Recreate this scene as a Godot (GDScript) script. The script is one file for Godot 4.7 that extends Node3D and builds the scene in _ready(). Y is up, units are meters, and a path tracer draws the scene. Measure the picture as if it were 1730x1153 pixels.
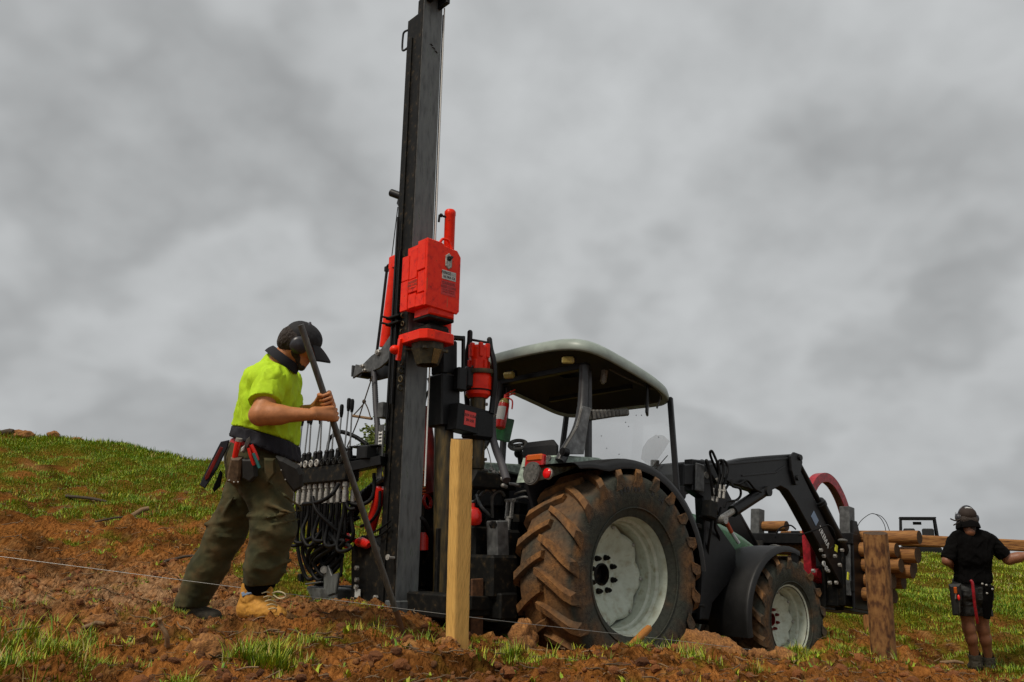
extends Node3D
# A fencing crew on a muddy hillside: an orange post driver behind a tractor, one worker at the controls with a digging bar, another beyond the loader.

class MB:
	var v := PackedVector3Array()
	var n := PackedVector3Array()
	var c := PackedColorArray()
	var i := PackedInt32Array()
	var col := Color(1, 1, 1)
	var tint := false

	func vert(p: Vector3, nn: Vector3) -> int:
		v.append(p)
		n.append(nn)
		c.append(col)
		return v.size() - 1

	func tri(a: Vector3, b: Vector3, d: Vector3) -> void:
		var nn := (b - a).cross(d - a).normalized()
		var k := vert(a, nn)
		vert(b, nn)
		vert(d, nn)
		i.append_array(PackedInt32Array([k, k + 2, k + 1]))

	func quad(a: Vector3, b: Vector3, d: Vector3, e: Vector3) -> void:
		var nn := (d - a).cross(e - b).normalized()
		var k := vert(a, nn)
		vert(b, nn)
		vert(d, nn)
		vert(e, nn)
		i.append_array(PackedInt32Array([k, k + 2, k + 1, k, k + 3, k + 2]))

	func face(p: Array, inside: Vector3) -> void:
		var m := Vector3.ZERO
		for q in p:
			m += q
		m /= p.size()
		var nn: Vector3 = (p[1] - p[0]).cross(p[2] - p[0])
		if nn.dot(m - inside) < 0:
			p.reverse()
		if p.size() == 3:
			tri(p[0], p[1], p[2])
		else:
			quad(p[0], p[1], p[2], p[3])

	func box(t: Transform3D, s: Vector3, bev := 0.004) -> void:
		var h := s * 0.5
		bev = minf(bev, minf(h.x, minf(h.y, h.z)) * 0.8)
		var p := func(sx: float, sy: float, sz: float, axis: int) -> Vector3:
			var q := Vector3(sx * (h.x - bev), sy * (h.y - bev), sz * (h.z - bev))
			q[axis] += bev * [sx, sy, sz][axis]
			return t * q
		for axis in 3:
			for s1 in [-1.0, 1.0]:
				var f := []
				for k in [[-1.0, -1.0], [1.0, -1.0], [1.0, 1.0], [-1.0, 1.0]]:
					var g := [0.0, 0.0, 0.0]
					g[axis] = s1
					g[(axis + 1) % 3] = k[0]
					g[(axis + 2) % 3] = k[1]
					f.append(p.call(g[0], g[1], g[2], axis))
				face(f, t.origin)
				for s2 in [-1.0, 1.0]:
					var e := []
					for k in [[-1.0, axis], [1.0, axis], [1.0, (axis + 1) % 3], [-1.0, (axis + 1) % 3]]:
						var g := [0.0, 0.0, 0.0]
						g[axis] = s1
						g[(axis + 1) % 3] = s2
						g[(axis + 2) % 3] = k[0]
						e.append(p.call(g[0], g[1], g[2], k[1]))
					face(e, t.origin)
		for sx in [-1.0, 1.0]:
			for sy in [-1.0, 1.0]:
				for sz in [-1.0, 1.0]:
					face([p.call(sx, sy, sz, 0), p.call(sx, sy, sz, 1), p.call(sx, sy, sz, 2)], t.origin)

	func slab(a: Vector3, b: Vector3, bev := 0.004) -> void:
		box(Transform3D(Basis(), (a + b) * 0.5), (b - a).abs(), bev)

	# a bar of rectangular section from a to b; w across, h along the up hint
	func bar(a: Vector3, b: Vector3, w: float, h: float, up := Vector3.UP, bev := 0.004) -> void:
		var z := (b - a).normalized()
		var x := up.cross(z)
		if x.length() < 0.01:
			x = Vector3.RIGHT.cross(z)
		x = x.normalized()
		box(Transform3D(Basis(x, z.cross(x), z), (a + b) * 0.5), Vector3(w, h, a.distance_to(b)), bev)

	func frame(d: Vector3) -> Basis:
		var z := d.normalized()
		var x := (Vector3.UP if absf(z.y) < 0.9 else Vector3.RIGHT).cross(z).normalized()
		return Basis(x, z.cross(x), z)

	func tube(p: PackedVector3Array, r, seg := 8, caps := true) -> void:
		if p.size() < 2:
			return
		var b := frame(p[1] - p[0])
		var first := v.size()
		for k in p.size():
			var d := (p[mini(k + 1, p.size() - 1)] - p[maxi(k - 1, 0)]).normalized()
			var x := (b.x - d * b.x.dot(d)).normalized()
			b = Basis(x, d.cross(x), d)
			var rr: float = r if r is float else r[mini(k, r.size() - 1)]
			for s in seg:
				var a := TAU * s / seg
				var nn := b.x * cos(a) + b.y * sin(a)
				vert(p[k] + nn * rr, nn)
		for k in p.size() - 1:
			for s in seg:
				var q := first + k * seg + s
				var w := first + k * seg + (s + 1) % seg
				i.append_array(PackedInt32Array([q, w + seg, w, q, q + seg, w + seg]))
		if caps:
			for e in [0, p.size() - 1]:
				var out: Vector3 = (p[0] - p[1]).normalized() if e == 0 else (p[-1] - p[-2]).normalized()
				var m := vert(p[e], out)
				for s in seg:
					vert(v[first + e * seg + s], out)
				for s in seg:
					var q := m + 1 + s
					var w := m + 1 + (s + 1) % seg
					i.append_array(PackedInt32Array([m, q, w] if e == 0 else [m, w, q]))

	func cyl(a: Vector3, b: Vector3, ra: float, rb := -1.0, seg := 14) -> void:
		tube(PackedVector3Array([a, b]), PackedFloat32Array([ra, ra if rb < 0 else rb]), seg)

	# profile points are (radius, height along the y axis of t)
	func lathe(t: Transform3D, prof: PackedVector2Array, seg := 24, sharp := 35.0, arc := TAU, from := 0.0) -> void:
		var m := prof.size() - 1
		var dirs := []
		for k in m:
			dirs.append((prof[k + 1] - prof[k]).normalized())
		for k in m:
			var na := Vector2(dirs[k].y, -dirs[k].x)
			var nb := na
			if k > 0 and rad_to_deg(absf(dirs[k - 1].angle_to(dirs[k]))) < sharp:
				na = (na + Vector2(dirs[k - 1].y, -dirs[k - 1].x)).normalized()
			if k < m - 1 and rad_to_deg(absf(dirs[k + 1].angle_to(dirs[k]))) < sharp:
				nb = (nb + Vector2(dirs[k + 1].y, -dirs[k + 1].x)).normalized()
			var first := v.size()
			for s in seg + 1:
				var a := from + arc * s / seg
				var o := Vector3(cos(a), 0, sin(a))
				vert(t * (o * prof[k].x + Vector3.UP * prof[k].y), t.basis * (o * na.x + Vector3.UP * na.y))
				vert(t * (o * prof[k + 1].x + Vector3.UP * prof[k + 1].y), t.basis * (o * nb.x + Vector3.UP * nb.y))
			for s in seg:
				var q := first + s * 2
				i.append_array(PackedInt32Array([q, q + 3, q + 1, q, q + 2, q + 3]))

	# polygon in the xy plane of t, pushed out along z from -d/2 to d/2
	func prism(t: Transform3D, poly: PackedVector2Array, d: float, bev := 0.003) -> void:
		if Geometry2D.is_polygon_clockwise(poly):
			poly.reverse()
		var m := poly.size()
		var ins := PackedVector2Array()
		for k in m:
			var e1 := (poly[k] - poly[(k + m - 1) % m]).normalized()
			var e2 := (poly[(k + 1) % m] - poly[k]).normalized()
			var n1 := Vector2(-e1.y, e1.x)
			var n2 := Vector2(-e2.y, e2.x)
			var q := (n1 + n2)
			q = q / maxf(q.length_squared() * 0.5, 0.3)
			ins.append(poly[k] + q * bev)
		var z := d * 0.5
		var tris := Geometry2D.triangulate_polygon(poly)
		if tris.is_empty():
			print("outline crosses itself ", poly)
		for sgn in [-1.0, 1.0]:
			for k in range(0, tris.size(), 3):
				var a := ins[tris[k]]
				var b := ins[tris[k + 1]]
				var e := ins[tris[k + 2]]
				if ((b - a).cross(e - a) > 0) != (sgn > 0):
					var w := b
					b = e
					e = w
				tri(t * Vector3(a.x, a.y, sgn * z), t * Vector3(b.x, b.y, sgn * z), t * Vector3(e.x, e.y, sgn * z))
		for k in m:
			var a := poly[k]
			var b := poly[(k + 1) % m]
			var ia := ins[k]
			var ib := ins[(k + 1) % m]
			var zz := z - bev
			quad(t * Vector3(a.x, a.y, -zz), t * Vector3(b.x, b.y, -zz), t * Vector3(b.x, b.y, zz), t * Vector3(a.x, a.y, zz))
			quad(t * Vector3(a.x, a.y, zz), t * Vector3(b.x, b.y, zz), t * Vector3(ib.x, ib.y, z), t * Vector3(ia.x, ia.y, z))
			quad(t * Vector3(b.x, b.y, -zz), t * Vector3(a.x, a.y, -zz), t * Vector3(ia.x, ia.y, -z), t * Vector3(ib.x, ib.y, -z))

	# a smooth sheet through rows of points; seen from its outside u runs right and v up
	func sheet(rows: Array, loop := false) -> void:
		var first := v.size()
		var nv := rows.size()
		var nu: int = rows[0].size()
		for a in nv:
			for b in nu:
				var du: Vector3 = rows[a][(b + 1) % nu if loop else mini(b + 1, nu - 1)] - rows[a][(b + nu - 1) % nu if loop else maxi(b - 1, 0)]
				var dv: Vector3 = rows[mini(a + 1, nv - 1)][b] - rows[maxi(a - 1, 0)][b]
				vert(rows[a][b], du.cross(dv).normalized())
		for a in nv - 1:
			for b in (nu if loop else nu - 1):
				var q := first + a * nu + b
				var w := first + a * nu + (b + 1) % nu
				i.append_array(PackedInt32Array([q, w + nu, w, q, q + nu, w + nu]))

	func ball(o: Vector3, r: Vector3, seg := 14) -> void:
		var rows := []
		for a in range(0, seg / 2 + 1):
			var row := PackedVector3Array()
			var th := -PI / 2 + PI * a / (seg / 2)
			for b in seg:
				var ph := -TAU * b / seg
				row.append(o + Vector3(cos(th) * cos(ph), sin(th), cos(th) * sin(ph)) * r)
			rows.append(row)
		var first := v.size()
		sheet(rows, true)
		for k in range(first, v.size()):
			n[k] = ((v[k] - o) / (r * r)).normalized()

	func ring(o: Vector3, axis: Vector3, big: float, small: float, seg := 20, arc := TAU, from := 0.0) -> void:
		var b := frame(axis)
		var p := PackedVector3Array()
		for s in seg + 1:
			var a := from + arc * s / seg
			p.append(o + (b.x * cos(a) + b.y * sin(a)) * big)
		tube(p, small, 8, arc < TAU)

	func hexnut(o: Vector3, axis: Vector3, r: float, h: float) -> void:
		var b := frame(axis)
		var poly := PackedVector2Array()
		for s in 6:
			poly.append(Vector2(cos(TAU * s / 6), sin(TAU * s / 6)) * r)
		prism(Transform3D(b, o + b.z * h * 0.5), poly, h, 0.0015)

	func moved(t: Transform3D) -> MB:
		for k in v.size():
			v[k] = t * v[k]
			n[k] = (t.basis * n[k]).normalized()
		return self

	func mesh() -> ArrayMesh:
		var a := []
		a.resize(Mesh.ARRAY_MAX)
		a[Mesh.ARRAY_VERTEX] = v
		a[Mesh.ARRAY_NORMAL] = n
		if tint:
			a[Mesh.ARRAY_COLOR] = c
		a[Mesh.ARRAY_INDEX] = i
		var m := ArrayMesh.new()
		m.add_surface_from_arrays(Mesh.PRIMITIVE_TRIANGLES, a)
		return m


# A figure's surface: distances to tapered capsules joined by a smooth minimum on a grid, then surface nets.
class Flesh:
	var bones := []
	var cuts := []        # [point, direction]: what lies on the side the direction points to is cut away
	var wrinkle := 0.0
	var wscale := Vector3(9, 9, 9)
	var wseed := 3

	func add(a: Vector3, b: Vector3, ra: float, rb: float, k := 0.03) -> void:
		bones.append([a, b, ra, rb, k])

	func build(cell: float, out: MB) -> void:
		var lo := Vector3(1e9, 1e9, 1e9)
		var hi := -lo
		for b in bones:
			var r: float = maxf(b[2], b[3]) + cell * 4
			lo = lo.min((b[0] as Vector3).min(b[1]) - Vector3(r, r, r))
			hi = hi.max((b[0] as Vector3).max(b[1]) + Vector3(r, r, r))
		var nx := int((hi.x - lo.x) / cell) + 2
		var ny := int((hi.y - lo.y) / cell) + 2
		var nz := int((hi.z - lo.z) / cell) + 2
		var f := PackedFloat32Array()
		f.resize(nx * ny * nz)
		f.fill(9.0)
		for bone in bones:
			var a: Vector3 = bone[0]
			var ab: Vector3 = bone[1] - a
			var l2 := maxf(ab.length_squared(), 1e-9)
			var ra: float = bone[2]
			var rb: float = bone[3]
			var kk: float = bone[4]
			var r := maxf(ra, rb) + cell * 3 + kk
			var p0 := (a.min(bone[1]) - Vector3(r, r, r) - lo) / cell
			var p1 := (a.max(bone[1]) + Vector3(r, r, r) - lo) / cell
			for z in range(maxi(0, int(p0.z)), mini(nz, int(p1.z) + 2)):
				for y in range(maxi(0, int(p0.y)), mini(ny, int(p1.y) + 2)):
					var row := (z * ny + y) * nx
					for x in range(maxi(0, int(p0.x)), mini(nx, int(p1.x) + 2)):
						var q := lo + Vector3(x, y, z) * cell - a
						var t := clampf(q.dot(ab) / l2, 0.0, 1.0)
						var d := (q - ab * t).length() - ra - (rb - ra) * t
						var was := f[row + x]
						var h := kk - absf(was - d)
						f[row + x] = minf(was, d) - (h * h / (4.0 * kk) if h > 0.0 else 0.0)
		var noise := FastNoiseLite.new()
		noise.seed = wseed
		noise.frequency = 1.0
		noise.fractal_octaves = 3
		noise.fractal_gain = 0.42
		noise.noise_type = FastNoiseLite.TYPE_SIMPLEX
		if wrinkle > 0.0 or cuts.size():
			for z in nz:
				for y in ny:
					var row := (z * ny + y) * nx
					for x in nx:
						var d := f[row + x]
						if d < 0.06:
							var p := lo + Vector3(x, y, z) * cell
							if wrinkle > 0.0:
								var w := p * wscale
								d += wrinkle * (absf(noise.get_noise_3dv(w)) * 2.2 - 0.45)
							for cut in cuts:
								var e: float = (p - cut[0]).dot(cut[1])
								if e > d and (cut.size() < 3 or p.distance_to(cut[0]) < cut[2]):
									d = e
							f[row + x] = d
		var at := {}
		var sx := 1
		var sy := nx
		var sz := nx * ny
		var corner := [0, sx, sy, sx + sy, sz, sz + sx, sz + sy, sz + sx + sy]
		for z in nz - 1:
			for y in ny - 1:
				var row := (z * ny + y) * nx
				for x in nx - 1:
					var o := row + x
					if f[o] > cell * 5.0 or f[o] < -cell * 5.0:
						continue
					var inside := 0
					for k in 8:
						if f[o + corner[k]] < 0.0:
							inside += 1
					if inside == 0 or inside == 8:
						continue
					var s := Vector3.ZERO
					var m := 0
					for e in EDGES:
						var fa := f[o + corner[e[0]]]
						var fb := f[o + corner[e[1]]]
						if (fa < 0.0) != (fb < 0.0):
							var t := fa / (fa - fb)
							s += UNIT[e[0]].lerp(UNIT[e[1]], t)
							m += 1
					var p := s / m
					var g := Vector3(f[o + sx] - f[o], f[o + sy] - f[o], f[o + sz] - f[o])
					g += Vector3(f[o + sx + sy + sz] - f[o + sy + sz], f[o + sx + sy + sz] - f[o + sx + sz], f[o + sx + sy + sz] - f[o + sx + sy])
					at[o] = out.vert(lo + (Vector3(x, y, z) + p) * cell, g.normalized())
		for o in at:
			for k in 3:
				var step: int = [sx, sy, sz][k]
				var u: int = [sy, sz, sx][k]
				var w: int = [sz, sx, sy][k]
				var fa: float = f[o]
				var fb: float = f[o + step]
				if (fa < 0.0) == (fb < 0.0):
					continue
				if not (at.has(o - u) and at.has(o - w) and at.has(o - u - w)):
					continue
				var q := [at[o], at[o - u], at[o - u - w], at[o - w]]
				if fa < 0.0:
					out.i.append_array(PackedInt32Array([q[0], q[2], q[1], q[0], q[3], q[2]]))
				else:
					out.i.append_array(PackedInt32Array([q[0], q[1], q[2], q[0], q[2], q[3]]))

	const EDGES := [[0, 1], [2, 3], [4, 5], [6, 7], [0, 2], [1, 3], [4, 6], [5, 7], [0, 4], [1, 5], [2, 6], [3, 7]]
	const UNIT := [Vector3(0, 0, 0), Vector3(1, 0, 0), Vector3(0, 1, 0), Vector3(1, 1, 0), Vector3(0, 0, 1), Vector3(1, 0, 1), Vector3(0, 1, 1), Vector3(1, 1, 1)]


var names := {}
var M := {}
var rng := RandomNumberGenerator.new()
var xs := PackedFloat32Array()
var zs := PackedFloat32Array()
var hs := PackedFloat32Array()


func v3(a: float, b: float, c: float) -> Vector3:
	return Vector3(a, b, c)


func lin(r: float, g: float, b: float, a := 1.0) -> Color:
	var c := Color(r, g, b).linear_to_srgb()
	c.a = a
	return c


func numbered(parent: Node, called: String) -> String:
	var key := str(parent.get_instance_id()) + called
	names[key] = names.get(key, -1) + 1
	return called if names[key] == 0 else "%s_%03d" % [called, names[key]]


func tag(o: Node, label := "", category := "", group := "", kind := "") -> void:
	for p in [["label", label], ["category", category], ["group", group], ["kind", kind]]:
		if p[1]:
			o.set_meta(p[0], p[1])


func part(called: String, mb, m: Material, parent: Node = null) -> MeshInstance3D:
	var o := MeshInstance3D.new()
	var on: Node = parent if parent else self
	o.name = numbered(on, called)
	o.mesh = mb.mesh() if mb is MB else mb
	o.material_override = m
	on.add_child(o, true)
	return o


func thing(called: String, label: String, category: String, t := Transform3D(), group := "") -> Node3D:
	var o := Node3D.new()
	o.name = numbered(self, called)
	add_child(o, true)
	o.transform = t
	tag(o, label, category, group)
	return o


func node(called: String, parent: Node, t := Transform3D()) -> Node3D:
	var o := Node3D.new()
	o.name = numbered(parent, called)
	parent.add_child(o, true)
	o.transform = t
	return o


func curve(p: Array, per := 6) -> PackedVector3Array:
	var out := PackedVector3Array()
	for k in p.size() - 1:
		var a: Vector3 = p[maxi(k - 1, 0)]
		var b: Vector3 = p[k]
		var c: Vector3 = p[k + 1]
		var d: Vector3 = p[mini(k + 2, p.size() - 1)]
		for s in per:
			out.append(b.cubic_interpolate(c, a, d, float(s) / per))
	out.append(p[-1])
	return out


func hose(mb: MB, p: Array, r: float, seg := 7, per := 7) -> void:
	mb.tube(curve(p, per), r, seg)


func ribbed(mb: MB, p: Array, r: float, pitch := 0.018, seg := 10) -> void:
	var c := Curve3D.new()
	c.bake_interval = 0.01
	for q in curve(p, 8):
		c.add_point(q)
	var l := c.get_baked_length()
	var pts := PackedVector3Array()
	var rr := PackedFloat32Array()
	var count := int(l / pitch * 4)
	for k in count:
		pts.append(c.sample_baked(l * k / (count - 1)))
		rr.append(r * [1.0, 1.0, 0.84, 0.84][k % 4])
	mb.tube(pts, rr, seg)


func lettering(called: String, text: String, size: float, t: Transform3D, m: Material, parent: Node, bold := true, width := 500.0) -> void:
	var f := SystemFont.new()
	f.font_names = PackedStringArray(["Droid Sans"])
	f.font_weight = 700 if bold else 400
	var tm := TextMesh.new()
	tm.font = f
	tm.text = text
	tm.font_size = 48
	tm.pixel_size = size / 36.0
	tm.depth = 0.0012
	tm.curve_step = 2.0
	var o := part(called, tm, m, parent)
	o.transform = t


# ---- materials ----
func noise_tex(seed_: int, freq: float, oct: int, lo: float, hi: float, size := 512, type := FastNoiseLite.TYPE_SIMPLEX_SMOOTH, mid := 0.5, gain := 0.55) -> NoiseTexture2D:
	var f := FastNoiseLite.new()
	f.seed = seed_
	f.noise_type = type
	f.frequency = freq
	f.fractal_octaves = oct
	f.fractal_gain = gain
	var t := NoiseTexture2D.new()
	t.width = size
	t.height = size
	t.seamless = true
	t.noise = f
	var g := Gradient.new()
	g.set_color(0, Color(lo, lo, lo))
	g.set_color(1, Color(hi, hi, hi))
	g.add_point(mid, Color((lo + hi) * 0.5, (lo + hi) * 0.5, (lo + hi) * 0.5))
	t.color_ramp = g
	return t


func ramp_tex(seed_: int, freq: float, oct: int, stops: Array, size := 512, type := FastNoiseLite.TYPE_SIMPLEX_SMOOTH) -> NoiseTexture2D:
	var t := noise_tex(seed_, freq, oct, 0, 1, size, type)
	var g := Gradient.new()
	var off := PackedFloat32Array()
	var cols := PackedColorArray()
	for s in stops:
		off.append(s[0])
		cols.append(lin(s[1][0], s[1][1], s[1][2]))
	g.offsets = off
	g.colors = cols
	t.color_ramp = g
	return t


func mat(key: String, c: Color, rough: float, tex: Texture2D = null, scale := Vector3(1, 1, 1), metal := 0.0, bump: Texture2D = null, bumpcm := 0.2, world := false, spec := 0.5) -> StandardMaterial3D:
	var m := StandardMaterial3D.new()
	m.resource_name = key
	m.albedo_color = c
	m.roughness = rough
	m.metallic = metal
	m.metallic_specular = spec
	m.uv1_triplanar = true
	m.uv1_world_triplanar = world
	m.uv1_scale = scale
	if tex:
		m.albedo_texture = tex
	if bump:
		m.heightmap_enabled = true
		m.heightmap_texture = bump
		m.heightmap_scale = bumpcm
	M[key] = m
	return m

func _ready() -> void:
	rng.seed = 7
	# camera: low on the bank, tilted up
	var cam := Camera3D.new()
	cam.name = "camera"
	cam.fov = 44.13
	cam.near = 0.05
	cam.far = 2000.0
	cam.transform = Transform3D(Basis(Vector3.RIGHT, deg_to_rad(13.84)) * Basis(Vector3.BACK, deg_to_rad(1.0)), Vector3(0, 1, 0))
	add_child(cam)
	cam.current = true
	# overcast sky, soft light from high behind the left shoulder
	var env := Environment.new()
	env.background_mode = Environment.BG_SKY
	env.sky = Sky.new()
	var pano := PanoramaSkyMaterial.new()
	pano.panorama = overcast()
	env.sky.sky_material = pano
	env.background_energy_multiplier = 1.0
	env.tonemap_mode = Environment.TONE_MAPPER_LINEAR
	env.tonemap_exposure = 1.6
	env.sdfgi_enabled = true
	env.ssao_enabled = true
	env.ssil_enabled = true
	var we := WorldEnvironment.new()
	we.name = "world_environment"
	we.environment = env
	add_child(we)
	var sun := DirectionalLight3D.new()
	sun.name = "sun"
	sun.light_energy = 0.5
	sun.light_color = Color(1.0, 0.96, 0.9)
	sun.light_angular_distance = 14.0
	sun.shadow_enabled = true
	sun.look_at_from_position(Vector3(-4.2, 8.0, 4.6), Vector3.ZERO)
	add_child(sun)

	materials()
	terrain()
	tractor()
	loader()
	post_driver()
	digging_worker()
	far_worker()
	fence_things()
	far_things()
	ground_cover()


func overcast() -> ImageTexture:
	var a := FastNoiseLite.new()
	a.seed = 21
	a.frequency = 1.0
	a.fractal_octaves = 5
	a.fractal_gain = 0.5
	a.noise_type = FastNoiseLite.TYPE_SIMPLEX_SMOOTH
	var w := 2048
	var h := 1024
	var data := PackedFloat32Array()
	data.resize(w * h * 3)
	for y in h:
		var up := PI * (0.5 - (y + 0.5) / h)
		var sy := sin(up)
		for x in w:
			var o := (y * w + x) * 3
			var l := 0.27
			if up > -0.02:
				var az := TAU * ((x + 0.5) / w - 0.5)
				var k := 1.0 / (maxf(sy, 0.0) + 0.55)
				var p := Vector2(sin(az), -cos(az)) * cos(up) * k
				var big := a.get_noise_2d(p.x * 1.5 + 3.1, p.y * 1.5)
				var small := a.get_noise_2d(p.x * 3.2 - 7.0, p.y * 3.2 + 4.0)
				var fade := smoothstep(-0.02, 0.35, up)
				var wisp := a.get_noise_2d(p.x * 8.0 + 2.0, p.y * 8.0)
				var bank := smoothstep(-0.12, 0.26, big + 0.45 * small + 0.14 * wisp)
				l = 0.41 + (0.055 - 0.135 * bank + 0.085 * small + 0.05 * wisp + 0.03 * big) * lerpf(0.55, 1.0, fade)
				l = clampf(l, 0.2, 0.64) * 0.70
			data[o] = l * 0.970
			data[o + 1] = l * 1.0
			data[o + 2] = l * 1.016
	return ImageTexture.create_from_image(Image.create_from_data(w, h, false, Image.FORMAT_RGBF, data.to_byte_array()))


func materials() -> void:
	var grunge := noise_tex(5, 0.012, 5, 0.55, 1.0, 512)
	var fine := noise_tex(9, 0.05, 4, 0.72, 1.0, 512)
	var rough_bump := noise_tex(11, 0.06, 4, 0.0, 1.0, 512)
	var speck := noise_tex(13, 0.02, 5, 0.0, 1.0, 512, FastNoiseLite.TYPE_SIMPLEX_SMOOTH, 0.62)
	M["grunge"] = grunge
	M["fine"] = fine
	M["bumpmap"] = rough_bump
	var scuff := ramp_tex(17, 0.015, 5, [[0.0, [0.05, 0.053, 0.052]], [0.4, [0.10, 0.108, 0.108]], [0.75, [0.125, 0.134, 0.132]], [0.88, [0.07, 0.09, 0.07]], [1.0, [0.24, 0.24, 0.20]]])
	mat("mast_grey", Color.WHITE, 0.45, scuff, Vector3(2.4, 0.5, 2.4), 0.0, rough_bump, 0.06)
	mat("plate_grey", lin(0.13, 0.135, 0.135), 0.45, grunge, Vector3(2, 2, 2))
	mat("black", lin(0.009, 0.009, 0.010), 0.45, grunge, Vector3(2, 2, 2), 0.0, null, 0.2, false, 0.4)
	var dusty := ramp_tex(23, 0.014, 5, [[0.0, [0.004, 0.004, 0.004]], [0.55, [0.009, 0.009, 0.008]], [0.75, [0.02, 0.016, 0.011]], [1.0, [0.09, 0.06, 0.03]]])
	mat("black_dusty", Color.WHITE, 0.6, dusty, Vector3(1.6, 1.6, 1.6), 0.0, rough_bump, 0.05, false, 0.3)
	mat("rubber_hose", lin(0.007, 0.007, 0.0075), 0.55, fine, Vector3(3, 3, 3), 0.0, null, 0.2, false, 0.3)
	mat("hose_sleeve", lin(0.075, 0.073, 0.082), 0.6, fine, Vector3(3, 3, 3))
	mat("chrome", lin(0.5, 0.5, 0.5), 0.25, fine, Vector3(6, 6, 6), 0.9)
	mat("zinc", lin(0.62, 0.60, 0.55), 0.4, grunge, Vector3(8, 8, 8), 0.25)
	var redt := ramp_tex(29, 0.018, 6, [[0.0, [0.16, 0.010, 0.004]], [0.2, [0.66, 0.015, 0.003]], [0.4, [0.84, 0.022, 0.003]], [0.82, [0.90, 0.034, 0.006]], [0.9, [0.45, 0.03, 0.012]], [1.0, [0.12, 0.03, 0.02]]])
	mat("red", Color.WHITE, 0.38, redt, Vector3(1.4, 1.4, 1.4), 0.0, rough_bump, 0.05, false, 0.35)
	mat("dark_red", lin(0.28, 0.012, 0.008), 0.4, grunge, Vector3(2, 2, 2))
	mat("claw_red", lin(0.55, 0.02, 0.035), 0.4, grunge, Vector3(2, 2, 2))
	mat("canister_red", lin(0.75, 0.02, 0.012), 0.25, fine, Vector3(3, 3, 3))
	var rusty := ramp_tex(31, 0.016, 5, [[0.0, [0.012, 0.011, 0.008]], [0.4, [0.045, 0.036, 0.018]], [0.6, [0.075, 0.055, 0.02]], [0.8, [0.15, 0.095, 0.03]], [1.0, [0.05, 0.065, 0.035]]])
	mat("rusty_steel", Color.WHITE, 0.5, rusty, Vector3(3, 0.5, 3), 0.2, rough_bump, 0.08)
	mat("rust", lin(0.16, 0.065, 0.022), 0.8, grunge, Vector3(3, 3, 3), 0.0, rough_bump, 0.1)
	mat("bell", Color.WHITE, 0.6, ramp_tex(37, 0.02, 4, [[0.0, [0.012, 0.011, 0.007]], [0.5, [0.035, 0.03, 0.014]], [0.8, [0.07, 0.055, 0.022]], [1.0, [0.22, 0.14, 0.05]]]), Vector3(2.2, 2.2, 2.2))
	mat("worn_brass", lin(0.30, 0.18, 0.05), 0.6, grunge, Vector3(9, 9, 9))
	mat("roof_paint", lin(0.35, 0.41, 0.36), 0.42, noise_tex(41, 0.008, 5, 0.8, 1.0), Vector3(1.2, 1.2, 1.2))
	mat("lining", lin(0.012, 0.010, 0.014), 0.7, fine, Vector3(2, 2, 2))
	mat("pale_green", lin(0.62, 0.76, 0.63), 0.5, grunge, Vector3(3, 3, 3))
	mat("rim_paint", Color.WHITE, 0.42, ramp_tex(43, 0.01, 5, [[0.0, [0.28, 0.23, 0.13]], [0.35, [0.48, 0.52, 0.42]], [0.7, [0.60, 0.65, 0.55]], [1.0, [0.30, 0.29, 0.17]]]), Vector3(1.5, 1.5, 1.5), 0.0, rough_bump, 0.03)
	mat("green_paint", lin(0.03, 0.20, 0.06), 0.35, grunge, Vector3(2, 2, 2))
	mat("fender_black", lin(0.010, 0.0098, 0.0098), 0.55, noise_tex(47, 0.01, 5, 0.5, 1.0), Vector3(1.5, 1.5, 1.5), 0.0, rough_bump, 0.03)
	mat("roll_bar", lin(0.05, 0.05, 0.052), 0.35, grunge, Vector3(2, 2, 2))
	mat("grey_panel", lin(0.27, 0.28, 0.28), 0.5, grunge, Vector3(2, 2, 2))
	mat("worn_grey", lin(0.17, 0.165, 0.15), 0.6, grunge, Vector3(4, 4, 4))
	mat("seat_fabric", lin(0.03, 0.03, 0.032), 0.9, fine, Vector3(8, 8, 8), 0.0, rough_bump, 0.1)
	mat("amber", lin(0.8, 0.16, 0.03), 0.2, fine, Vector3(6, 6, 6))
	mat("tail_red", lin(0.62, 0.03, 0.03), 0.2, fine, Vector3(6, 6, 6))
	mat("reflector", lin(0.8, 0.01, 0.012), 0.15)
	mat("lamp_yellow", lin(0.62, 0.48, 0.14), 0.25, grunge, Vector3(9, 9, 9))
	mat("white_label", lin(0.72, 0.73, 0.7), 0.5, fine, Vector3(6, 6, 6))
	mat("black_print", lin(0.02, 0.02, 0.02), 0.6)
	mat("dark_print", lin(0.22, 0.012, 0.008), 0.6)
	mat("faded_print", lin(0.30, 0.05, 0.03), 0.6)
	mat("grey_print", lin(0.45, 0.47, 0.46), 0.6)
	mat("white_print", lin(0.7, 0.7, 0.68), 0.6)
	mat("sticker_red", lin(0.75, 0.05, 0.04), 0.4)
	mat("yellow_tag", lin(0.75, 0.75, 0.05), 0.5)
	mat("orange_cloth", lin(0.8, 0.14, 0.05), 0.7, fine, Vector3(5, 5, 5))
	mat("blue_label", lin(0.22, 0.30, 0.42), 0.5)
	var glass := StandardMaterial3D.new()
	glass.resource_name = "glass"
	glass.transparency = BaseMaterial3D.TRANSPARENCY_ALPHA
	glass.albedo_color = Color(0.85, 0.88, 0.86, 0.06)
	glass.roughness = 0.02
	M["glass"] = glass
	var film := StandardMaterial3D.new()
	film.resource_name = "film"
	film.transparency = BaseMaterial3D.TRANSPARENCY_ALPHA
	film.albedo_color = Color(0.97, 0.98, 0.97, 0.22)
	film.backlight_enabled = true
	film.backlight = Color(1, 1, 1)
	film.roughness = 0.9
	M["film"] = film
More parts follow.
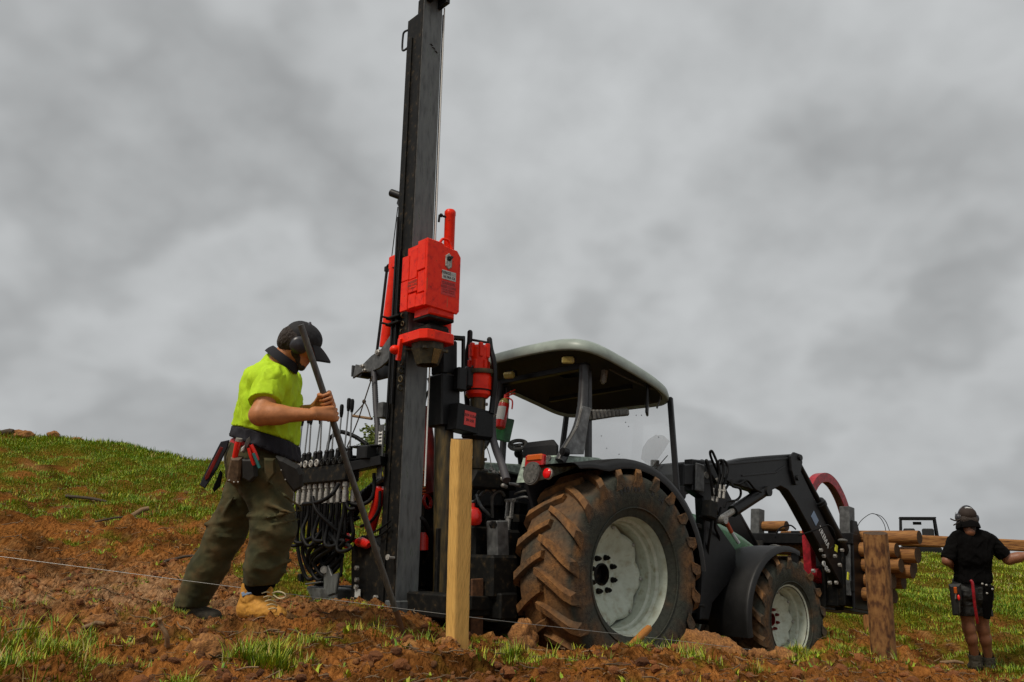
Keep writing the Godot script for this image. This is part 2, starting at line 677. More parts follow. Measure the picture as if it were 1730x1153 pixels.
	var mud := ramp_tex(53, 0.02, 5, [[0.0, [0.30, 0.30, 0.30]], [0.5, [0.72, 0.72, 0.72]], [1.0, [1.0, 1.0, 1.0]]])
	var tyre := mat("tyre", Color.WHITE, 0.85, mud, Vector3(2.2, 2.2, 2.2), 0.0, rough_bump, 0.35)
	tyre.vertex_color_use_as_albedo = true
	# wood: treated pine, sawn or round
	var grain := ramp_tex(59, 0.03, 4, [[0.0, [0.30, 0.14, 0.03]], [0.3, [0.56, 0.31, 0.08]], [0.5, [0.80, 0.47, 0.125]], [0.75, [0.84, 0.53, 0.16]], [1.0, [0.48, 0.23, 0.05]]])
	mat("sawn_pine", Color.WHITE, 0.7, grain, Vector3(11.0, 0.42, 11.0), 0.0, rough_bump, 0.1)
	var barkless := ramp_tex(61, 0.016, 5, [[0.0, [0.04, 0.016, 0.007]], [0.36, [0.13, 0.052, 0.017]], [0.52, [0.25, 0.115, 0.035]], [0.8, [0.36, 0.18, 0.058]], [1.0, [0.20, 0.10, 0.04]]])
	mat("round_pine", Color.WHITE, 0.8, barkless, Vector3(2.6, 0.95, 2.6), 0.0, rough_bump, 0.2)
	mat("log_pine", Color.WHITE, 0.75, ramp_tex(67, 0.02, 4, [[0.0, [0.07, 0.025, 0.008]], [0.35, [0.20, 0.08, 0.02]], [0.6, [0.32, 0.14, 0.034]], [1.0, [0.42, 0.21, 0.055]]]), Vector3(6.0, 0.5, 6.0), 0.0, rough_bump, 0.1)
	mat("rail_pine", lin(1, 1, 1), 0.75, M["log_pine"].albedo_texture, Vector3(0.4, 5, 5))
	mat("log_end", lin(0.11, 0.055, 0.02), 0.85, grunge, Vector3(6, 6, 6))
	mat("stick", lin(0.36, 0.22, 0.11), 0.85, grunge, Vector3(12, 12, 12))
	mat("broken_wood", lin(0.50, 0.32, 0.16), 0.75, grain, Vector3(6, 6, 6))
	mat("dark_stick", lin(0.10, 0.07, 0.045), 0.9, grunge, Vector3(12, 12, 12))
	# people
	mat("skin", lin(0.58, 0.225, 0.080), 0.55, noise_tex(71, 0.02, 4, 0.82, 1.0), Vector3(3, 3, 3), 0.0, rough_bump, 0.03)
	mat("skin_dark", lin(0.30, 0.12, 0.06), 0.5, noise_tex(71, 0.02, 4, 0.82, 1.0), Vector3(3, 3, 3))
	mat("cropped", lin(0.035, 0.019, 0.012), 0.8, fine, Vector3(9, 9, 9))
	mat("hair", lin(0.038, 0.022, 0.013), 0.6, fine, Vector3(20, 4, 20), 0.0, rough_bump, 0.4)
	mat("hi_vis", lin(0.56, 0.85, 0.010), 0.8, noise_tex(73, 0.012, 4, 0.86, 1.0), Vector3(2, 2, 2), 0.0, rough_bump, 0.05)
	mat("navy", lin(0.010, 0.010, 0.018), 0.85, fine, Vector3(6, 6, 6))
	var trousers := ramp_tex(79, 0.012, 5, [[0.0, [0.016, 0.018, 0.006]], [0.35, [0.034, 0.036, 0.011]], [0.55, [0.060, 0.052, 0.017]], [0.75, [0.085, 0.060, 0.021]], [1.0, [0.15, 0.085, 0.028]]])
	mat("work_trousers", Color.WHITE, 0.9, trousers, Vector3(0.9, 0.9, 0.9), 0.0, rough_bump, 0.06)
	mat("black_cloth", lin(0.0055, 0.005, 0.005), 0.9, fine, Vector3(4, 4, 4), 0.0, null, 0.2, false, 0.2)
	mat("cap_cloth", lin(0.014, 0.0135, 0.016), 0.8, fine, Vector3(6, 6, 6))
	mat("muff", lin(0.05, 0.05, 0.06), 0.35, fine, Vector3(6, 6, 6))
	mat("leather", lin(0.21, 0.13, 0.07), 0.7, grunge, Vector3(5, 5, 5))
	mat("pouch", lin(0.022, 0.022, 0.020), 0.7, grunge, Vector3(4, 4, 4))
	mat("belt_red", lin(0.45, 0.012, 0.02), 0.6)
	mat("tool_red", lin(0.72, 0.02, 0.012), 0.35)
	mat("tool_teal", lin(0.03, 0.2, 0.19), 0.4)
	mat("boot_tan", Color.WHITE, 0.75, ramp_tex(83, 0.014, 5, [[0.0, [0.30, 0.13, 0.022]], [0.5, [0.58, 0.27, 0.036]], [1.0, [0.68, 0.34, 0.05]]]), Vector3(3, 3, 3), 0.0, rough_bump, 0.06)
	mat("boot_dark", lin(0.05, 0.04, 0.022), 0.8, grunge, Vector3(5, 5, 5))
	mat("sole", lin(0.03, 0.025, 0.02), 0.8)
	mat("lace", lin(0.5, 0.42, 0.25), 0.8)
	mat("bar_steel", Color.WHITE, 0.42, ramp_tex(89, 0.02, 4, [[0.0, [0.05, 0.05, 0.045]], [0.6, [0.12, 0.12, 0.115]], [1.0, [0.2, 0.17, 0.12]]]), Vector3(4, 1, 4), 0.5)
	mat("wire", lin(0.36, 0.36, 0.34), 0.4, null, Vector3.ONE, 0.5)
	# ground
	var soil := ramp_tex(97, 0.02, 6, [[0.0, [0.16, 0.14, 0.12]], [0.4, [0.5, 0.47, 0.44]], [0.65, [0.95, 0.95, 0.92]], [1.0, [1, 1, 1]]], 1024)
	var g := mat("soil", Color.WHITE, 0.95, soil, Vector3(1.1, 1.1, 1.1), 0.0, noise_tex(101, 0.03, 6, 0.0, 1.0, 1024), 3.5, true)
	g.vertex_color_use_as_albedo = true
	g.specular_mode = BaseMaterial3D.SPECULAR_DISABLED
	var cl := mat("clod", Color.WHITE, 0.95, soil, Vector3(3, 3, 3), 0.0, rough_bump, 0.5)
	cl.vertex_color_use_as_albedo = true
	var gr := StandardMaterial3D.new()
	gr.resource_name = "grass"
	gr.vertex_color_use_as_albedo = true
	gr.roughness = 0.6
	gr.backlight_enabled = true
	gr.backlight = Color(0.35, 0.4, 0.1)
	M["grass"] = gr
	var lf := gr.duplicate()
	lf.resource_name = "leaf"
	M["leaf"] = lf

func tractor_at() -> Transform3D:
	return Transform3D(Basis(v3(0.7394, -0.1002, -0.6658), v3(0.0745, 0.995, -0.067), v3(0.6691, 0, 0.7431)), v3(0.272, 0.82, -7.11))


func driver_at() -> Transform3D:
	return Transform3D(Basis(v3(0.7431, 0, -0.6691), Vector3.UP, v3(0.6691, 0, 0.7431)), v3(-0.692, 0.532, -6.192))


# how grassy the ground is, 0 bare soil .. 1 pasture; the third number is that share
func cover_points() -> Array:
	return [
		[v3(-2.183, 0.528, -4.133), 0.25], [v3(-1.704, 0.498, -4.243), 0.05], [v3(-1.169, 0.48, -4.248), 0.18], [v3(-0.578, 0.462, -4.252), 0.08], [v3(0.013, 0.446, -4.462), 0.12], [v3(0.756, 0.432, -4.671), 0.12], [v3(0.928, 0.441, -5.287), 0.2],
		[v3(1.802, 0.281, -5.739), 0.15], [v3(2.374, 0.222, -6.577), 0.35], [v3(-0.97, 0.576, -4.893), 0.1], [v3(-2.787, 0.711, -5.839), 0.02], [v3(-2.473, 0.815, -6.534), 0.08], [v3(-3.705, 0.833, -6.839), 0.03],
		[v3(-4.271, 1.074, -8.221), 0.1], [v3(-3.513, 1.09, -8.423), 0.25], [v3(-5.345, 1.408, -9.684), 0.55], [v3(-4.457, 1.428, -9.782), 0.55], [v3(-3.418, 1.353, -9.182), 0.72], [v3(-7.042, 2.048, -12.616), 0.45], [v3(-6.044, 2.112, -13.115), 0.9], [v3(-4.946, 2.042, -13.132), 0.9],
		[v3(-8.304, 2.73, -15.537), 0.8], [v3(-7.445, 2.696, -16.061), 1.0], [v3(-2.086, 1.252, -9.207), 0.8], [v3(-1.568, 0.726, -7.071), 0.5], [v3(-2.798, 2.511, -18.166), 0.9], [v3(0.283, 0.53, -9.9), 0.5],
		[v3(4.745, 0.48, -12.487), 1.0], [v3(3.692, 0.244, -9.455), 0.7], [v3(4.256, 0.172, -9.061), 0.1], [v3(4.756, 0.257, -10.688), 0.3], [v3(4.186, 0.125, -8.455), 0.35], [v3(6.788, 0.376, -13.542), 1.0], [v3(7.996, 0.46, -14.037), 0.95],
		[v3(5.696, 0.092, -10.111), 0.7], [v3(11.841, 0.656, -24.802), 1.1], [v3(16.567, 0.837, -28.877), 1.1], [v3(2.901, 0.161, -6.798), 0.2], [v3(4.695, -0.144, -8.933), 0.6],
	]


func terrain() -> void:
	var tx := tractor_at()
	var dx := driver_at()
	var p: Array = [
		# the front of the bank
		v3(-1.984, 0.463, -3.531), v3(-0.956, 0.496, -3.42), v3(0.023, 0.493, -3.524), v3(1.252, 0.406, -4.266), v3(3.693, 0.086, -6.404),
		# its crest along the fence line
		v3(-3.014, 0.658, -5.234), v3(-2.241, 0.62, -5.089), v3(-1.425, 0.589, -4.993), v3(-0.98, 0.578, -4.944), v3(-0.511, 0.514, -4.909), v3(-0.262, 0.495, -4.862), v3(0.147, 0.479, -5.02), v3(0.689, 0.418, -5.344), v3(1.513, 0.336, -5.931), v3(2.292, 0.246, -6.468), v3(2.991, 0.171, -7.002), v3(5.089, -0.201, -9.616), v3(4.275, -0.076, -8.092), v3(3.42, 0.039, -7.343), v3(4.922, -0.136, -8.519),
		# the hillside to the left
		v3(-3.186, 0.735, -6.657), v3(-2.037, 0.634, -5.446), v3(-3.862, 0.789, -6.643), v3(-4.09, 1.081, -8.425), v3(-5.396, 1.622, -10.97), v3(-9.397, 2.871, -15.503), v3(-8.573, 2.841, -16.025), v3(-7.679, 2.828, -16.543), v3(-6.291, 2.504, -17.653), v3(-10.62, 2.301, -13.068),
		v3(-1.615, 0.679, -7.082), v3(-2.131, 1.132, -9.443), v3(-3.396, 2.974, -20.112), v3(-0.004, 2.311, -25.425), v3(4.909, 1.514, -29.74), v3(10.237, 1.056, -33.973), v3(17.753, 0.951, -37.088), v3(22.056, 1.049, -37.064), v3(26.361, 0.999, -37.077),
		# pasture to the right
		v3(3.288, 0.185, -9.058), v3(4.767, 0.456, -13.008), v3(7.569, 0.403, -15.081), v3(5.646, 0.113, -11.341), v3(5.9, -0.003, -10.134), v3(9.201, 0.406, -15.595), v3(3.735, 0.144, -8.45),
		# the bench the machine stands on
		tx * v3(0, -0.74, 0.75), tx * v3(0, -0.74, -0.75), tx * v3(2.53, -0.73, 0.6), tx * v3(2.53, -0.73, -0.6), tx * v3(1.2, -0.74, 0.9), tx * v3(4.0, -0.75, 0.6), tx * v3(-0.3, -0.74, 1.25),
		dx * v3(0, -0.02, 0), dx * v3(-0.1, 0.0, -0.9),
		# beyond the crests and behind the camera
		v3(-20, 1.6, -30), v3(0, 0.6, -45), v3(22, -1.0, -52), v3(45, -2.0, -45), v3(-28, 4.2, -12), v3(-10, 0.8, 2), v3(0, -0.3, 2), v3(12, -1.4, 2), v3(30, -2.0, -15),
	]
	for k in 22:        # the broken surface rises about this much above its own mean
		p[k] -= v3(0, 0.025 if k in [6, 7, 8] else (0.07 if k < 5 else 0.05), 0)
	var w := spline(p)
	var edge := func(lo: float, hi: float, step: float, far0: float, far1: float) -> PackedFloat32Array:
		var mid := PackedFloat32Array()
		var q := lo
		while q < hi:
			mid.append(q)
			q += step
		var before := PackedFloat32Array()
		var s := step
		q = lo
		while q > far0:
			s *= 1.09
			q -= s
			before.append(q)
		before.reverse()
		before.append_array(mid)
		s = step
		q = mid[-1]
		while q < far1:
			s *= 1.09
			q += s
			before.append(q)
		return before
	xs = edge.call(-3.9, 5.0, 0.032, -420.0, 420.0)
	zs = edge.call(-8.2, -2.6, 0.03, -700.0, 60.0)
	var clump := FastNoiseLite.new()
	clump.seed = 4
	clump.frequency = 1.0
	clump.fractal_octaves = 5
	clump.fractal_gain = 0.55
	var ridge := FastNoiseLite.new()
	ridge.seed = 8
	ridge.frequency = 1.0
	ridge.noise_type = FastNoiseLite.TYPE_CELLULAR
	ridge.fractal_type = FastNoiseLite.FRACTAL_NONE
	var patch := FastNoiseLite.new()
	patch.seed = 15
	patch.frequency = 1.0
	patch.fractal_octaves = 4
	M["patch"] = patch
	var cp := cover_points()
	M["cover"] = cp
	var nx := xs.size()
	var nz := zs.size()
	hs.resize(nx * nz)
	var mb := MB.new()
	mb.tint = true
	for b in nz:
		for a in nx:
			var x := xs[a]
			var z := zs[b]
			var h := lift(p, w, clampf(x, -30, 46), clampf(z, -52, 3))
			var off := Vector2(x - clampf(x, -30, 46), z - clampf(z, -52, 3)).length()
			h -= off * 0.07
			var d := sqrt(x * x + z * z)
			var g := grassy(x, z)
			var bare := 1.0 - smoothstep(0.3, 0.7, g)
			var far := clampf(d / 12.0, 0.0, 1.0)
			h += clump.get_noise_2d(x * 0.9, z * 0.9) * lerpf(0.05, 0.22, far) * (0.5 + 0.5 * far)
			h += clump.get_noise_2d(x * 3.1 + 9, z * 3.1) * lerpf(0.055, 0.075, far)
			if d < 14.0:
				var c := ridge.get_noise_2d(x * 7.0, z * 7.0)
				h += (c + 0.6) * 0.028 * bare
				h += clump.get_noise_2d(x * 6.5 + 31, z * 6.5) * 0.055 * (0.3 + 0.7 * bare)
				h += clump.get_noise_2d(x * 15.0, z * 15.0) * 0.036 * (0.35 + 0.65 * bare)
				h += absf(clump.get_noise_2d(x * 30.0, z * 30.0)) * 0.03 * bare
			# worn smooth where the ute track runs below the hill
			hs[b * nx + a] = h
			var t := patch.get_noise_2d(x * 1.3 + 40, z * 1.3)
			var t2 := patch.get_noise_2d(x * 6.0, z * 6.0 + 11)
			var soil := Color(0.40, 0.160, 0.044).lerp(Color(0.066, 0.028, 0.010), clampf(0.35 + t * 1.1 + t2 * 0.5, 0, 1))
			soil = soil.lerp(Color(0.62, 0.34, 0.13), clampf(t2 * 1.6 - 0.35, 0.0, 0.8))
			var dusty := exp(-(pow((x + 2.6) / 1.3, 2.0) + pow((z + 6.0) / 1.0, 2.0)))
			soil = soil.lerp(Color(0.52, 0.31, 0.17), clampf(dusty * (0.75 + t2 * 1.2), 0.0, 0.85))
			var turf := Color(0.17, 0.19, 0.016).lerp(Color(0.22, 0.13, 0.03), clampf(0.5 + t2 * 1.3, 0, 1))
			mb.col = soil.lerp(turf, smoothstep(0.35, 0.75, g))
			mb.vert(Vector3(x, h, z), Vector3.UP)
	for b in nz:
		for a in nx:
			var k := b * nx + a
			var a0 := maxi(a - 1, 0)
			var a1 := mini(a + 1, nx - 1)
			var b0 := maxi(b - 1, 0)
			var b1 := mini(b + 1, nz - 1)
			var sx := (hs[b * nx + a1] - hs[b * nx + a0]) / (xs[a1] - xs[a0])
			var sz := (hs[b1 * nx + a] - hs[b0 * nx + a]) / (zs[b1] - zs[b0])
			mb.n[k] = Vector3(-sx, 1, -sz).normalized()
			if a < nx - 1 and b < nz - 1:
				mb.i.append_array(PackedInt32Array([k, k + 1, k + nx + 1, k, k + nx + 1, k + nx]))
	var o := part("ground", mb, M["soil"])
	tag(o, "red brown soil and pasture of the hillside", "", "", "structure")


func grassy(x: float, z: float) -> float:
	var s := 0.0
	var t := 0.0
	var p := Vector2(x, z)
	for c in M["cover"]:
		var d2 := p.distance_squared_to(Vector2(c[0].x, c[0].z)) + 0.02
		var w := 1.0 / (d2 * d2)
		s += w * float(c[1])
		t += w
	var patch: FastNoiseLite = M["patch"]
	var n := patch.get_noise_2d(x * 1.1, z * 1.1) * 0.6 + patch.get_noise_2d(x * 3.7 + 5, z * 3.7) * 0.6
	return clampf(s / t + n, 0.0, 1.0)


# thin plate spline through the given points
func spline(p: Array) -> PackedFloat64Array:
	var m := p.size()
	var rows := []
	for a in m + 3:
		var r := PackedFloat64Array()
		r.resize(m + 4)
		rows.append(r)
	for a in m:
		for b in m:
			rows[a][b] = bend(Vector2(p[a].x - p[b].x, p[a].z - p[b].z).length_squared()) + (0.002 if a == b else 0.0)
		rows[a][m] = 1.0
		rows[a][m + 1] = p[a].x
		rows[a][m + 2] = p[a].z
		rows[a][m + 3] = p[a].y
		rows[m][a] = 1.0
		rows[m + 1][a] = p[a].x
		rows[m + 2][a] = p[a].z
	var s := m + 3
	for a in s:
		var best := a
		for b in range(a + 1, s):
			if absf(rows[b][a]) > absf(rows[best][a]):
				best = b
		var swap: PackedFloat64Array = rows[a]
		rows[a] = rows[best]
		rows[best] = swap
		var top: PackedFloat64Array = rows[a]
		for b in range(a + 1, s):
			var r: PackedFloat64Array = rows[b]
			var f := r[a] / top[a]
			if f != 0.0:
				for k in range(a, s + 1):
					r[k] -= f * top[k]
				rows[b] = r
	var out := PackedFloat64Array()
	out.resize(s)
	for a in range(s - 1, -1, -1):
		var f: float = rows[a][s]
		for b in range(a + 1, s):
			f -= rows[a][b] * out[b]
		out[a] = f / rows[a][a]
	return out


func bend(r2: float) -> float:
	return 0.5 * r2 * log(r2) if r2 > 1e-9 else 0.0


func lift(p: Array, w: PackedFloat64Array, x: float, z: float) -> float:
	var m := p.size()
	var h := w[m] + w[m + 1] * x + w[m + 2] * z
	for k in m:
		var q: Vector3 = p[k]
		var r2 := (q.x - x) * (q.x - x) + (q.z - z) * (q.z - z)
		if r2 > 1e-9:
			h += w[k] * 0.5 * r2 * log(r2)
	return h


func gh(x: float, z: float) -> float:
	var a := clampi(xs.bsearch(x) - 1, 0, xs.size() - 2)
	var b := clampi(zs.bsearch(z) - 1, 0, zs.size() - 2)
	var u := clampf((x - xs[a]) / (xs[a + 1] - xs[a]), 0, 1)
	var v := clampf((z - zs[b]) / (zs[b + 1] - zs[b]), 0, 1)
	var k := b * xs.size() + a
	return lerpf(lerpf(hs[k], hs[k + 1], u), lerpf(hs[k + xs.size()], hs[k + xs.size() + 1], u), v)


func on_ground(p: Vector3, up := 0.0) -> Vector3:
	return Vector3(p.x, gh(p.x, p.z) + up, p.z)

func xy(p: Array) -> PackedVector2Array:
	var out := PackedVector2Array()
	for q in p:
		out.append(Vector2(q.x, q.y))
	return out


func mirrored(p: Array) -> Array:
	var out := []
	for q in p:
		out.append(Vector3(q.x, q.y, -q.z))
	return out


func at_z(z: float) -> Transform3D:
	return Transform3D(Basis(), v3(0, 0, z))


# a cross-ply tractor tyre about the y axis: rounded carcass and a row of slanted bars on either side of the tread
func tyre_mesh(big: float, width: float, rim: float, lugs: int, muddy: float, seed_: int) -> MB:
	var mb := MB.new()
	mb.tint = true
	var w := width * 0.5
	var lugh := big * 0.050
	var r := big - lugh
	var prof := PackedVector2Array([Vector2(rim * 0.97, -w * 0.74), Vector2(rim + 0.012, -w * 0.80), Vector2(lerpf(rim, r, 0.22), -w * 0.93), Vector2(lerpf(rim, r, 0.48), -w * 1.0), Vector2(lerpf(rim, r, 0.72), -w * 0.985), Vector2(lerpf(rim, r, 0.88), -w * 0.93), Vector2(lerpf(rim, r, 0.96), -w * 0.82),
		Vector2(r * 0.993, -w * 0.5), Vector2(r, 0)])
	for k in range(7, -1, -1):
		prof.append(Vector2(prof[k].x, -prof[k].y))
	mb.lathe(Transform3D(), prof, 96, 50.0)
	for k in [0, 1]:
		var y: float = w * [-0.9, 0.9][k]
		mb.ring(v3(0, y * 1.02, 0), Vector3.UP, lerpf(rim, r, 0.17), 0.006, 72)
	var body := mb.v.size()
	for side in [-1.0, 1.0]:
		for k in lugs:
			var a0 := TAU * (k + (0.5 if side > 0 else 0.0)) / lugs
			var rows := []
			for s in 9:
				var t := s / 8.0
				var y: float = side * lerpf(-0.03, w * 0.985, minf(t / 0.82, 1.0))
				var a := a0 - (0.06 + 0.19 * t + 0.11 * t * t) * 0.78 / big * 1.0
				var base := r - 0.01
				var top := big - (0.012 * t * t)
				if t > 0.72:
					var e := (t - 0.72) / 0.28
					base = lerpf(base, lerpf(rim, r, 0.66), e)
					top = lerpf(top, lerpf(rim, r, 0.76), e * e)
					y += side * 0.016 * sin(e * PI * 0.75)
				var ww := lerpf(0.022, 0.030, t)
				var row := []
				for q in [[base, -1.55], [top, -1.0], [top, 1.0], [base, 1.55]]:
					var aa: float = a + q[1] * ww / big
					row.append(Vector3(cos(aa) * q[0], y, sin(aa) * q[0]))
				rows.append(row)
			var mid: Vector3 = (rows[4][0] + rows[4][3]) * 0.5
			for s in 8:
				for q in 3:
					mb.face([rows[s][q], rows[s][q + 1], rows[s + 1][q + 1], rows[s + 1][q]], (rows[s][0] + rows[s + 1][3]) * 0.5 - mid.normalized() * 0.04)
			mb.face([rows[0][0], rows[0][1], rows[0][2], rows[0][3]], rows[1][1])
			mb.face([rows[8][0], rows[8][1], rows[8][2], rows[8][3]], rows[7][0])
	var f := FastNoiseLite.new()
	f.seed = seed_
	f.frequency = 4.0
	f.fractal_octaves = 4
	var rubber := Color(0.052, 0.055, 0.043)
	var mud := Color(0.36, 0.16, 0.042)
	var wet := Color(0.075, 0.031, 0.010)
	for k in mb.v.size():
		var p := mb.v[k]
		var rr := Vector2(p.x, p.z).length()
		var a := atan2(p.z, p.x)
		var low := 0.5 + 0.5 * sin(a)            # 1 at the bottom
		var back := 0.5 - 0.5 * cos(a)
		var n1 := f.get_noise_3dv(p) * 1.3
		var n2 := f.get_noise_3dv(p * 3.0 + v3(5, 5, 5))
		var share := 0.0
		if k >= body:
			share = clampf(0.5 * muddy + 0.7 * n1 + 0.25 * low * muddy, 0, 1)
			if rr > big - 0.03:
				share = clampf(share + 0.3 * muddy, 0, 1)
		elif rr > r * 0.965:
			share = clampf(-0.25 + muddy * (low * 0.9 + 0.35 * back) + 0.7 * n1, 0, 1)
		else:
			var band := (rr - rim) / (r - rim)
			share = clampf(muddy * (0.36 - 1.5 * absf(band - 0.66) + 0.3 * low) + 0.95 * n1, 0, 1)
		mb.c[k] = rubber.lerp(mud.lerp(wet, clampf(0.3 * low + 0.75 * n2 + 0.2, 0, 1)), share)
	return mb


func wheel(called: String, parent: Node3D, t: Transform3D, big: float, width: float, rim: float, lugs: int, dish: float, muddy: float, seed_: int, red: bool) -> Node3D:
	var o := node(called, parent, t)
	part("tyre", tyre_mesh(big, width, rim, lugs, muddy, seed_), M["tyre"], o)
	var hw := width * 0.37
	var rm := MB.new()
	rm.lathe(Transform3D(), PackedVector2Array([Vector2(rim * 0.94, -hw), Vector2(rim + 0.022, -hw - 0.012), Vector2(rim + 0.022, -hw - 0.004), Vector2(rim * 0.97, -hw + 0.02), Vector2(rim * 0.97, hw - 0.03), Vector2(rim + 0.02, hw - 0.004), Vector2(rim + 0.024, hw + 0.008), Vector2(rim + 0.012, hw + 0.014),
		Vector2(rim * 0.985, hw + 0.002), Vector2(rim * 0.955, hw - 0.03), Vector2(rim * 0.945, hw - 0.075), Vector2(rim * 0.90, hw - 0.09), Vector2(rim * 0.89, hw - 0.13), Vector2(rim * 0.86, hw - 0.145), Vector2(rim * 0.855, -hw + 0.1), Vector2(rim * 0.92, -hw + 0.05), Vector2(rim * 0.94, -hw)]), 72, 30.0)
	part("rim", rm, M["rim_paint"], o)
	# dished disc whose edge is scalloped between the lugs that hold it
	var rows := []
	var prof := [[0.985, -0.006], [0.955, 0.0], [0.90, 0.01], [0.80, 0.0], [0.66, -0.025], [0.52, -0.05], [0.44, -0.068], [0.40, -0.072], [0.20, -0.072]]
	for q in prof:
		var row := PackedVector3Array()
		for s in 96:
			var a := TAU * s / 96
			var wave := pow(0.5 + 0.5 * cos(a * 8.0), 0.6)
			var e := clampf((q[0] - 0.66) / 0.3, 0, 1)
			var rr: float = rim * 0.86 * q[0] * lerpf(1.0, lerpf(0.935, 1.0, wave), e)
			row.append(Vector3(cos(a) * rr, hw - dish + q[1] * rim * 2.0 + 0.02 * e * wave, sin(a) * rr))
		rows.append(row)
	var disc := MB.new()
	disc.sheet(rows, true)
	var back := []
	for row in rows:
		var nr := PackedVector3Array()
		for q in row:
			nr.append(q - v3(0, 0.012, 0))
		back.push_front(nr)
	disc.sheet(back, true)
	disc.sheet([back[-1], rows[0]], true)
	part("wheel_disc", disc, M["rim_paint"], o)
	var y0 := hw - dish - 0.07 * rim * 2.0
	var hub := MB.new()
	hub.lathe(Transform3D(Basis(), v3(0, y0, 0)), PackedVector2Array([Vector2(rim * 0.19, -0.05), Vector2(rim * 0.19, 0.006), Vector2(rim * 0.16, 0.012), Vector2(rim * 0.15, -0.06), Vector2(0.0, -0.06)]), 28)
	part("hub", hub, M["dark_red"] if red else M["black_dusty"], o)
	for k in 8:
		var a := TAU * (k + 0.3) / 8
		var nut := MB.new()
		var c := v3(cos(a) * rim * 0.295, y0, sin(a) * rim * 0.295)
		nut.cyl(c, c + v3(0, 0.01, 0), rim * 0.05)
		nut.hexnut(c + v3(0, 0.01, 0), Vector3.UP, rim * 0.042, rim * 0.06)
		nut.cyl(c, c + v3(0, rim * 0.11, 0), rim * 0.022)
		part("wheel_nut", nut, M["dark_red"] if red else M["black_dusty"], o)
	for k in 8:
		var a := TAU * k / 8
		var nut := MB.new()
		nut.hexnut(v3(cos(a) * rim * 0.8, hw - dish + 0.022, sin(a) * rim * 0.8), Vector3.UP, 0.014, 0.016)
		part("disc_bolt", nut, M["zinc"], o)
	return o


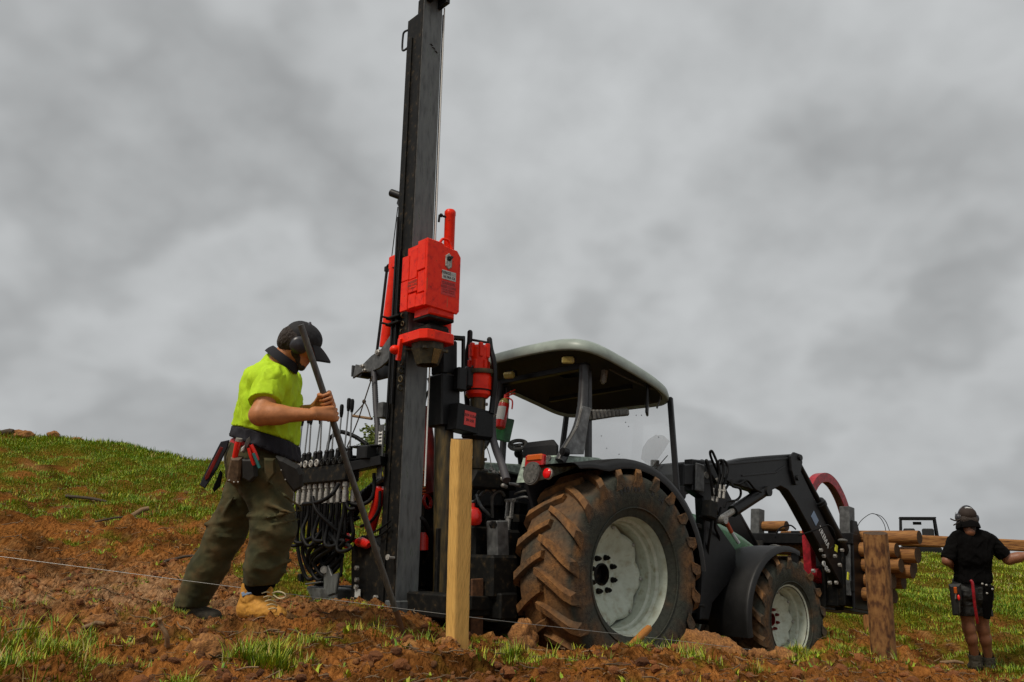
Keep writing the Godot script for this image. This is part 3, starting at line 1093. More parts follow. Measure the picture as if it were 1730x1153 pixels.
func tractor() -> void:
	var o := thing("tractor", "pale roofed green farm tractor without doors, its huge rear tyre caked in mud", "tractor", tractor_at())
	var right := Basis(v3(1, 0, 0), v3(0, 0, 1), v3(0, -1, 0))
	var left := Basis(Vector3.UP, PI) * right
	wheel("rear_wheel", o, Transform3D(right, v3(0, 0, 0.755)), 0.785, 0.53, 0.437, 21, 0.235, 1.0, 3, false)
	wheel("rear_wheel", o, Transform3D(left, v3(0, 0, -0.755)), 0.785, 0.53, 0.437, 21, 0.235, 1.0, 4, false)
	for w in [["tyre", 0.66, "540/65 - R 34", -1.95]]:
		var text: String = w[1 + 1]
		for k in text.length():
			if text[k] == " ":
				continue
			var a := -1.98 + k * 0.066
			var f := Transform3D(Basis(v3(cos(-a - PI / 2), sin(-a - PI / 2), 0), v3(cos(-a), sin(-a), 0), v3(0, 0, 1)), v3(cos(-a) * 0.625, sin(-a) * 0.625, 1.0245))
			lettering("size_marking", text[k], 0.042, f, M["black_print"], o)
	var steer := Basis(Vector3.UP, deg_to_rad(-1.8))
	wheel("front_wheel", o, Transform3D(steer * right, v3(2.53, -0.18, 0.60)), 0.585, 0.40, 0.312, 17, 0.145, 0.75, 5, true)
	wheel("front_wheel", o, Transform3D(steer * left, v3(2.53, -0.18, -0.60)), 0.585, 0.40, 0.312, 17, 0.145, 0.75, 6, true)

	# running gear
	var c := MB.new()
	c.slab(v3(-0.42, -0.28, -0.24), v3(0.55, 0.30, 0.24), 0.03)
	c.cyl(v3(0, 0, -0.58), v3(0, 0, 0.58), 0.13, 0.13, 20)
	c.cyl(v3(0, 0, 0.36), v3(0, 0, 0.56), 0.19, 0.16, 20)
	c.slab(v3(0.55, -0.24, -0.20), v3(1.4, 0.22, 0.20), 0.03)
	c.slab(v3(1.4, -0.22, -0.19), v3(2.75, 0.12, 0.19), 0.02)
	c.slab(v3(2.38, -0.28, -0.48), v3(2.62, -0.08, 0.48), 0.03)
	c.cyl(v3(2.53, -0.18, -0.5), v3(2.53, -0.18, 0.5), 0.09, 0.09, 16)
	part("transmission", c, M["black_dusty"], o)
	var tank := MB.new()
	tank.slab(v3(0.62, -0.30, 0.24), v3(1.28, 0.20, 0.52), 0.05)
	tank.slab(v3(0.62, -0.30, -0.52), v3(1.28, 0.20, -0.24), 0.05)
	part("fuel_tank", tank, M["black_dusty"], o)
	var stepm := MB.new()
	for y in [-0.38, -0.14]:
		stepm.slab(v3(0.98, y - 0.012, 0.50), v3(1.28, y + 0.012, 0.70), 0.006)
	stepm.bar(v3(1.0, -0.4, 0.52), v3(1.0, 0.24, 0.52), 0.02, 0.05)
	stepm.bar(v3(1.26, -0.4, 0.52), v3(1.26, 0.24, 0.52), 0.02, 0.05)
	part("step", stepm, M["black_dusty"], o)
	var fl := MB.new()
	fl.slab(v3(-0.42, 0.30, -0.44), v3(1.22, 0.36, 0.44), 0.015)
	part("platform", fl, M["black_dusty"], o)
	# bonnet
	var rows := []
	for s in 9:
		var x := lerpf(1.02, 2.86, s / 8.0)
		var e := 1.0 - pow(s / 8.0, 3.0) * 0.25
		var row := PackedVector3Array()
		for q in [[-1.0, 0.08], [-1.02, 0.42], [-0.92, 0.60], [-0.6, 0.69], [0.0, 0.71], [0.6, 0.69], [0.92, 0.60], [1.02, 0.42], [1.0, 0.08]]:
			row.append(Vector3(x, (q[1] + 0.03) * e, q[0] * 0.34 * e))
		rows.append(row)
	var hood := MB.new()
	hood.sheet(rows)
	hood.slab(v3(2.80, 0.05, -0.25), v3(2.88, 0.52, 0.25), 0.04)
	part("bonnet", hood, M["green_paint"], o)
	var grille := MB.new()
	for side in [-1, 1]:
		grille.slab(v3(1.5, 0.15, side * 0.345 - 0.006), v3(2.6, 0.40, side * 0.345 + 0.006), 0.01)
		for k in 9:
			grille.slab(v3(1.55 + k * 0.115, 0.17, side * 0.352 - 0.008), v3(1.61 + k * 0.115, 0.38, side * 0.352 + 0.008), 0.004)
	part("side_grille", grille, M["black_dusty"], o)
	var ex := MB.new()
	ex.cyl(v3(1.75, 0.7, -0.28), v3(1.75, 1.25, -0.28), 0.045)
	part("exhaust", ex, M["black_dusty"], o)
	# dashboard and steering wheel
	var dash := MB.new()
	dash.slab(v3(0.78, 0.34, -0.24), v3(1.06, 0.80, 0.24), 0.05)
	dash.cyl(v3(0.80, 0.7, 0), v3(0.62, 0.86, 0), 0.03)
	part("dashboard", dash, M["black_dusty"], o)
	var sw := MB.new()
	sw.ring(v3(0.60, 0.88, 0), v3(-0.6, 0.75, 0), 0.19, 0.014, 28)
	for k in 3:
		var b := sw.frame(v3(-0.6, 0.75, 0))
		var a := TAU * k / 3 + 0.5
		sw.cyl(v3(0.60, 0.88, 0), v3(0.60, 0.88, 0) + (b.x * cos(a) + b.y * sin(a)) * 0.19, 0.012)
	part("steering_wheel", sw, M["seat_fabric"], o)
	# fenders over the rear wheels
	for side in [1.0, -1.0]:
		var fr := []
		for s in 25:
			var a := deg_to_rad(lerpf(142.0, 8.0, s / 24.0))
			var row := PackedVector3Array()
			for q in [[0.42, 0.0], [0.45, 0.02], [0.70, 0.028], [0.93, 0.024], [0.975, 0.012], [0.985, -0.02], [0.98, -0.045]]:
				var rr := 0.865 + float(q[1])
				var p := v3(cos(a) * rr * 1.02, sin(a) * rr * 0.96, q[0] * side)
				if s < 7:      # the rear end runs out level and flat
					p.y = maxf(p.y, lerpf(0.74, 0.655, smoothstep(0.45, 0.95, -p.x)) + q[1] * 0.6)
				row.append(p)
			if side < 0:
				row.reverse()
			fr.append(row)
		var fm := MB.new()
		fm.sheet(fr)
		var under := []
		for row in fr:
			var nr := PackedVector3Array()
			for q in row:
				nr.append(q - Vector3(q.x, q.y, 0).normalized() * 0.012)
			under.push_front(nr)
		fm.sheet(under)
		part("rear_fender", fm, M["fender_black"], o)
		var inner := MB.new()
		var arc := []
		for s in 13:
			var a := deg_to_rad(lerpf(122.0, 27.0, s / 12.0))
			arc.append(Vector3(cos(a) * 0.87, sin(a) * 0.84, 0))
		arc.append_array([v3(0.76, 0.34, 0), v3(-0.52, 0.34, 0), v3(-0.66, 0.60, 0), v3(-0.62, 0.69, 0), v3(-0.52, 0.715, 0)])
		inner.prism(at_z(0.43 * side), xy(arc), 0.03)
		# pale body panel at the back of the fender with its lamps
		var pan := MB.new()
		pan.prism(at_z(0.42 * side + 0.02 * side), xy([v3(-0.66, 0.60, 0), v3(-0.61, 0.80, 0), v3(-0.44, 0.84, 0), v3(0.0, 0.90, 0), v3(0.3, 0.87, 0), v3(0.3, 0.80, 0), v3(-0.2, 0.80, 0), v3(-0.5, 0.66, 0)]), 0.24, 0.012)
		part("wing_panel", pan, M["pale_green"], o)
		part("fender_side", inner, M["lining"], o)
		var lampt := Transform3D(Basis(), v3(-0.640, 0.755, side * 0.505))
		if side > 0:
			var housing := MB.new()
			housing.box(lampt, v3(0.05, 0.10, 0.20), 0.012)
			var tl := part("tail_lamp", housing, M["tail_red"], o)
			var am := MB.new()
			am.box(Transform3D(Basis(), v3(-0.650, 0.78, 0.515)), v3(0.05, 0.052, 0.165), 0.010)
			part("indicator", am, M["amber"], tl)
			for q in [v3(-0.625, 0.775, 0.635), v3(-0.625, 0.725, 0.632)]:
				var bt := MB.new()
				bt.cyl(q, q + v3(-0.012, 0, 0), 0.022)
				part("panel_plug", bt, M["worn_grey"], o)
			var disc := MB.new()
			var dc: Vector3 = v3(-0.72, 0.652, 0.551)
			disc.cyl(dc + v3(0.02, 0, 0), dc, 0.088, 0.086, 32)
			disc.cyl(dc, dc + v3(-0.004, 0, 0), 0.08, 0.075, 32)
			var gd := part("round_plate", disc, M["worn_grey"], o)
			for k in 5:
				var a := 0.4 + k * 0.7
				var hole := MB.new()
				var hp := dc + v3(-0.0045, cos(a) * 0.062, sin(a) * 0.062)
				hole.cyl(hp + v3(0.002, 0, 0), hp, 0.006)
				part("rivet", hole, M["black_print"], gd)
			var rf := MB.new()
			var rc: Vector3 = v3(-0.7, 0.647, 0.699)
			rf.lathe(Transform3D(Basis(v3(0, 1, 0), v3(-1, 0, 0), v3(0, 0, 1)), rc), PackedVector2Array([Vector2(0.037, -0.02), Vector2(0.037, 0.006), Vector2(0.028, 0.013), Vector2(0, 0.016)]), 20)
			part("round_reflector", rf, M["reflector"], o)
			var br := MB.new()
			br.lathe(Transform3D(Basis(v3(0, 1, 0), v3(-1, 0, 0), v3(0, 0, 1)), rc + v3(0.012, 0, 0)), PackedVector2Array([Vector2(0.044, -0.01), Vector2(0.044, 0.005), Vector2(0.036, 0.006)]), 20)
			part("reflector_bezel", br, M["zinc"], o)
			var kn := MB.new()
			var kp: Vector3 = v3(-0.55, 0.837, 0.69)
			kn.cyl(kp + v3(0.05, 0, 0), kp, 0.032, 0.030, 20)
			kn.cyl(kp, kp + v3(-0.004, 0, 0), 0.02, 0.018, 16)
			part("switch_knob", kn, M["black"], o)
	# lamp on a stalk on the far wing, seen past the seat
	var stalk := MB.new()
	var lp := v3(-0.066, 1.062, -0.35)
	stalk.ring(lp, v3(-0.55, 0.75, 0.40), 0.075, 0.018, 24)
	stalk.cyl(lp, lp + v3(0.0, -0.02, 0), 0.03)
	for k in 3:
		var a := TAU * k / 3
		stalk.cyl(lp, lp + v3(cos(a), 0.25 * cos(a), sin(a)) * 0.07, 0.013)
	part("spinner_wheel", stalk, M["worn_grey"], o)
	var st2 := MB.new()
	hose(st2, [lp + v3(0, -0.01, 0), lp + v3(0.03, -0.07, 0), lp + v3(0.05, -0.16, 0.01), lp + v3(0.05, -0.3, 0.02)], 0.028)
	st2.ball(lp + v3(0.015, -0.07, 0), v3(0.04, 0.045, 0.04))
	part("spinner_stem", st2, M["black_dusty"], o)
	# seat
	var seat := MB.new()
	seat.box(Transform3D(Basis(Vector3.BACK, 0.1), v3(-0.13, 0.88, 0.02)), v3(0.13, 0.34, 0.40), 0.055)
	part("seat_back", seat, M["seat_fabric"], o)
	var cush := MB.new()
	cush.slab(v3(-0.12, 0.60, -0.22), v3(0.36, 0.72, 0.26), 0.05)
	cush.slab(v3(-0.05, 0.36, -0.14), v3(0.28, 0.62, 0.18), 0.03)
	part("seat_cushion", cush, M["seat_fabric"], o)
	# roll bar legs
	for side in [1.0, -1.0]:
		var leg := MB.new()
		var pth := curve([v3(-0.20, 1.62, 0.52 * side), v3(-0.20, 1.40, 0.53 * side), v3(-0.22, 1.22, 0.545 * side), v3(-0.28, 1.05, 0.56 * side), v3(-0.40, 0.88, 0.575 * side), v3(-0.46, 0.78, 0.58 * side)], 4)
		leg.tube(pth, 0.043, 14)
		leg.bar(v3(-0.13, 1.60, 0.50 * side), v3(-0.08, 0.84, 0.52 * side), 0.05, 0.05, v3(0, 0, 1), 0.008)
		part("roll_bar_leg", leg, M["roll_bar"], o)
	var gus := MB.new()
	gus.prism(at_z(0.615), xy([v3(-0.503, 0.829, 0.62), v3(-0.413, 0.956, 0.62), v3(-0.351, 1.07, 0.62), v3(-0.315, 1.182, 0.62), v3(-0.295, 1.253, 0.62), v3(-0.192, 1.257, 0.62), v3(-0.213, 1.176, 0.62), v3(-0.246, 0.877, 0.62)]), 0.022, 0.004)
	part("gusset_plate", gus, M["grey_panel"], o)
	var gl := MB.new()
	gl.bar(v3(-0.501, 0.837, 0.63), v3(-0.349, 1.07, 0.63), 0.012, 0.02, v3(0, 0, 1), 0.004)
	gl.bar(v3(-0.349, 1.07, 0.63), v3(-0.31, 1.229, 0.63), 0.012, 0.02, v3(0, 0, 1), 0.004)
	part("gusset_edge", gl, M["worn_grey"], o)
	# concertina sleeve of the folded arm beside the post
	var arm := MB.new()
	var a0 := v3(-0.173, 1.206, 0.6)
	var a1 := v3(0.267, 1.328, 0.6)
	for k in 7:
		arm.bar(a0.lerp(a1, k / 10.0), a0.lerp(a1, (k + 0.86) / 10.0), 0.07, 0.085 - 0.004 * k, Vector3.UP, 0.012)
	arm.bar(a0.lerp(a1, 0.69), a1, 0.06, 0.062, Vector3.UP, 0.014)
	part("arm_rest", arm, M["worn_grey"], o)
	# roof: a pale moulded canopy with a dark lining
	var ring := func(inset: float, y: float) -> PackedVector3Array:
		var row := PackedVector3Array()
		for s in 72:
			var t := TAU * s / 72
			var e := 0.36
			var cx := signf(cos(t)) * pow(absf(cos(t)), e)
			var cz := -signf(sin(t)) * pow(absf(sin(t)), e)
			var x := 0.19 + cx * (0.66 - inset)
			var z := cz * (0.735 - inset - 0.05 * (x - 0.185))
			row.append(Vector3(x, y + 0.045 - 0.095 * (x + 0.42) - 0.05 * pow(clampf((x - 0.185) / 0.62, 0, 1), 2.0) - 0.03 * pow(absf(z) / 0.7, 2.0), z))
		return row
	var roof := MB.new()
	roof.sheet([ring.call(0.045, 1.672), ring.call(0.012, 1.655), ring.call(0.0, 1.668), ring.call(-0.004, 1.70), ring.call(0.008, 1.74), ring.call(0.045, 1.768), ring.call(0.12, 1.79), ring.call(0.25, 1.81), ring.call(0.45, 1.825), ring.call(0.6, 1.83)], true)
	part("roof", roof, M["roof_paint"], o)
	var lining := MB.new()
	lining.sheet([ring.call(0.6, 1.735), ring.call(0.3, 1.725), ring.call(0.12, 1.705), ring.call(0.040, 1.676)], true)
	part("roof_lining", lining, M["lining"], o)
	var crosses := MB.new()
	crosses.bar(v3(-0.19, 1.62, -0.55), v3(-0.19, 1.62, 0.55), 0.06, 0.05)
	crosses.bar(v3(0.42, 1.60, -0.5), v3(0.42, 1.60, 0.5), 0.04, 0.04)
	part("roof_frame", crosses, M["black"], o)
	for q in [[v3(-0.36, 1.607, -0.218), v3(-0.8, -0.5, 0.2)], [v3(-0.36, 1.631, 0.49), v3(-0.8, -0.3, 0.5)]]:
		var lm := MB.new()
		var b := lm.frame(q[1])
		lm.box(Transform3D(b, q[0]), v3(0.10, 0.058, 0.05), 0.012)
		var work := part("work_lamp", lm, M["lamp_yellow"], o)
		var sh := MB.new()
		sh.box(Transform3D(b, q[0] - b.z * 0.03), v3(0.112, 0.07, 0.05), 0.014)
		part("lamp_shell", sh, M["black"], work)
	var vent := MB.new()
	vent.box(Transform3D(Basis(Vector3.BACK, 0.0), v3(-0.445, 1.759, -0.04)), v3(0.012, 0.03, 0.085), 0.004)
	part("roof_vent", vent, M["black_print"], o)
	# windscreen between the front roof posts
	var fp := [v3(0.78, 1.538, 0.643), v3(0.8, 0.764, 0.728)]
	var post := MB.new()
	post.bar(fp[0] + v3(-0.01, 0.03, 0), fp[1], 0.045, 0.045, Vector3.UP, 0.006)
	part("windscreen_post", post, M["black"], o)
	var post2 := MB.new()
	post2.bar(v3(0.78, 1.56, -0.62), v3(0.80, 0.76, -0.70), 0.045, 0.045, Vector3.UP, 0.006)
	part("windscreen_post", post2, M["black"], o)
	var sill := MB.new()
	sill.bar(fp[1] + v3(0, -0.005, 0.02), v3(0.80, 0.755, -0.71), 0.05, 0.03, Vector3.UP, 0.006)
	part("windscreen_sill", sill, M["black"], o)
	var pane := MB.new()
	pane.quad(v3(0.785, 1.545, -0.60), v3(0.80, 0.772, -0.68), fp[1] + v3(0, 0.012, -0.03), fp[0] + v3(0, 0.02, -0.03))
	part("windscreen_pane", pane, M["glass"], o)
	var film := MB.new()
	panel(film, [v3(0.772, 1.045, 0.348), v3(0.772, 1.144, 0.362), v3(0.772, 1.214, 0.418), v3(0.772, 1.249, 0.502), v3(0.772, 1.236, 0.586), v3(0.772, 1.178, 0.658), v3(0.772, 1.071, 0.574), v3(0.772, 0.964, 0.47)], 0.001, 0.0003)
	part("pale_patch", film, M["film"], o)  # thin pale see-through patch just inside the pane
	for q in [v3(0.772, 1.448, 0.27), v3(0.772, 1.442, 0.332), v3(0.772, 1.395, 0.149), v3(0.772, 1.293, -0.138), v3(0.772, 1.225, 0.535), v3(0.772, 1.353, 0.187), v3(0.772, 1.105, 0.092), v3(0.772, 1.171, -0.063)]:
		var speck := MB.new()
		speck.ball(q, v3(0.004, 0.006, 0.005), 6)
		part("mud_speck", speck, M["black_print"], o)
	var wiper := MB.new()
	wiper.tube(PackedVector3Array([v3(0.77, 0.839, 0.394), v3(0.77, 1.056, 0.64)]), 0.004)
	part("wiper", wiper, M["worn_grey"], o)
	# mirror arm and mirror under the roof edge
	var mr := MB.new()
	hose(mr, [v3(0.073, 1.659, 0.55), v3(0.245, 1.614, 0.6), v3(0.496, 1.595, 0.62), v3(0.633, 1.596, 0.62), v3(0.669, 1.547, 0.62), v3(0.626, 1.442, 0.62)], 0.008)
	part("mirror_arm", mr, M["worn_grey"], o)
	var mi := MB.new()
	mi.box(Transform3D(Basis(Vector3.UP, 0.62), v3(0.495, 1.48, 0.62)), v3(0.15, 0.25, 0.022), 0.01)
	part("mirror", mi, M["black"], o)
	var ram := MB.new()
	ram.cyl(v3(0.126, 1.672, 0.45), v3(0.112, 1.575, 0.45), 0.028)
	ram.cyl(v3(0.112, 1.575, 0.45), v3(0.106, 1.558, 0.45), 0.016)
	part("roof_lamp", ram, M["zinc"], o)
	# front fender over the right front wheel, a broad black mudguard
	for side in [1.0, -1.0]:
		var fr := []
		for s in 19:
			var a := deg_to_rad(lerpf(196.0, 76.0, s / 18.0))
			var row := PackedVector3Array()
			for q in [[0.36, -0.02], [0.365, 0.0], [0.5, 0.012], [0.68, 0.010], [0.74, 0.004], [0.765, 0.012], [0.785, 0.0], [0.79, -0.03]]:
				var rr := 0.665 + float(q[1])
				row.append(v3(2.50 + cos(a) * rr * 1.06, -0.18 + sin(a) * rr * 1.0, q[0] * side))
			if side < 0:
				row.reverse()
			fr.append(row)
		var fm := MB.new()
		fm.sheet(fr)
		var under := []
		for row in fr:
			var nr := PackedVector3Array()
			for q in row:
				nr.append(q - (Vector3(q.x, q.y, 0) - v3(2.5, -0.18, 0)).normalized() * 0.012)
			under.push_front(nr)
		fm.sheet(under)
		part("front_fender", fm, M["fender_black"], o)
		var stay := MB.new()
		hose(stay, [v3(2.5, 0.47, 0.74 * side), v3(2.62, 0.51, 0.5 * side), v3(2.7, 0.36, 0.34 * side), v3(2.6, 0.0, 0.3 * side)], 0.012)
		part("fender_stay", stay, M["worn_grey"], o)
	# lift arms and hitch at the back
	var hitch := MB.new()
	for side in [1.0, -1.0]:
		hitch.bar(v3(-0.2, -0.25, 0.30 * side), v3(-1.08, -0.30, 0.42 * side), 0.05, 0.09)
		hitch.bar(v3(-0.30, 0.36, 0.26 * side), v3(-0.62, 0.34, 0.32 * side), 0.06, 0.06)
	hitch.slab(v3(-0.5, 0.10, -0.2), v3(-0.38, 0.5, 0.2), 0.02)
	hitch.slab(v3(-0.48, -0.38, -0.08), v3(-0.36, -0.1, 0.08), 0.02)
	part("lift_arms", hitch, M["black_dusty"], o)
	for side in [1.0, -1.0]:
		var rod := MB.new()
		var e0 := v3(-0.62, 0.467, 0.238)
		var e1 := v3(-0.62, 0.126, 0.218)
		if side < 0:
			e0.z = -e0.z
			e1.z = -e1.z
		for dz in [-0.028, 0.028]:
			rod.bar(e0 + v3(0, 0, dz), e0 + v3(0, -0.12, dz * 0.9), 0.012, 0.035, v3(1, 0, 0), 0.004)
		rod.bar(e0 + v3(0, -0.12, -0.034), e0 + v3(0, -0.12, 0.034), 0.035, 0.02)
		rod.cyl(e0 + v3(0, -0.12, 0), e0.lerp(e1, 0.6) + v3(0, -0.02, 0), 0.024)
		rod.cyl(e0.lerp(e1, 0.6), e1, 0.034)
		rod.cyl(e0 + v3(0, 0.01, -0.05), e0 + v3(0, 0.01, 0.05), 0.014)
		part("lift_rod", rod, M["zinc"], o)
	# couplings, pipes and hoses across the back of the cab
	var cp := MB.new()
	for k in 9:
		var q := v3(-0.6, 0.642, 0.053) + v3(0, -0.035 * (k / 3) + 0.01 * sin(k * 2.3), 0.055 * (k % 3) - 0.03 * (k / 3))
		cp.cyl(q, q + v3(-0.09, 0.01, 0.02), 0.018, 0.018, 10)
		cp.hexnut(q + v3(-0.09, 0.01, 0.02), v3(-1, 0.1, 0.2), 0.022, 0.03)
	cp.slab(v3(-0.6, 0.494, -0.119) - v3(0.02, 0.06, 0.05), v3(-0.55, 0.66, 0.051) + v3(0, 0.03, 0.1), 0.01)
	part("coupling_block", cp, M["black_dusty"], o)
	for k in 14:
		var q := v3(-0.66, 0.687, 0.086) + v3(-0.06 + 0.02 * (k % 2), -0.026 * (k / 2) + 0.01, 0.06 * (k % 4) + 0.02 * (k / 4) - 0.04)
		var f := MB.new()
		f.cyl(q, q + v3(-0.045, 0.012 * sin(k * 1.7), 0.02), 0.015, 0.013, 10)
		f.ball(q + v3(-0.05, 0.0, 0.02), v3(0.018, 0.018, 0.018), 10)
		part("coupler", f, M["zinc"], o)
	var hp := [
		[v3(-0.75, 0.483, -0.034), v3(-0.72, 0.608, 0.075), v3(-0.68, 0.605, 0.176)],
		[v3(-0.75, 0.446, -0.043), v3(-0.75, 0.567, 0.151), v3(-0.66, 0.595, 0.265), v3(-0.6, 0.585, 0.322)],
		[v3(-0.7, 0.337, 0.142), v3(-0.75, 0.485, 0.177), v3(-0.72, 0.533, 0.225), v3(-0.66, 0.507, 0.209)],
		[v3(-0.8, 0.491, 0.053), v3(-0.85, 0.404, 0.168), v3(-0.7, 0.35, 0.112)],
		[v3(-0.8, 0.191, 0.059), v3(-0.8, 0.213, 0.228), v3(-0.62, 0.325, 0.142)],
		[v3(-0.8, 0.06, 0.094), v3(-0.8, 0.006, 0.192), v3(-0.62, 0.147, 0.1)],
		[v3(-0.6, 0.528, 0.262), v3(-0.6, 0.546, 0.393), v3(-0.5, 0.508, 0.391)],
		[v3(-0.6, 0.483, 0.241), v3(-0.6, 0.501, 0.385), v3(-0.5, 0.472, 0.375)],
	]
	for k in hp.size():
		var h := MB.new()
		hose(h, hp[k], 0.013 if k < 6 else 0.009)
		part("hydraulic_hose", h, M["worn_grey"] if k % 2 == 0 else M["grey_panel"], o)  # grey colour stands in for the highlights along these dark hoses
	# extinguisher's post: the far roll bar leg already stands there; a plate mirror hangs beside it
	var pm := MB.new()
	pm.box(Transform3D(Basis(Vector3.UP, -0.75) * Basis(Vector3.BACK, -0.12), v3(-0.187, 1.182, -0.42)), v3(0.15, 0.21, 0.02), 0.01)
	part("green_plate", pm, M["green_paint"], o)

	var fx := thing("fire_extinguisher", "small red fire extinguisher with a white label strapped to the far roof post", "fire extinguisher", tractor_at())
	var body := MB.new()
	var e0 := v3(-0.287, 1.166, -0.36)
	var e1 := v3(-0.261, 1.394, -0.36)
	var ax := (e1 - e0).normalized()
	var eb := body.frame(ax)
	body.lathe(Transform3D(Basis(eb.x, eb.z, -eb.y), e0), PackedVector2Array([Vector2(0, 0), Vector2(0.043, 0.002), Vector2(0.048, 0.015), Vector2(0.048, 0.215), Vector2(0.04, 0.245), Vector2(0.018, 0.262), Vector2(0, 0.262)]), 20)
	part("cylinder", body, M["canister_red"], fx)
	var lab := MB.new()
	lab.lathe(Transform3D(Basis(eb.x, eb.z, -eb.y), e0), PackedVector2Array([Vector2(0.0488, 0.07), Vector2(0.0488, 0.19)]), 14, 35, 2.6, 0.2)
	part("label", lab, M["white_label"], fx)
	var cap := MB.new()
	cap.lathe(Transform3D(Basis(eb.x, eb.z, -eb.y), e0), PackedVector2Array([Vector2(0.045, 0.225), Vector2(0.045, 0.24), Vector2(0.03, 0.262), Vector2(0.016, 0.275)]), 18)
	part("collar", cap, M["lamp_yellow"], fx)
	var hd := MB.new()
	var top := e0 + ax * 0.275
	hd.cyl(top, top + ax * 0.035, 0.014)
	hd.bar(top + ax * 0.02, top + ax * 0.035 + v3(0.03, 0.01, 0.09), 0.018, 0.01)
	hd.bar(top + ax * 0.04, top + ax * 0.07 + v3(0.03, 0.01, 0.08), 0.018, 0.008)
	hose(hd, [top + ax * 0.01, top + v3(0.02, -0.02, 0.07), top + v3(0.02, -0.1, 0.08)], 0.007)
	part("handle", hd, M["tool_red"], fx)


func loader() -> void:
	var o := thing("front_loader", "black front loader with curved arms and hydraulic rams raised before the tractor", "loader", tractor_at())
	for side in [1.0, -1.0]:
		var z: float = 0.50 * side
		var tower := MB.new()
		tower.prism(at_z(z), xy([v3(1.42, -0.25, 0), v3(1.46, 0.5, 0), v3(1.42, 0.80, 0), v3(1.26, 0.84, 0), v3(1.25, 1.12, 0), v3(1.42, 1.14, 0), v3(1.60, 1.0, 0), v3(1.62, 0.62, 0), v3(1.95, 0.40, 0), v3(1.95, 0.18, 0), v3(1.6, -0.1, 0), v3(1.55, -0.25, 0)]), 0.10, 0.01)
		tower.slab(v3(1.3, -0.22, minf(z, 0.2 * side)), v3(1.55, 0.02, maxf(z, 0.2 * side)), 0.02)
		part("tower", tower, M["black"], o)
		var cover := MB.new()
		cover.box(Transform3D(Basis(), v3(1.335, 0.965, z + 0.066 * side)), v3(0.13, 0.25, 0.022), 0.008)
		part("tower_plate", cover, M["plate_grey"], o)
		var arm := MB.new()
		arm.prism(at_z(z), xy([v3(1.12, 0.86, 0), v3(1.12, 1.05, 0), v3(1.7, 1.165, 0), v3(2.1, 1.29, 0), v3(2.5, 1.385, 0), v3(2.95, 1.485, 0), v3(3.04, 1.47, 0), v3(3.10, 1.36, 0), v3(4.24, 0.30, 0), v3(4.20, 0.12, 0), v3(4.08, 0.11, 0), v3(3.0, 1.0, 0), v3(2.86, 1.09, 0), v3(2.72, 1.11, 0), v3(2.52, 1.03, 0), v3(2.40, 0.93, 0), v3(2.28, 0.99, 0), v3(1.9, 1.0, 0), v3(1.5, 0.93, 0)]), 0.11, 0.012)
		part("arm", arm, M["black"], o)
		var rib := MB.new()
		rib.bar(v3(2.02, 1.10, z + 0.058 * side), v3(2.62, 1.235, z + 0.058 * side), 0.012, 0.02, Vector3.UP, 0.004)
		rib.bar(v3(2.62, 1.235, z + 0.058 * side), v3(2.8, 1.33, z + 0.058 * side), 0.012, 0.02, Vector3.UP, 0.004)
		rib.bar(v3(1.7, 1.15, z + 0.056 * side), v3(2.9, 1.43, z + 0.056 * side), 0.014, 0.022, Vector3.UP, 0.004)
		part("arm_rib", rib, M["black"], o)
		var lift := MB.new()
		lift.cyl(v3(1.93, 0.75, z + 0.02 * side), v3(2.46, 1.02, z + 0.02 * side), 0.055, 0.055, 18)
		lift.cyl(v3(2.46, 1.02, z - 0.05 * side), v3(2.46, 1.02, z + 0.09 * side), 0.05, 0.05, 16)
		part("lift_ram", lift, M["black"], o)
		var rodm := MB.new()
		rodm.cyl(v3(1.72, 0.645, z + 0.02 * side), v3(1.95, 0.76, z + 0.02 * side), 0.03)
		rodm.cyl(v3(1.72, 0.645, z - 0.06 * side), v3(1.72, 0.645, z + 0.09 * side), 0.04)
		part("ram_rod", rodm, M["zinc"], o)
		var knee := MB.new()
		knee.prism(at_z(z + 0.072 * side), xy([v3(2.86, 1.44, 0), v3(2.94, 1.50, 0), v3(3.08, 1.50, 0), v3(3.10, 1.42, 0), v3(3.02, 1.18, 0), v3(2.96, 1.16, 0), v3(2.88, 1.3, 0)]), 0.03, 0.006)
		knee.cyl(v3(2.99, 1.24, z), v3(2.99, 1.24, z + 0.105 * side), 0.028)
		knee.cyl(v3(3.04, 1.46, z), v3(3.04, 1.46, z + 0.105 * side), 0.03)
		part("knee_plate", knee, M["black"], o)
		var tilt := MB.new()
		tilt.cyl(v3(3.08, 1.42, z + 0.04 * side), v3(3.55, 1.02, z + 0.05 * side), 0.03, 0.03, 14)
		tilt.cyl(v3(3.48, 1.08, z + 0.05 * side), v3(4.16, 0.50, z + 0.05 * side), 0.058, 0.058, 18)
		tilt.cyl(v3(3.50, 1.06, z + 0.05 * side), v3(3.53, 1.035, z + 0.05 * side), 0.068, 0.068, 18)
		part("tilt_ram", tilt, M["black"], o)
		var pin := MB.new()
		for q in [v3(1.42, 1.0, 0), v3(1.62, 0.98, 0), v3(4.12, 0.24, 0), v3(4.05, 0.40, 0)]:
			pin.cyl(q + v3(0, 0, z), q + v3(0, 0, z + 0.085 * side), 0.032)
		part("pivot_pin", pin, M["worn_grey"], o)
	# maker's name and labels along the near arm
	var along := Vector3(1.14, -1.06, 0).normalized()
	var across := Vector3(1.06, 1.14, 0).normalized()
	var base := v3(3.47, 0.80, 0.5575)
	lettering("maker_name", "TRIMA", 0.064, Transform3D(Basis(along, across, Vector3.BACK), base + along * 0.13), M["white_print"], o)
	var bl := MB.new()
	bl.box(Transform3D(Basis(along, across, Vector3.BACK), base - along * 0.12), v3(0.13, 0.09, 0.004), 0.001)
	part("maker_emblem", bl, M["blue_label"], o)
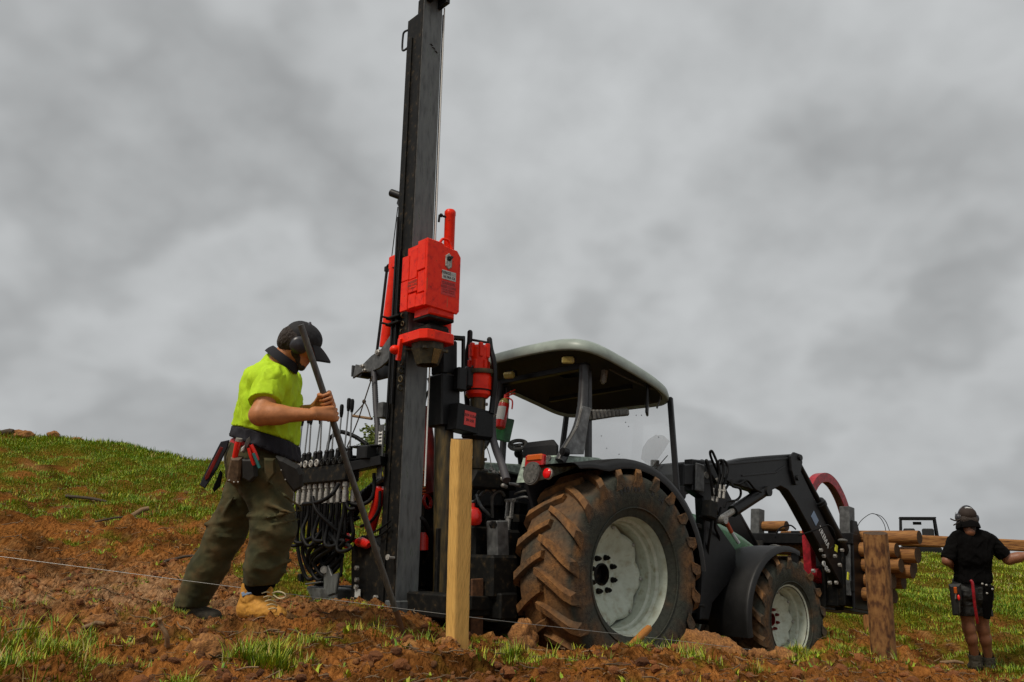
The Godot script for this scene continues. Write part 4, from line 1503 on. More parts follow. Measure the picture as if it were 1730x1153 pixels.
	for k in 2:
		var d := MB.new()
		var q := v3(3.537, 0.435, 0.57) if k == 0 else v3(3.585, 0.392, 0.57)
		d.cyl(q + v3(0, 0, -0.012), q, 0.028, 0.028, 18)
		var lb := part("round_label", d, M["white_label"], o)
		lettering("number", "%d" % (k + 1), 0.03, Transform3D(Basis(), q + v3(0, 0, 0.002)), M["black_print"], lb)
	# the third-service valve: fittings, hoses that loop over the tower
	var vb := MB.new()
	vb.box(Transform3D(Basis(Vector3.BACK, -0.12), v3(1.422, 0.688, 0.62)), v3(0.12, 0.16, 0.10), 0.015)
	vb.box(Transform3D(Basis(Vector3.BACK, -0.12), v3(1.298, 0.527, 0.58)), v3(0.05, 0.05, 0.08), 0.01)
	part("coupling_valve", vb, M["black_dusty"], o)
	for k in 4:
		var q := v3(1.459, 0.767, 0.63) + v3(0.035 * (k % 2) - 0.01, 0.03 * (k / 2), 0.03 * (k / 2) + 0.02 * k)
		var f := MB.new()
		f.cyl(q, q + v3(0.008, 0.06, 0), 0.013, 0.012, 10)
		f.hexnut(q + v3(0.008, 0.06, 0), v3(0.1, 1, 0), 0.017, 0.02)
		f.cyl(q + v3(0.01, 0.08, 0), q + v3(0.012, 0.12, 0), 0.010, 0.010, 10)
		part("hose_fitting", f, M["zinc"], o)
	var loops := [
		[v3(1.47, 0.821, 0.64), v3(1.508, 1.03, 0.66), v3(1.402, 1.194, 0.66), v3(1.385, 1.203, 0.64), v3(1.433, 1.154, 0.62), v3(1.567, 1.043, 0.6), v3(1.684, 0.899, 0.6)],
		[v3(1.477, 0.822, 0.66), v3(1.534, 1.033, 0.68), v3(1.513, 1.143, 0.68), v3(1.478, 1.121, 0.66), v3(1.566, 1.042, 0.62), v3(1.748, 0.991, 0.6)],
		[v3(1.434, 0.816, 0.64), v3(1.373, 0.953, 0.66), v3(1.324, 1.094, 0.66), v3(1.339, 1.109, 0.63), v3(1.448, 1.022, 0.6), v3(1.6, 0.969, 0.56)],
		[v3(1.505, 0.815, 0.66), v3(1.602, 0.981, 0.66), v3(1.637, 1.106, 0.66), v3(1.59, 1.165, 0.64), v3(1.602, 1.131, 0.6)],
		[v3(1.674, 0.897, 0.6), v3(1.786, 1.014, 0.6), v3(1.776, 0.957, 0.62), v3(1.893, 0.953, 0.62), v3(1.934, 0.894, 0.6), v3(1.857, 0.838, 0.6), v3(1.714, 0.806, 0.6), v3(1.678, 0.747, 0.6)],
		[v3(1.329, 0.624, 0.58), v3(1.462, 0.6, 0.6), v3(1.559, 0.655, 0.62), v3(1.593, 0.734, 0.62)],
		[v3(1.468, 0.643, 0.62), v3(1.466, 0.497, 0.6), v3(1.506, 0.346, 0.55), v3(1.583, 0.199, 0.5), v3(1.677, -0.003, 0.4)],
		[v3(1.54, 0.653, 0.62), v3(1.536, 0.558, 0.6), v3(1.675, 0.47, 0.55), v3(1.705, 0.368, 0.5)],
		[v3(1.807, 0.996, 0.58), v3(1.953, 1.009, 0.58), v3(2.072, 1.063, 0.58), v3(2.205, 1.005, 0.58), v3(2.319, 0.989, 0.58)],
		[v3(2.706, 0.606, 0.5), v3(2.794, 0.705, 0.5), v3(2.952, 0.754, 0.52), v3(2.996, 0.718, 0.56)],
		[v3(3.017, 0.662, 0.58), v3(3.226, 0.747, 0.66), v3(3.396, 0.811, 0.7), v3(3.527, 0.725, 0.7), v3(3.587, 0.641, 0.66), v3(3.574, 0.591, 0.62)],
	]
	for k in loops.size():
		var h := MB.new()
		hose(h, loops[k], 0.012 if k < 9 else 0.008)
		part("hydraulic_hose", h, M["rubber_hose"], o)
	var pole := MB.new()
	pole.tube(PackedVector3Array([v3(2.034, 0.703, 0.36), v3(2.156, 0.584, 0.36)]), 0.02)
	var pt := part("marker_strip", pole, M["orange_cloth"], o)
	var pole2 := MB.new()
	pole2.tube(PackedVector3Array([v3(2.156, 0.584, 0.36), v3(2.278, 0.498, 0.36)]), 0.018)
	part("marker_end", pole2, M["white_print"], pt)

	# fork carriage carried by the arms
	var f := thing("log_fork", "black pallet fork carriage with square posts bolted to the loader arms", "log fork", tractor_at())
	for z in [-0.56, 0.56]:
		var up := MB.new()
		up.bar(v3(4.05, 0.15, z), v3(4.08, 1.10, z), 0.12, 0.12, v3(1, 0, 0), 0.006)
		part("post", up, M["plate_grey"], f)
	for y in [0.75, 0.25]:
		var cr := MB.new()
		cr.bar(v3(4.05, y, -0.66), v3(4.05, y, 0.66), 0.11, 0.12, Vector3.UP, 0.008)
		part("cross_bar", cr, M["black"], f)
	for z in [-0.40, -0.1, 0.18, 0.42]:
		var fk := MB.new()
		fk.bar(v3(4.13, 0.02, z), v3(4.14, 0.85, z), 0.10, 0.04, v3(1, 0, 0), 0.005)
		fk.bar(v3(4.12, 0.02, z), v3(5.1, 0.02, z), 0.10, 0.04, Vector3.UP, 0.005)
		part("fork_tine", fk, M["black"], f)
	var plate := MB.new()
	plate.prism(at_z(0.50), xy([v3(3.96, 0.05, 0), v3(3.92, 0.50, 0), v3(4.02, 0.80, 0), v3(4.14, 0.80, 0), v3(4.42, 0.05, 0)]), 0.14, 0.01)
	plate.prism(at_z(0.36), xy([v3(3.90, 0.02, 0), v3(3.90, 0.50, 0), v3(4.10, 0.6, 0), v3(4.2, 0.02, 0)]), 0.04, 0.01)
	plate.prism(at_z(-0.50), xy([v3(3.96, 0.05, 0), v3(3.92, 0.50, 0), v3(4.02, 0.80, 0), v3(4.14, 0.80, 0), v3(4.42, 0.05, 0)]), 0.14, 0.01)
	plate.slab(v3(3.94, 0.03, -0.5), v3(4.02, 0.45, 0.5), 0.01)
	part("bracket", plate, M["black_dusty"], f)
	var guard := MB.new()
	guard.prism(at_z(0.64), xy([v3(4.00, 0.02, 0), v3(4.02, 0.95, 0), v3(4.12, 0.95, 0), v3(4.40, 0.30, 0), v3(4.62, 0.02, 0)]), 0.03, 0.008)
	part("side_plate", guard, M["black"], f)
	for q in [[v3(3.623, 0.603, 0.66), 0.05, 0.07], [v3(3.822, 0.34, 0.68), 0.035, 0.08]]:
		var tg := MB.new()
		tg.box(Transform3D(Basis(Vector3.BACK, -0.2), q[0]), v3(q[1], q[2], 0.006), 0.001)
		part("yellow_label", tg, M["yellow_tag"], f)
	var lf := MB.new()
	lf.ball(v3(3.728, 0.695, 0.68), v3(0.06, 0.022, 0.05), 12)
	part("lamp", lf, M["worn_grey"], f)
	for k in 9:
		var b := MB.new()
		var q: Vector3 = [v3(3.482, 0.568, 0.57), v3(3.541, 0.514, 0.57), v3(3.722, 0.534, 0.6), v3(3.621, 0.371, 0.57), v3(3.733, 0.263, 0.6), v3(3.652, 0.254, 0.57), v3(3.317, 0.342, 0.57), v3(3.762, 0.6, 0.66), v3(3.702, 0.442, 0.66)][k]
		b.hexnut(q - v3(0, 0, 0.02), Vector3.BACK, 0.02, 0.03)
		part("bolt", b, M["zinc"], f)

	# red grapple claw that reaches over the load
	var g := thing("grapple_claw", "curved red grapple claw arching over the load of logs", "grapple", tractor_at())
	for z in [0.30]:
		var outer := [v3(3.74, 0.35, 0), v3(3.70, 0.80, 0), v3(3.72, 1.16, 0), v3(3.86, 1.36, 0), v3(4.06, 1.44, 0), v3(4.26, 1.40, 0), v3(4.44, 1.26, 0), v3(4.56, 1.08, 0), v3(4.60, 0.92, 0)]
		var c := curve(outer, 5)
		var sec := [Vector2(-0.045, -0.05), Vector2(0.045, -0.05), Vector2(0.045, 0.05), Vector2(-0.045, 0.05)]
		var red := MB.new()
		for k in c.size() - 1:
			var d0 := (c[mini(k + 1, c.size() - 1)] - c[maxi(k - 1, 0)]).normalized()
			var d1 := (c[mini(k + 2, c.size() - 1)] - c[k]).normalized()
			var n0 := v3(-d0.y, d0.x, 0)
			var n1 := v3(-d1.y, d1.x, 0)
			for q in 4:
				var s0: Vector2 = sec[q]
				var s1: Vector2 = sec[(q + 1) % 4]
				var ez := v3(0, 0, 1)
				red.face([c[k] + n0 * s0.y + ez * (s0.x + z), c[k] + n0 * s1.y + ez * (s1.x + z), c[k + 1] + n1 * s1.y + ez * (s1.x + z), c[k + 1] + n1 * s0.y + ez * (s0.x + z)], (c[k] + c[k + 1]) * 0.5 + ez * z)
		part("curved_arm", red, M["claw_red"], g)
		var inn := MB.new()
		for k in range(22, c.size() - 1):
			inn.bar(c[k] + v3(0, 0, z), c[k + 1] + v3(0, 0, z), 0.07, 0.115, Vector3.BACK.cross(c[k + 1] - c[k]), 0.004)
		part("worn_inside", inn, M["rust"], g)
	var gp := MB.new()
	gp.bar(v3(3.74, 0.35, 0.30), v3(3.98, 0.30, 0.30), 0.08, 0.10)
	gp.cyl(v3(3.74, 0.35, 0.2), v3(3.74, 0.35, 0.4), 0.05)
	part("pivot", gp, M["claw_red"], g)

	# the load of round posts lying across the tines
	var logs := [
		[4.30, 0.80, 1.24, 1.6, 0.072, "top round post of the load, the longest, its end jutting toward the far worker"],
		[4.20, 0.655, 1.04, 1.4, 0.075, "round post of the load just under the jutting top one, its end set back"],
		[4.38, 0.625, 1.18, 1.5, 0.085, "split round post of the load with a notch in its dark end"],
		[4.24, 0.50, 1.06, 1.9, 0.075, "round post in the middle of the load behind the upright corner post"],
		[4.42, 0.46, 1.10, 2.0, 0.08, "hewn post low in the load with a slanting cut end"],
		[4.28, 0.34, 0.95, 1.9, 0.08, "lowest visible round post of the load above the fork tines"],
		[4.58, 0.52, 1.05, 1.9, 0.08, "round post on the far side of the load"],
		[4.60, 0.36, 0.92, 1.9, 0.08, "round post low on the far side of the load"],
		[4.47, 0.30, 0.85, 1.9, 0.075, "round post near the bottom of the load between two others"],
		[4.22, 0.19, 0.84, 1.9, 0.07, "round post lying on the fork tines next to the carriage"],
		[4.40, 0.165, 0.86, 1.9, 0.07, "round post lying on the middle of the fork tines"],
		[4.57, 0.20, 0.83, 1.9, 0.075, "round post lying far out on the fork tines"],
		[4.12, 0.905, -0.20, 0.30, 0.06, "short sawn post end lying on top of the load beside the loader arm"],
	]
	for k in logs.size():
		var l: Array = logs[k]
		var turn := Basis(v3(1, 0, 0), v3(0, 0, 1), v3(0, -1, 0)) * Basis(Vector3.UP, k * 1.3) 
		turn = Basis(Vector3.UP, 0.03 * sin(k * 2.1)) * turn
		var t := thing("timber_post", l[5], "timber post", tractor_at() * Transform3D(turn, v3(l[0], l[1], l[2])), "posts loaded on the fork")
		round_log(t, l[3], l[4], k, true)


# a log whose top end lies at the origin and whose length runs down the y axis
func round_log(t: Node3D, length: float, r: float, seed_: int, lying := false) -> void:
	var f := FastNoiseLite.new()
	f.seed = seed_ + 50
	f.frequency = 3.0
	var rows := []
	var seg := 22
	var steps := 16
	for a in steps + 1:
		var y := -length * (1.0 - float(a) / steps)
		var row := PackedVector3Array()
		for s in seg:
			var an := -TAU * s / seg
			var rr := r * (1.0 + 0.06 * f.get_noise_3d(cos(an) * 0.4, y * 0.5, sin(an) * 0.4) + (0.0 if lying else 0.012) * (-y / length))
			if a == 0 or a == steps:
				rr *= 0.965
			row.append(Vector3(cos(an) * rr, y + (0.012 if a == 1 else (-0.012 if a == steps - 1 else 0.0)), sin(an) * rr))
		rows.append(row)
	var mb := MB.new()
	mb.sheet(rows, true)
	part("shaft", mb, M["log_pine"] if lying else M["round_pine"], t)
	var e := MB.new()
	for q in [0, steps]:
		var row: PackedVector3Array = rows[q]
		var m := v3(0, row[0].y, 0)
		for s in seg:
			e.face([m, row[s], row[(s + 1) % seg]], v3(0, -length * 0.5, 0))
	part("sawn_end", e, M["log_end"], t)

func zy(p: Array) -> PackedVector2Array:
	var out := PackedVector2Array()
	for q in p:
		out.append(Vector2(q.z, q.y))
	return out


# a frame whose polygon plane (z, y) faces along -x
func at_x(x: float) -> Transform3D:
	return Transform3D(Basis(v3(0, 0, 1), v3(0, 1, 0), v3(-1, 0, 0)), v3(x, 0, 0))


func post_driver() -> void:
	var o := thing("post_driver", "tall post driver with grey mast, orange red hammer block and black hoses behind the tractor", "post driver", driver_at())
	# mast and the black rail behind it
	var mast := MB.new()
	mast.slab(v3(-0.12, 0.06, -0.075), v3(0.08, 5.06, 0.0), 0.008)
	part("mast", mast, M["mast_grey"], o)
	var edge := MB.new()
	edge.slab(v3(-0.1255, 0.1, -0.07), v3(-0.1205, 4.9, -0.004), 0.001)
	part("mast_edge", edge, M["black_dusty"], o)
	var corner := MB.new()
	corner.slab(v3(-0.1225, 0.1, 0.0005), v3(-0.1165, 4.9, 0.003), 0.0008)
	part("bright_corner", corner, M["worn_grey"], o)
	var rail := MB.new()
	rail.slab(v3(-0.11, 0.05, -0.215), v3(-0.09, 4.80, -0.085), 0.003)
	rail.slab(v3(-0.11, 0.05, -0.235), v3(0.06, 4.80, -0.215), 0.003)
	rail.slab(v3(0.04, 0.05, -0.215), v3(0.06, 4.80, -0.085), 0.003)
	rail.slab(v3(-0.125, 0.05, -0.16), v3(-0.111, 4.60, -0.145), 0.003)
	part("rail", rail, M["black_dusty"], o)
	var chain := MB.new()
	for k in 150:
		var y := 0.6 + k * 0.027
		chain.slab(v3(-0.100, y, -0.080), v3(-0.080 + 0.006 * (k % 2), y + 0.02, -0.077 + 0.004 * (k % 2)), 0.001)
	part("chain", chain, M["zinc"], o)
	var lp := MB.new()
	hose(lp, [v3(-0.10, 4.72, -0.235), v3(-0.10, 4.73, -0.30), v3(-0.10, 4.69, -0.315), v3(-0.10, 4.58, -0.315), v3(-0.10, 4.55, -0.29), v3(-0.10, 4.55, -0.235)], 0.009)
	part("lifting_loop", lp, M["black"], o)
	# head of the mast
	var head := MB.new()
	head.slab(v3(-0.10, 4.88, 0.002), v3(-0.05, 5.1, 0.06), 0.004)
	head.slab(v3(0.02, 4.86, 0.002), v3(0.055, 5.1, 0.13), 0.004)
	head.slab(v3(-0.10, 5.06, 0.002), v3(0.08, 5.1, 0.14), 0.004)
	head.cyl(v3(-0.05, 4.98, 0.09), v3(0.06, 4.98, 0.09), 0.035, 0.035, 16)
	part("head_bracket", head, M["black"], o)
	var lamp := MB.new()
	lamp.slab(v3(-0.098, 4.93, 0.0605), v3(-0.072, 4.985, 0.066), 0.003)
	part("head_plate", lamp, M["zinc"], o)
	var mark := MB.new()
	for k in 6:
		mark.bar(v3(-0.04 + 0.012 * k, 4.50 - 0.010 * k + 0.012 * (k % 2), 0.002), v3(-0.02 + 0.012 * k, 4.51 - 0.012 * k, 0.002), 0.012, 0.003)
	part("scar", mark, M["black_print"], o)
	var cable := MB.new()
	cable.tube(PackedVector3Array([v3(0.092, 0.9, 0.004), v3(0.092, 4.9, 0.004)]), 0.006)
	part("lift_cable", cable, M["white_print"], o)
	var rod := MB.new()
	rod.tube(PackedVector3Array([v3(0.108, 2.0, -0.02), v3(0.104, 4.85, -0.02)]), 0.011)
	part("guide_rod", rod, M["black"], o)

	# hammer block: thick plates lapped and welded, rounded top corner, a worn wedge foot
	var hammer := node("hammer", o)
	var core := MB.new()
	core.prism(at_z(0.165), PackedVector2Array([Vector2(-0.185, 2.17), Vector2(0.105, 2.17), Vector2(0.105, 2.60), Vector2(0.07, 2.645), Vector2(-0.10, 2.655), Vector2(-0.185, 2.66)]), 0.25, 0.006)
	core.prism(at_z(0.20), PackedVector2Array([Vector2(-0.15, 2.11), Vector2(0.09, 2.11), Vector2(0.09, 2.18), Vector2(-0.15, 2.18)]), 0.19, 0.012)
	part("block", core, M["red"], hammer)
	var pr := MB.new()
	pr.prism(at_z(0.298), PackedVector2Array([Vector2(-0.198, 2.165), Vector2(0.10, 2.150), Vector2(0.12, 2.175), Vector2(0.12, 2.60), Vector2(0.085, 2.645), Vector2(-0.03, 2.655), Vector2(-0.06, 2.675), Vector2(-0.198, 2.68)]), 0.022, 0.006)
	part("face_plate", pr, M["red"], hammer)
	# the plates of the rear side, as stepped fingers
	for q in [[-0.005, 0.085, 2.60, 2.40], [-0.005, 0.085, 2.40, 2.165], [0.092, 0.185, 2.635, 2.395], [0.092, 0.20, 2.395, 2.29], [0.092, 0.185, 2.285, 2.17], [0.19, 0.288, 2.68, 2.445], [0.205, 0.288, 2.44, 2.27], [0.19, 0.288, 2.265, 2.165]]:
		var pl := MB.new()
		var j := 0.002 * sin(q[2] * 40.0)
		pl.slab(v3(-0.2 - j, q[3] + 0.002, q[0]), v3(-0.184, q[2] - 0.002, q[1]), 0.004)
		part("side_plate", pl, M["red"], hammer)
	for q in [[v3(0.106, 2.30, 0.305), 0.02], [v3(0.106, 2.46, 0.305), 0.014]]:
		var pl := MB.new()
		pl.slab(v3(0.104, q[0].y - 0.12, 0.04), v3(0.104 + q[1], q[0].y + 0.03, 0.28), 0.004)
		part("side_plate", pl, M["red"], hammer)
	var foot := MB.new()
	foot.slab(v3(-0.15, 2.085, 0.1), v3(0.09, 2.111, 0.29), 0.006)
	part("striker", foot, M["black_dusty"], hammer)
	var eye := MB.new()
	eye.prism(at_z(0.312), PackedVector2Array([Vector2(-0.03, 2.50), Vector2(0.0, 2.475), Vector2(0.03, 2.50), Vector2(0.03, 2.58), Vector2(0.0, 2.605), Vector2(-0.03, 2.58)]), 0.014, 0.004)
	var ep := part("eye_plate", eye, M["zinc"], hammer)
	var hole := MB.new()
	hole.cyl(v3(0, 2.56, 0.3195), v3(0, 2.56, 0.3215), 0.020, 0.020, 16)
	part("eye_hole", hole, M["black_print"], ep)
	var pinm := MB.new()
	pinm.cyl(v3(0, 2.56, 0.3215), v3(0.004, 2.565, 0.345), 0.012)
	pinm.bar(v3(-0.02, 2.545, 0.338), v3(0.02, 2.575, 0.342), 0.008, 0.01)
	part("eye_pin", pinm, M["black"], ep)
	var lug := MB.new()
	hose(lug, [v3(-0.06, 2.67, 0.26), v3(-0.03, 2.72, 0.27), v3(0.02, 2.71, 0.28), v3(0.055, 2.63, 0.285)], 0.011)
	part("lifting_hoop", lug, M["red"], hammer)
	var plate := MB.new()
	plate.slab(v3(-0.055, 2.395, 0.3095), v3(0.075, 2.465, 0.3125), 0.001)
	var np := part("name_plate", plate, M["white_label"], hammer)
	lettering("maker_name", "FENCE", 0.022, Transform3D(Basis(), v3(-0.018, 2.446, 0.3135)), M["black_print"], np)
	lettering("maker_name", "PRO", 0.022, Transform3D(Basis(), v3(0.045, 2.446, 0.3135)), M["grey_print"], np)
	lettering("machine_name", "ULTRA CX", 0.018, Transform3D(Basis(), v3(0.01, 2.415, 0.3135)), M["black_print"], np)
	var w1 := MB.new()
	w1.slab(v3(-0.06, 2.275, 0.3093), v3(0.075, 2.385, 0.3105), 0.0004)
	var wp := part("warning_sticker", w1, M["canister_red"], hammer)
	lettering("warning", "DANGER", 0.022, Transform3D(Basis(), v3(0.008, 2.367, 0.3108)), M["dark_print"], wp)
	lettering("warning", "KEEP CLEAR", 0.019, Transform3D(Basis(), v3(0.008, 2.338, 0.3108)), M["dark_print"], wp)
	lettering("warning", "FALLING HAMMER", 0.010, Transform3D(Basis(), v3(0.008, 2.315, 0.3108)), M["dark_print"], wp, false)
	lettering("warning", "DO NOT OPERATE", 0.010, Transform3D(Basis(), v3(0.008, 2.298, 0.3108)), M["dark_print"], wp, false)
	var side := Basis(v3(0, 0, 1), v3(0, 1, 0), v3(-1, 0, 0))
	var ws := node("side_warning", hammer)
	lettering("warning", "DANGER", 0.021, Transform3D(side, v3(-0.2035, 2.372, 0.145)), M["faded_print"], ws)
	lettering("warning", "KEEP CLEAR", 0.016, Transform3D(side, v3(-0.2035, 2.347, 0.145)), M["faded_print"], ws)
	lettering("warning", "of moving parts", 0.010, Transform3D(side, v3(-0.2035, 2.325, 0.145)), M["faded_print"], ws, false)
	var drip := MB.new()
	drip.slab(v3(0.0, 2.185, 0.3092), v3(0.006, 2.26, 0.3098), 0.0003)
	drip.slab(v3(-0.19, 2.28, 0.3092), v3(-0.184, 2.37, 0.3098), 0.0003)
	part("paint_run", drip, M["orange_cloth"], hammer)

	# driving cap below the hammer: a red rim over a worn bell
	var capn := node("driving_cap", o)
	var rim := MB.new()
	var outline := [Vector2(-0.20, 0.0), Vector2(-0.205, 0.26), Vector2(-0.17, 0.315), Vector2(-0.11, 0.325), Vector2(0.07, 0.31), Vector2(0.10, 0.28), Vector2(0.10, 0.0)]
	var poly := PackedVector2Array()
	for q in outline:
		poly.append(Vector2(q.x, -q.y))
	rim.prism(Transform3D(Basis(v3(1, 0, 0), v3(0, 0, -1), v3(0, 1, 0)), v3(0, 1.955, 0)), poly, 0.075, 0.006)
	part("cap_rim", rim, M["red"], capn)
	var top := MB.new()
	top.slab(v3(-0.12, 1.99, 0.05), v3(0.08, 2.06, 0.26), 0.02)
	part("anvil", top, M["black_dusty"], capn)
	var bell := MB.new()
	for k in 8:
		var a0 := TAU * (k + 0.5) / 8
		var a1 := TAU * (k + 1.5) / 8
		var c := v3(-0.05, 0, 0.165)
		var at := func(a: float, r: float, y: float) -> Vector3: return c + v3(cos(a) * r * 0.92, y, sin(a) * r)
		for q in [[0.135, 1.955, 0.130, 1.87], [0.130, 1.87, 0.088, 1.76]]:
			bell.face([at.call(a0, q[0], q[1]), at.call(a1, q[0], q[1]), at.call(a1, q[2], q[3]), at.call(a0, q[2], q[3])], c + v3(0, 1.85, 0))
		bell.face([at.call(a0, 0.088, 1.76), at.call(a1, 0.088, 1.76), at.call(a1, 0.074, 1.77), at.call(a0, 0.074, 1.77)], c + v3(0, 1.9, 0))
		bell.face([at.call(a0, 0.074, 1.77), at.call(a1, 0.074, 1.77), at.call(a1, 0.074, 1.92), at.call(a0, 0.074, 1.92)], c + v3(cos(a0) * 0.3, 1.85, sin(a0) * 0.3))
	part("bell", bell, M["bell"], capn)
	var tan := MB.new()
	panel(tan, [v3(-0.015, 1.865, 0.288), v3(-0.085, 1.865, 0.288), v3(-0.075, 1.765, 0.249), v3(-0.025, 1.765, 0.249)], 0.006, 0.001)
	part("worn_patch", tan, M["worn_brass"], capn)
	var bar := MB.new()
	bar.bar(v3(-0.17, 1.885, 0.04), v3(0.07, 1.885, 0.18), 0.02, 0.02)
	bar.bar(v3(-0.16, 1.87, 0.255), v3(0.07, 1.87, 0.25), 0.02, 0.025)
	part("cap_stiffener", bar, M["rusty_steel"], capn)
	var br := MB.new()
	br.bar(v3(-0.20, 1.96, 0.03), v3(-0.19, 1.80, -0.01), 0.03, 0.05)
	br.ball(v3(-0.215, 1.88, -0.02), v3(0.04, 0.035, 0.04))
	part("cap_bracket", br, M["red"], capn)
	# chain hanging down the rear edge
	for k in 4:
		var y := 1.80 - k * 0.065
		var lk := MB.new()
		lk.ring(v3(-0.145, y, -0.03), v3(1, 0.1, 0) if k % 2 == 0 else v3(0.2, 0.1, 1), 0.022, 0.006, 14)
		part("chain_link", lk, M["bell"] if k in [1, 3] else M["rusty_steel"], o)
	for k in 7:
		var y := 2.35 - k * 0.062
		var lk := MB.new()
		lk.ring(v3(-0.135, y, -0.055), v3(1, 0, 0) if k % 2 == 0 else v3(0, 0, 1), 0.016, 0.005, 12)
		part("chain_link", lk, M["rusty_steel"], o)

	# lift ram to the right of the mast, its fitting and hose
	var ram := MB.new()
	ram.lathe(Transform3D(Basis(), v3(0.22, 0, 0.02)), PackedVector2Array([Vector2(0.0, 2.02), Vector2(0.043, 2.02), Vector2(0.043, 3.05), Vector2(0.046, 3.055), Vector2(0.046, 3.085), Vector2(0.036, 3.10), Vector2(0, 3.10)]), 22)
	part("lift_ram", ram, M["red"], o)
	var ft := MB.new()
	ft.cyl(v3(0.185, 3.03, 0.02), v3(0.13, 3.04, 0.0), 0.009)
	ft.cyl(v3(0.13, 3.04, 0.0), v3(0.125, 2.98, 0.0), 0.009)
	ft.hexnut(v3(0.15, 3.037, 0.008), v3(-1, 0.1, -0.2), 0.016, 0.02)
	part("ram_fitting", ft, M["black"], o)
	# small bracket that carries the rod at cap height, right of the cap
	var gb := MB.new()
	gb.bar(v3(0.10, 2.03, 0.04), v3(0.30, 2.03, 0.14), 0.05, 0.03)
	gb.bar(v3(0.30, 2.05, 0.14), v3(0.31, 1.74, 0.14), 0.025, 0.025)
	gb.slab(v3(0.25, 1.62, 0.09), v3(0.34, 1.80, 0.16), 0.012)
	part("guide_bracket", gb, M["black"], o)

	# red ram and grey link arm to the left of the mast
	var lr := MB.new()
	lr.cyl(v3(-0.02, 2.0, -0.44), v3(-0.02, 2.70, -0.35), 0.052, 0.052, 20)
	lr.slab(v3(-0.07, 2.62, -0.40), v3(0.03, 2.74, -0.20), 0.012)
	part("tilt_ram", lr, M["red"], o)
	var pipe := MB.new()
	hose(pipe, [v3(-0.03, 2.68, -0.40), v3(-0.03, 2.685, -0.46), v3(-0.03, 2.62, -0.475), v3(-0.03, 2.3, -0.51), v3(-0.03, 1.95, -0.555)], 0.012)
	pipe.hexnut(v3(-0.03, 2.64, -0.475), Vector3.UP, 0.02, 0.04)
	part("ram_pipe", pipe, M["black"], o)
	var link := MB.new()
	link.prism(at_x(-0.06), zy([v3(-0.06, 1.796, -0.832), v3(-0.06, 1.91, -0.8), v3(-0.06, 1.886, -0.708), v3(-0.06, 1.944, -0.575), v3(-0.06, 1.98, -0.434), v3(-0.06, 2.089, -0.288), v3(-0.06, 1.916, -0.273), v3(-0.06, 1.86, -0.341), v3(-0.06, 1.827, -0.436), v3(-0.06, 1.812, -0.561), v3(-0.06, 1.827, -0.701)]), 0.02, 0.004)
	link.slab(v3(-0.07, 1.815, -0.86), v3(0.10, 1.91, -0.845), 0.004)
	part("link_arm", link, M["plate_grey"], o)
	var link2 := MB.new()
	link2.prism(at_x(0.10), zy([v3(-0.06, 1.796, -0.832), v3(-0.06, 1.91, -0.8), v3(-0.06, 1.944, -0.575), v3(-0.06, 2.089, -0.288), v3(-0.06, 1.916, -0.273), v3(-0.06, 1.789, -0.433), v3(-0.06, 1.787, -0.697)]), 0.02, 0.004)
	link2.cyl(v3(-0.05, 1.92, -0.58), v3(0.11, 1.92, -0.58), 0.03)
	link2.cyl(v3(-0.06, 1.83, -0.74), v3(0.08, 1.83, -0.74), 0.035)
	part("link_arm", link2, M["black"], o)
	for q in [[v3(-0.075, 1.952, -0.459), 0.026], [v3(-0.075, 1.874, -0.674), 0.016], [v3(-0.075, 1.834, -0.635), 0.014]]:
		var b := MB.new()
		b.hexnut(q[0] + v3(0.005, 0, 0), v3(-1, 0, 0), q[1], 0.018)
		b.cyl(q[0], q[0] - v3(0.025, 0, 0), q[1] * 0.55)
		part("link_bolt", b, M["zinc"], o)
	# upper bracket, peg and ring high on the rail
	var ub := MB.new()
	ub.prism(at_x(0.0), zy([v3(0, 3.516, -0.314), v3(0, 3.289, -0.38), v3(0, 3.219, -0.408), v3(0, 3.115, -0.323), v3(0, 3.251, -0.259)]), 0.03, 0.004)
	part("rail_gusset", ub, M["plate_grey"], o)
	var peg := MB.new()
	peg.cyl(v3(-0.02, 3.247, -0.314), v3(-0.06, 3.305, -0.422), 0.032, 0.032, 18)
	part("peg", peg, M["black"], o)
	var rg := MB.new()
	rg.ring(v3(-0.02, 3.5, -0.301), v3(1, 0, 0.2), 0.035, 0.013, 16)
	part("shackle", rg, M["red"], o)
	var strut := MB.new()
	strut.tube(PackedVector3Array([v3(-0.02, 3.164, -0.332), v3(-0.02, 2.662, -0.364), v3(-0.02, 2.567, -0.389)]), 0.009)
	strut.tube(PackedVector3Array([v3(-0.02, 3.177, -0.375), v3(-0.02, 2.728, -0.429)]), 0.004)
	part("rail_line", strut, M["black"], o)
	# two thin pipes and clamps in front of the rail
	var pp := MB.new()
	pp.tube(PackedVector3Array([v3(-0.135, 3.0, -0.19), v3(-0.135, 1.2, -0.20)]), 0.010)
	pp.tube(PackedVector3Array([v3(-0.14, 2.7, -0.13), v3(-0.14, 1.5, -0.14)]), 0.007)
	part("rail_pipe", pp, M["black"], o)
	for y in [2.16, 2.11]:
		var cl := MB.new()
		cl.slab(v3(-0.17, y, -0.24), v3(-0.11, y + 0.018, -0.07), 0.004)
		cl.cyl(v3(-0.17, y + 0.01, -0.21), v3(-0.21, y + 0.02, -0.24), 0.008)
		part("pipe_clamp", cl, M["black_dusty"], o)
	var jb := MB.new()
	jb.slab(v3(-0.17, 1.40, -0.285), v3(-0.08, 1.52, -0.215), 0.006)
	part("junction_box", jb, M["plate_grey"], o)
	var dp := MB.new()
	dp.slab(v3(-0.155, 0.95, -0.27), v3(-0.145, 1.35, -0.205), 0.002)
	var dpp := part("depth_plate", dp, M["plate_grey"], o)
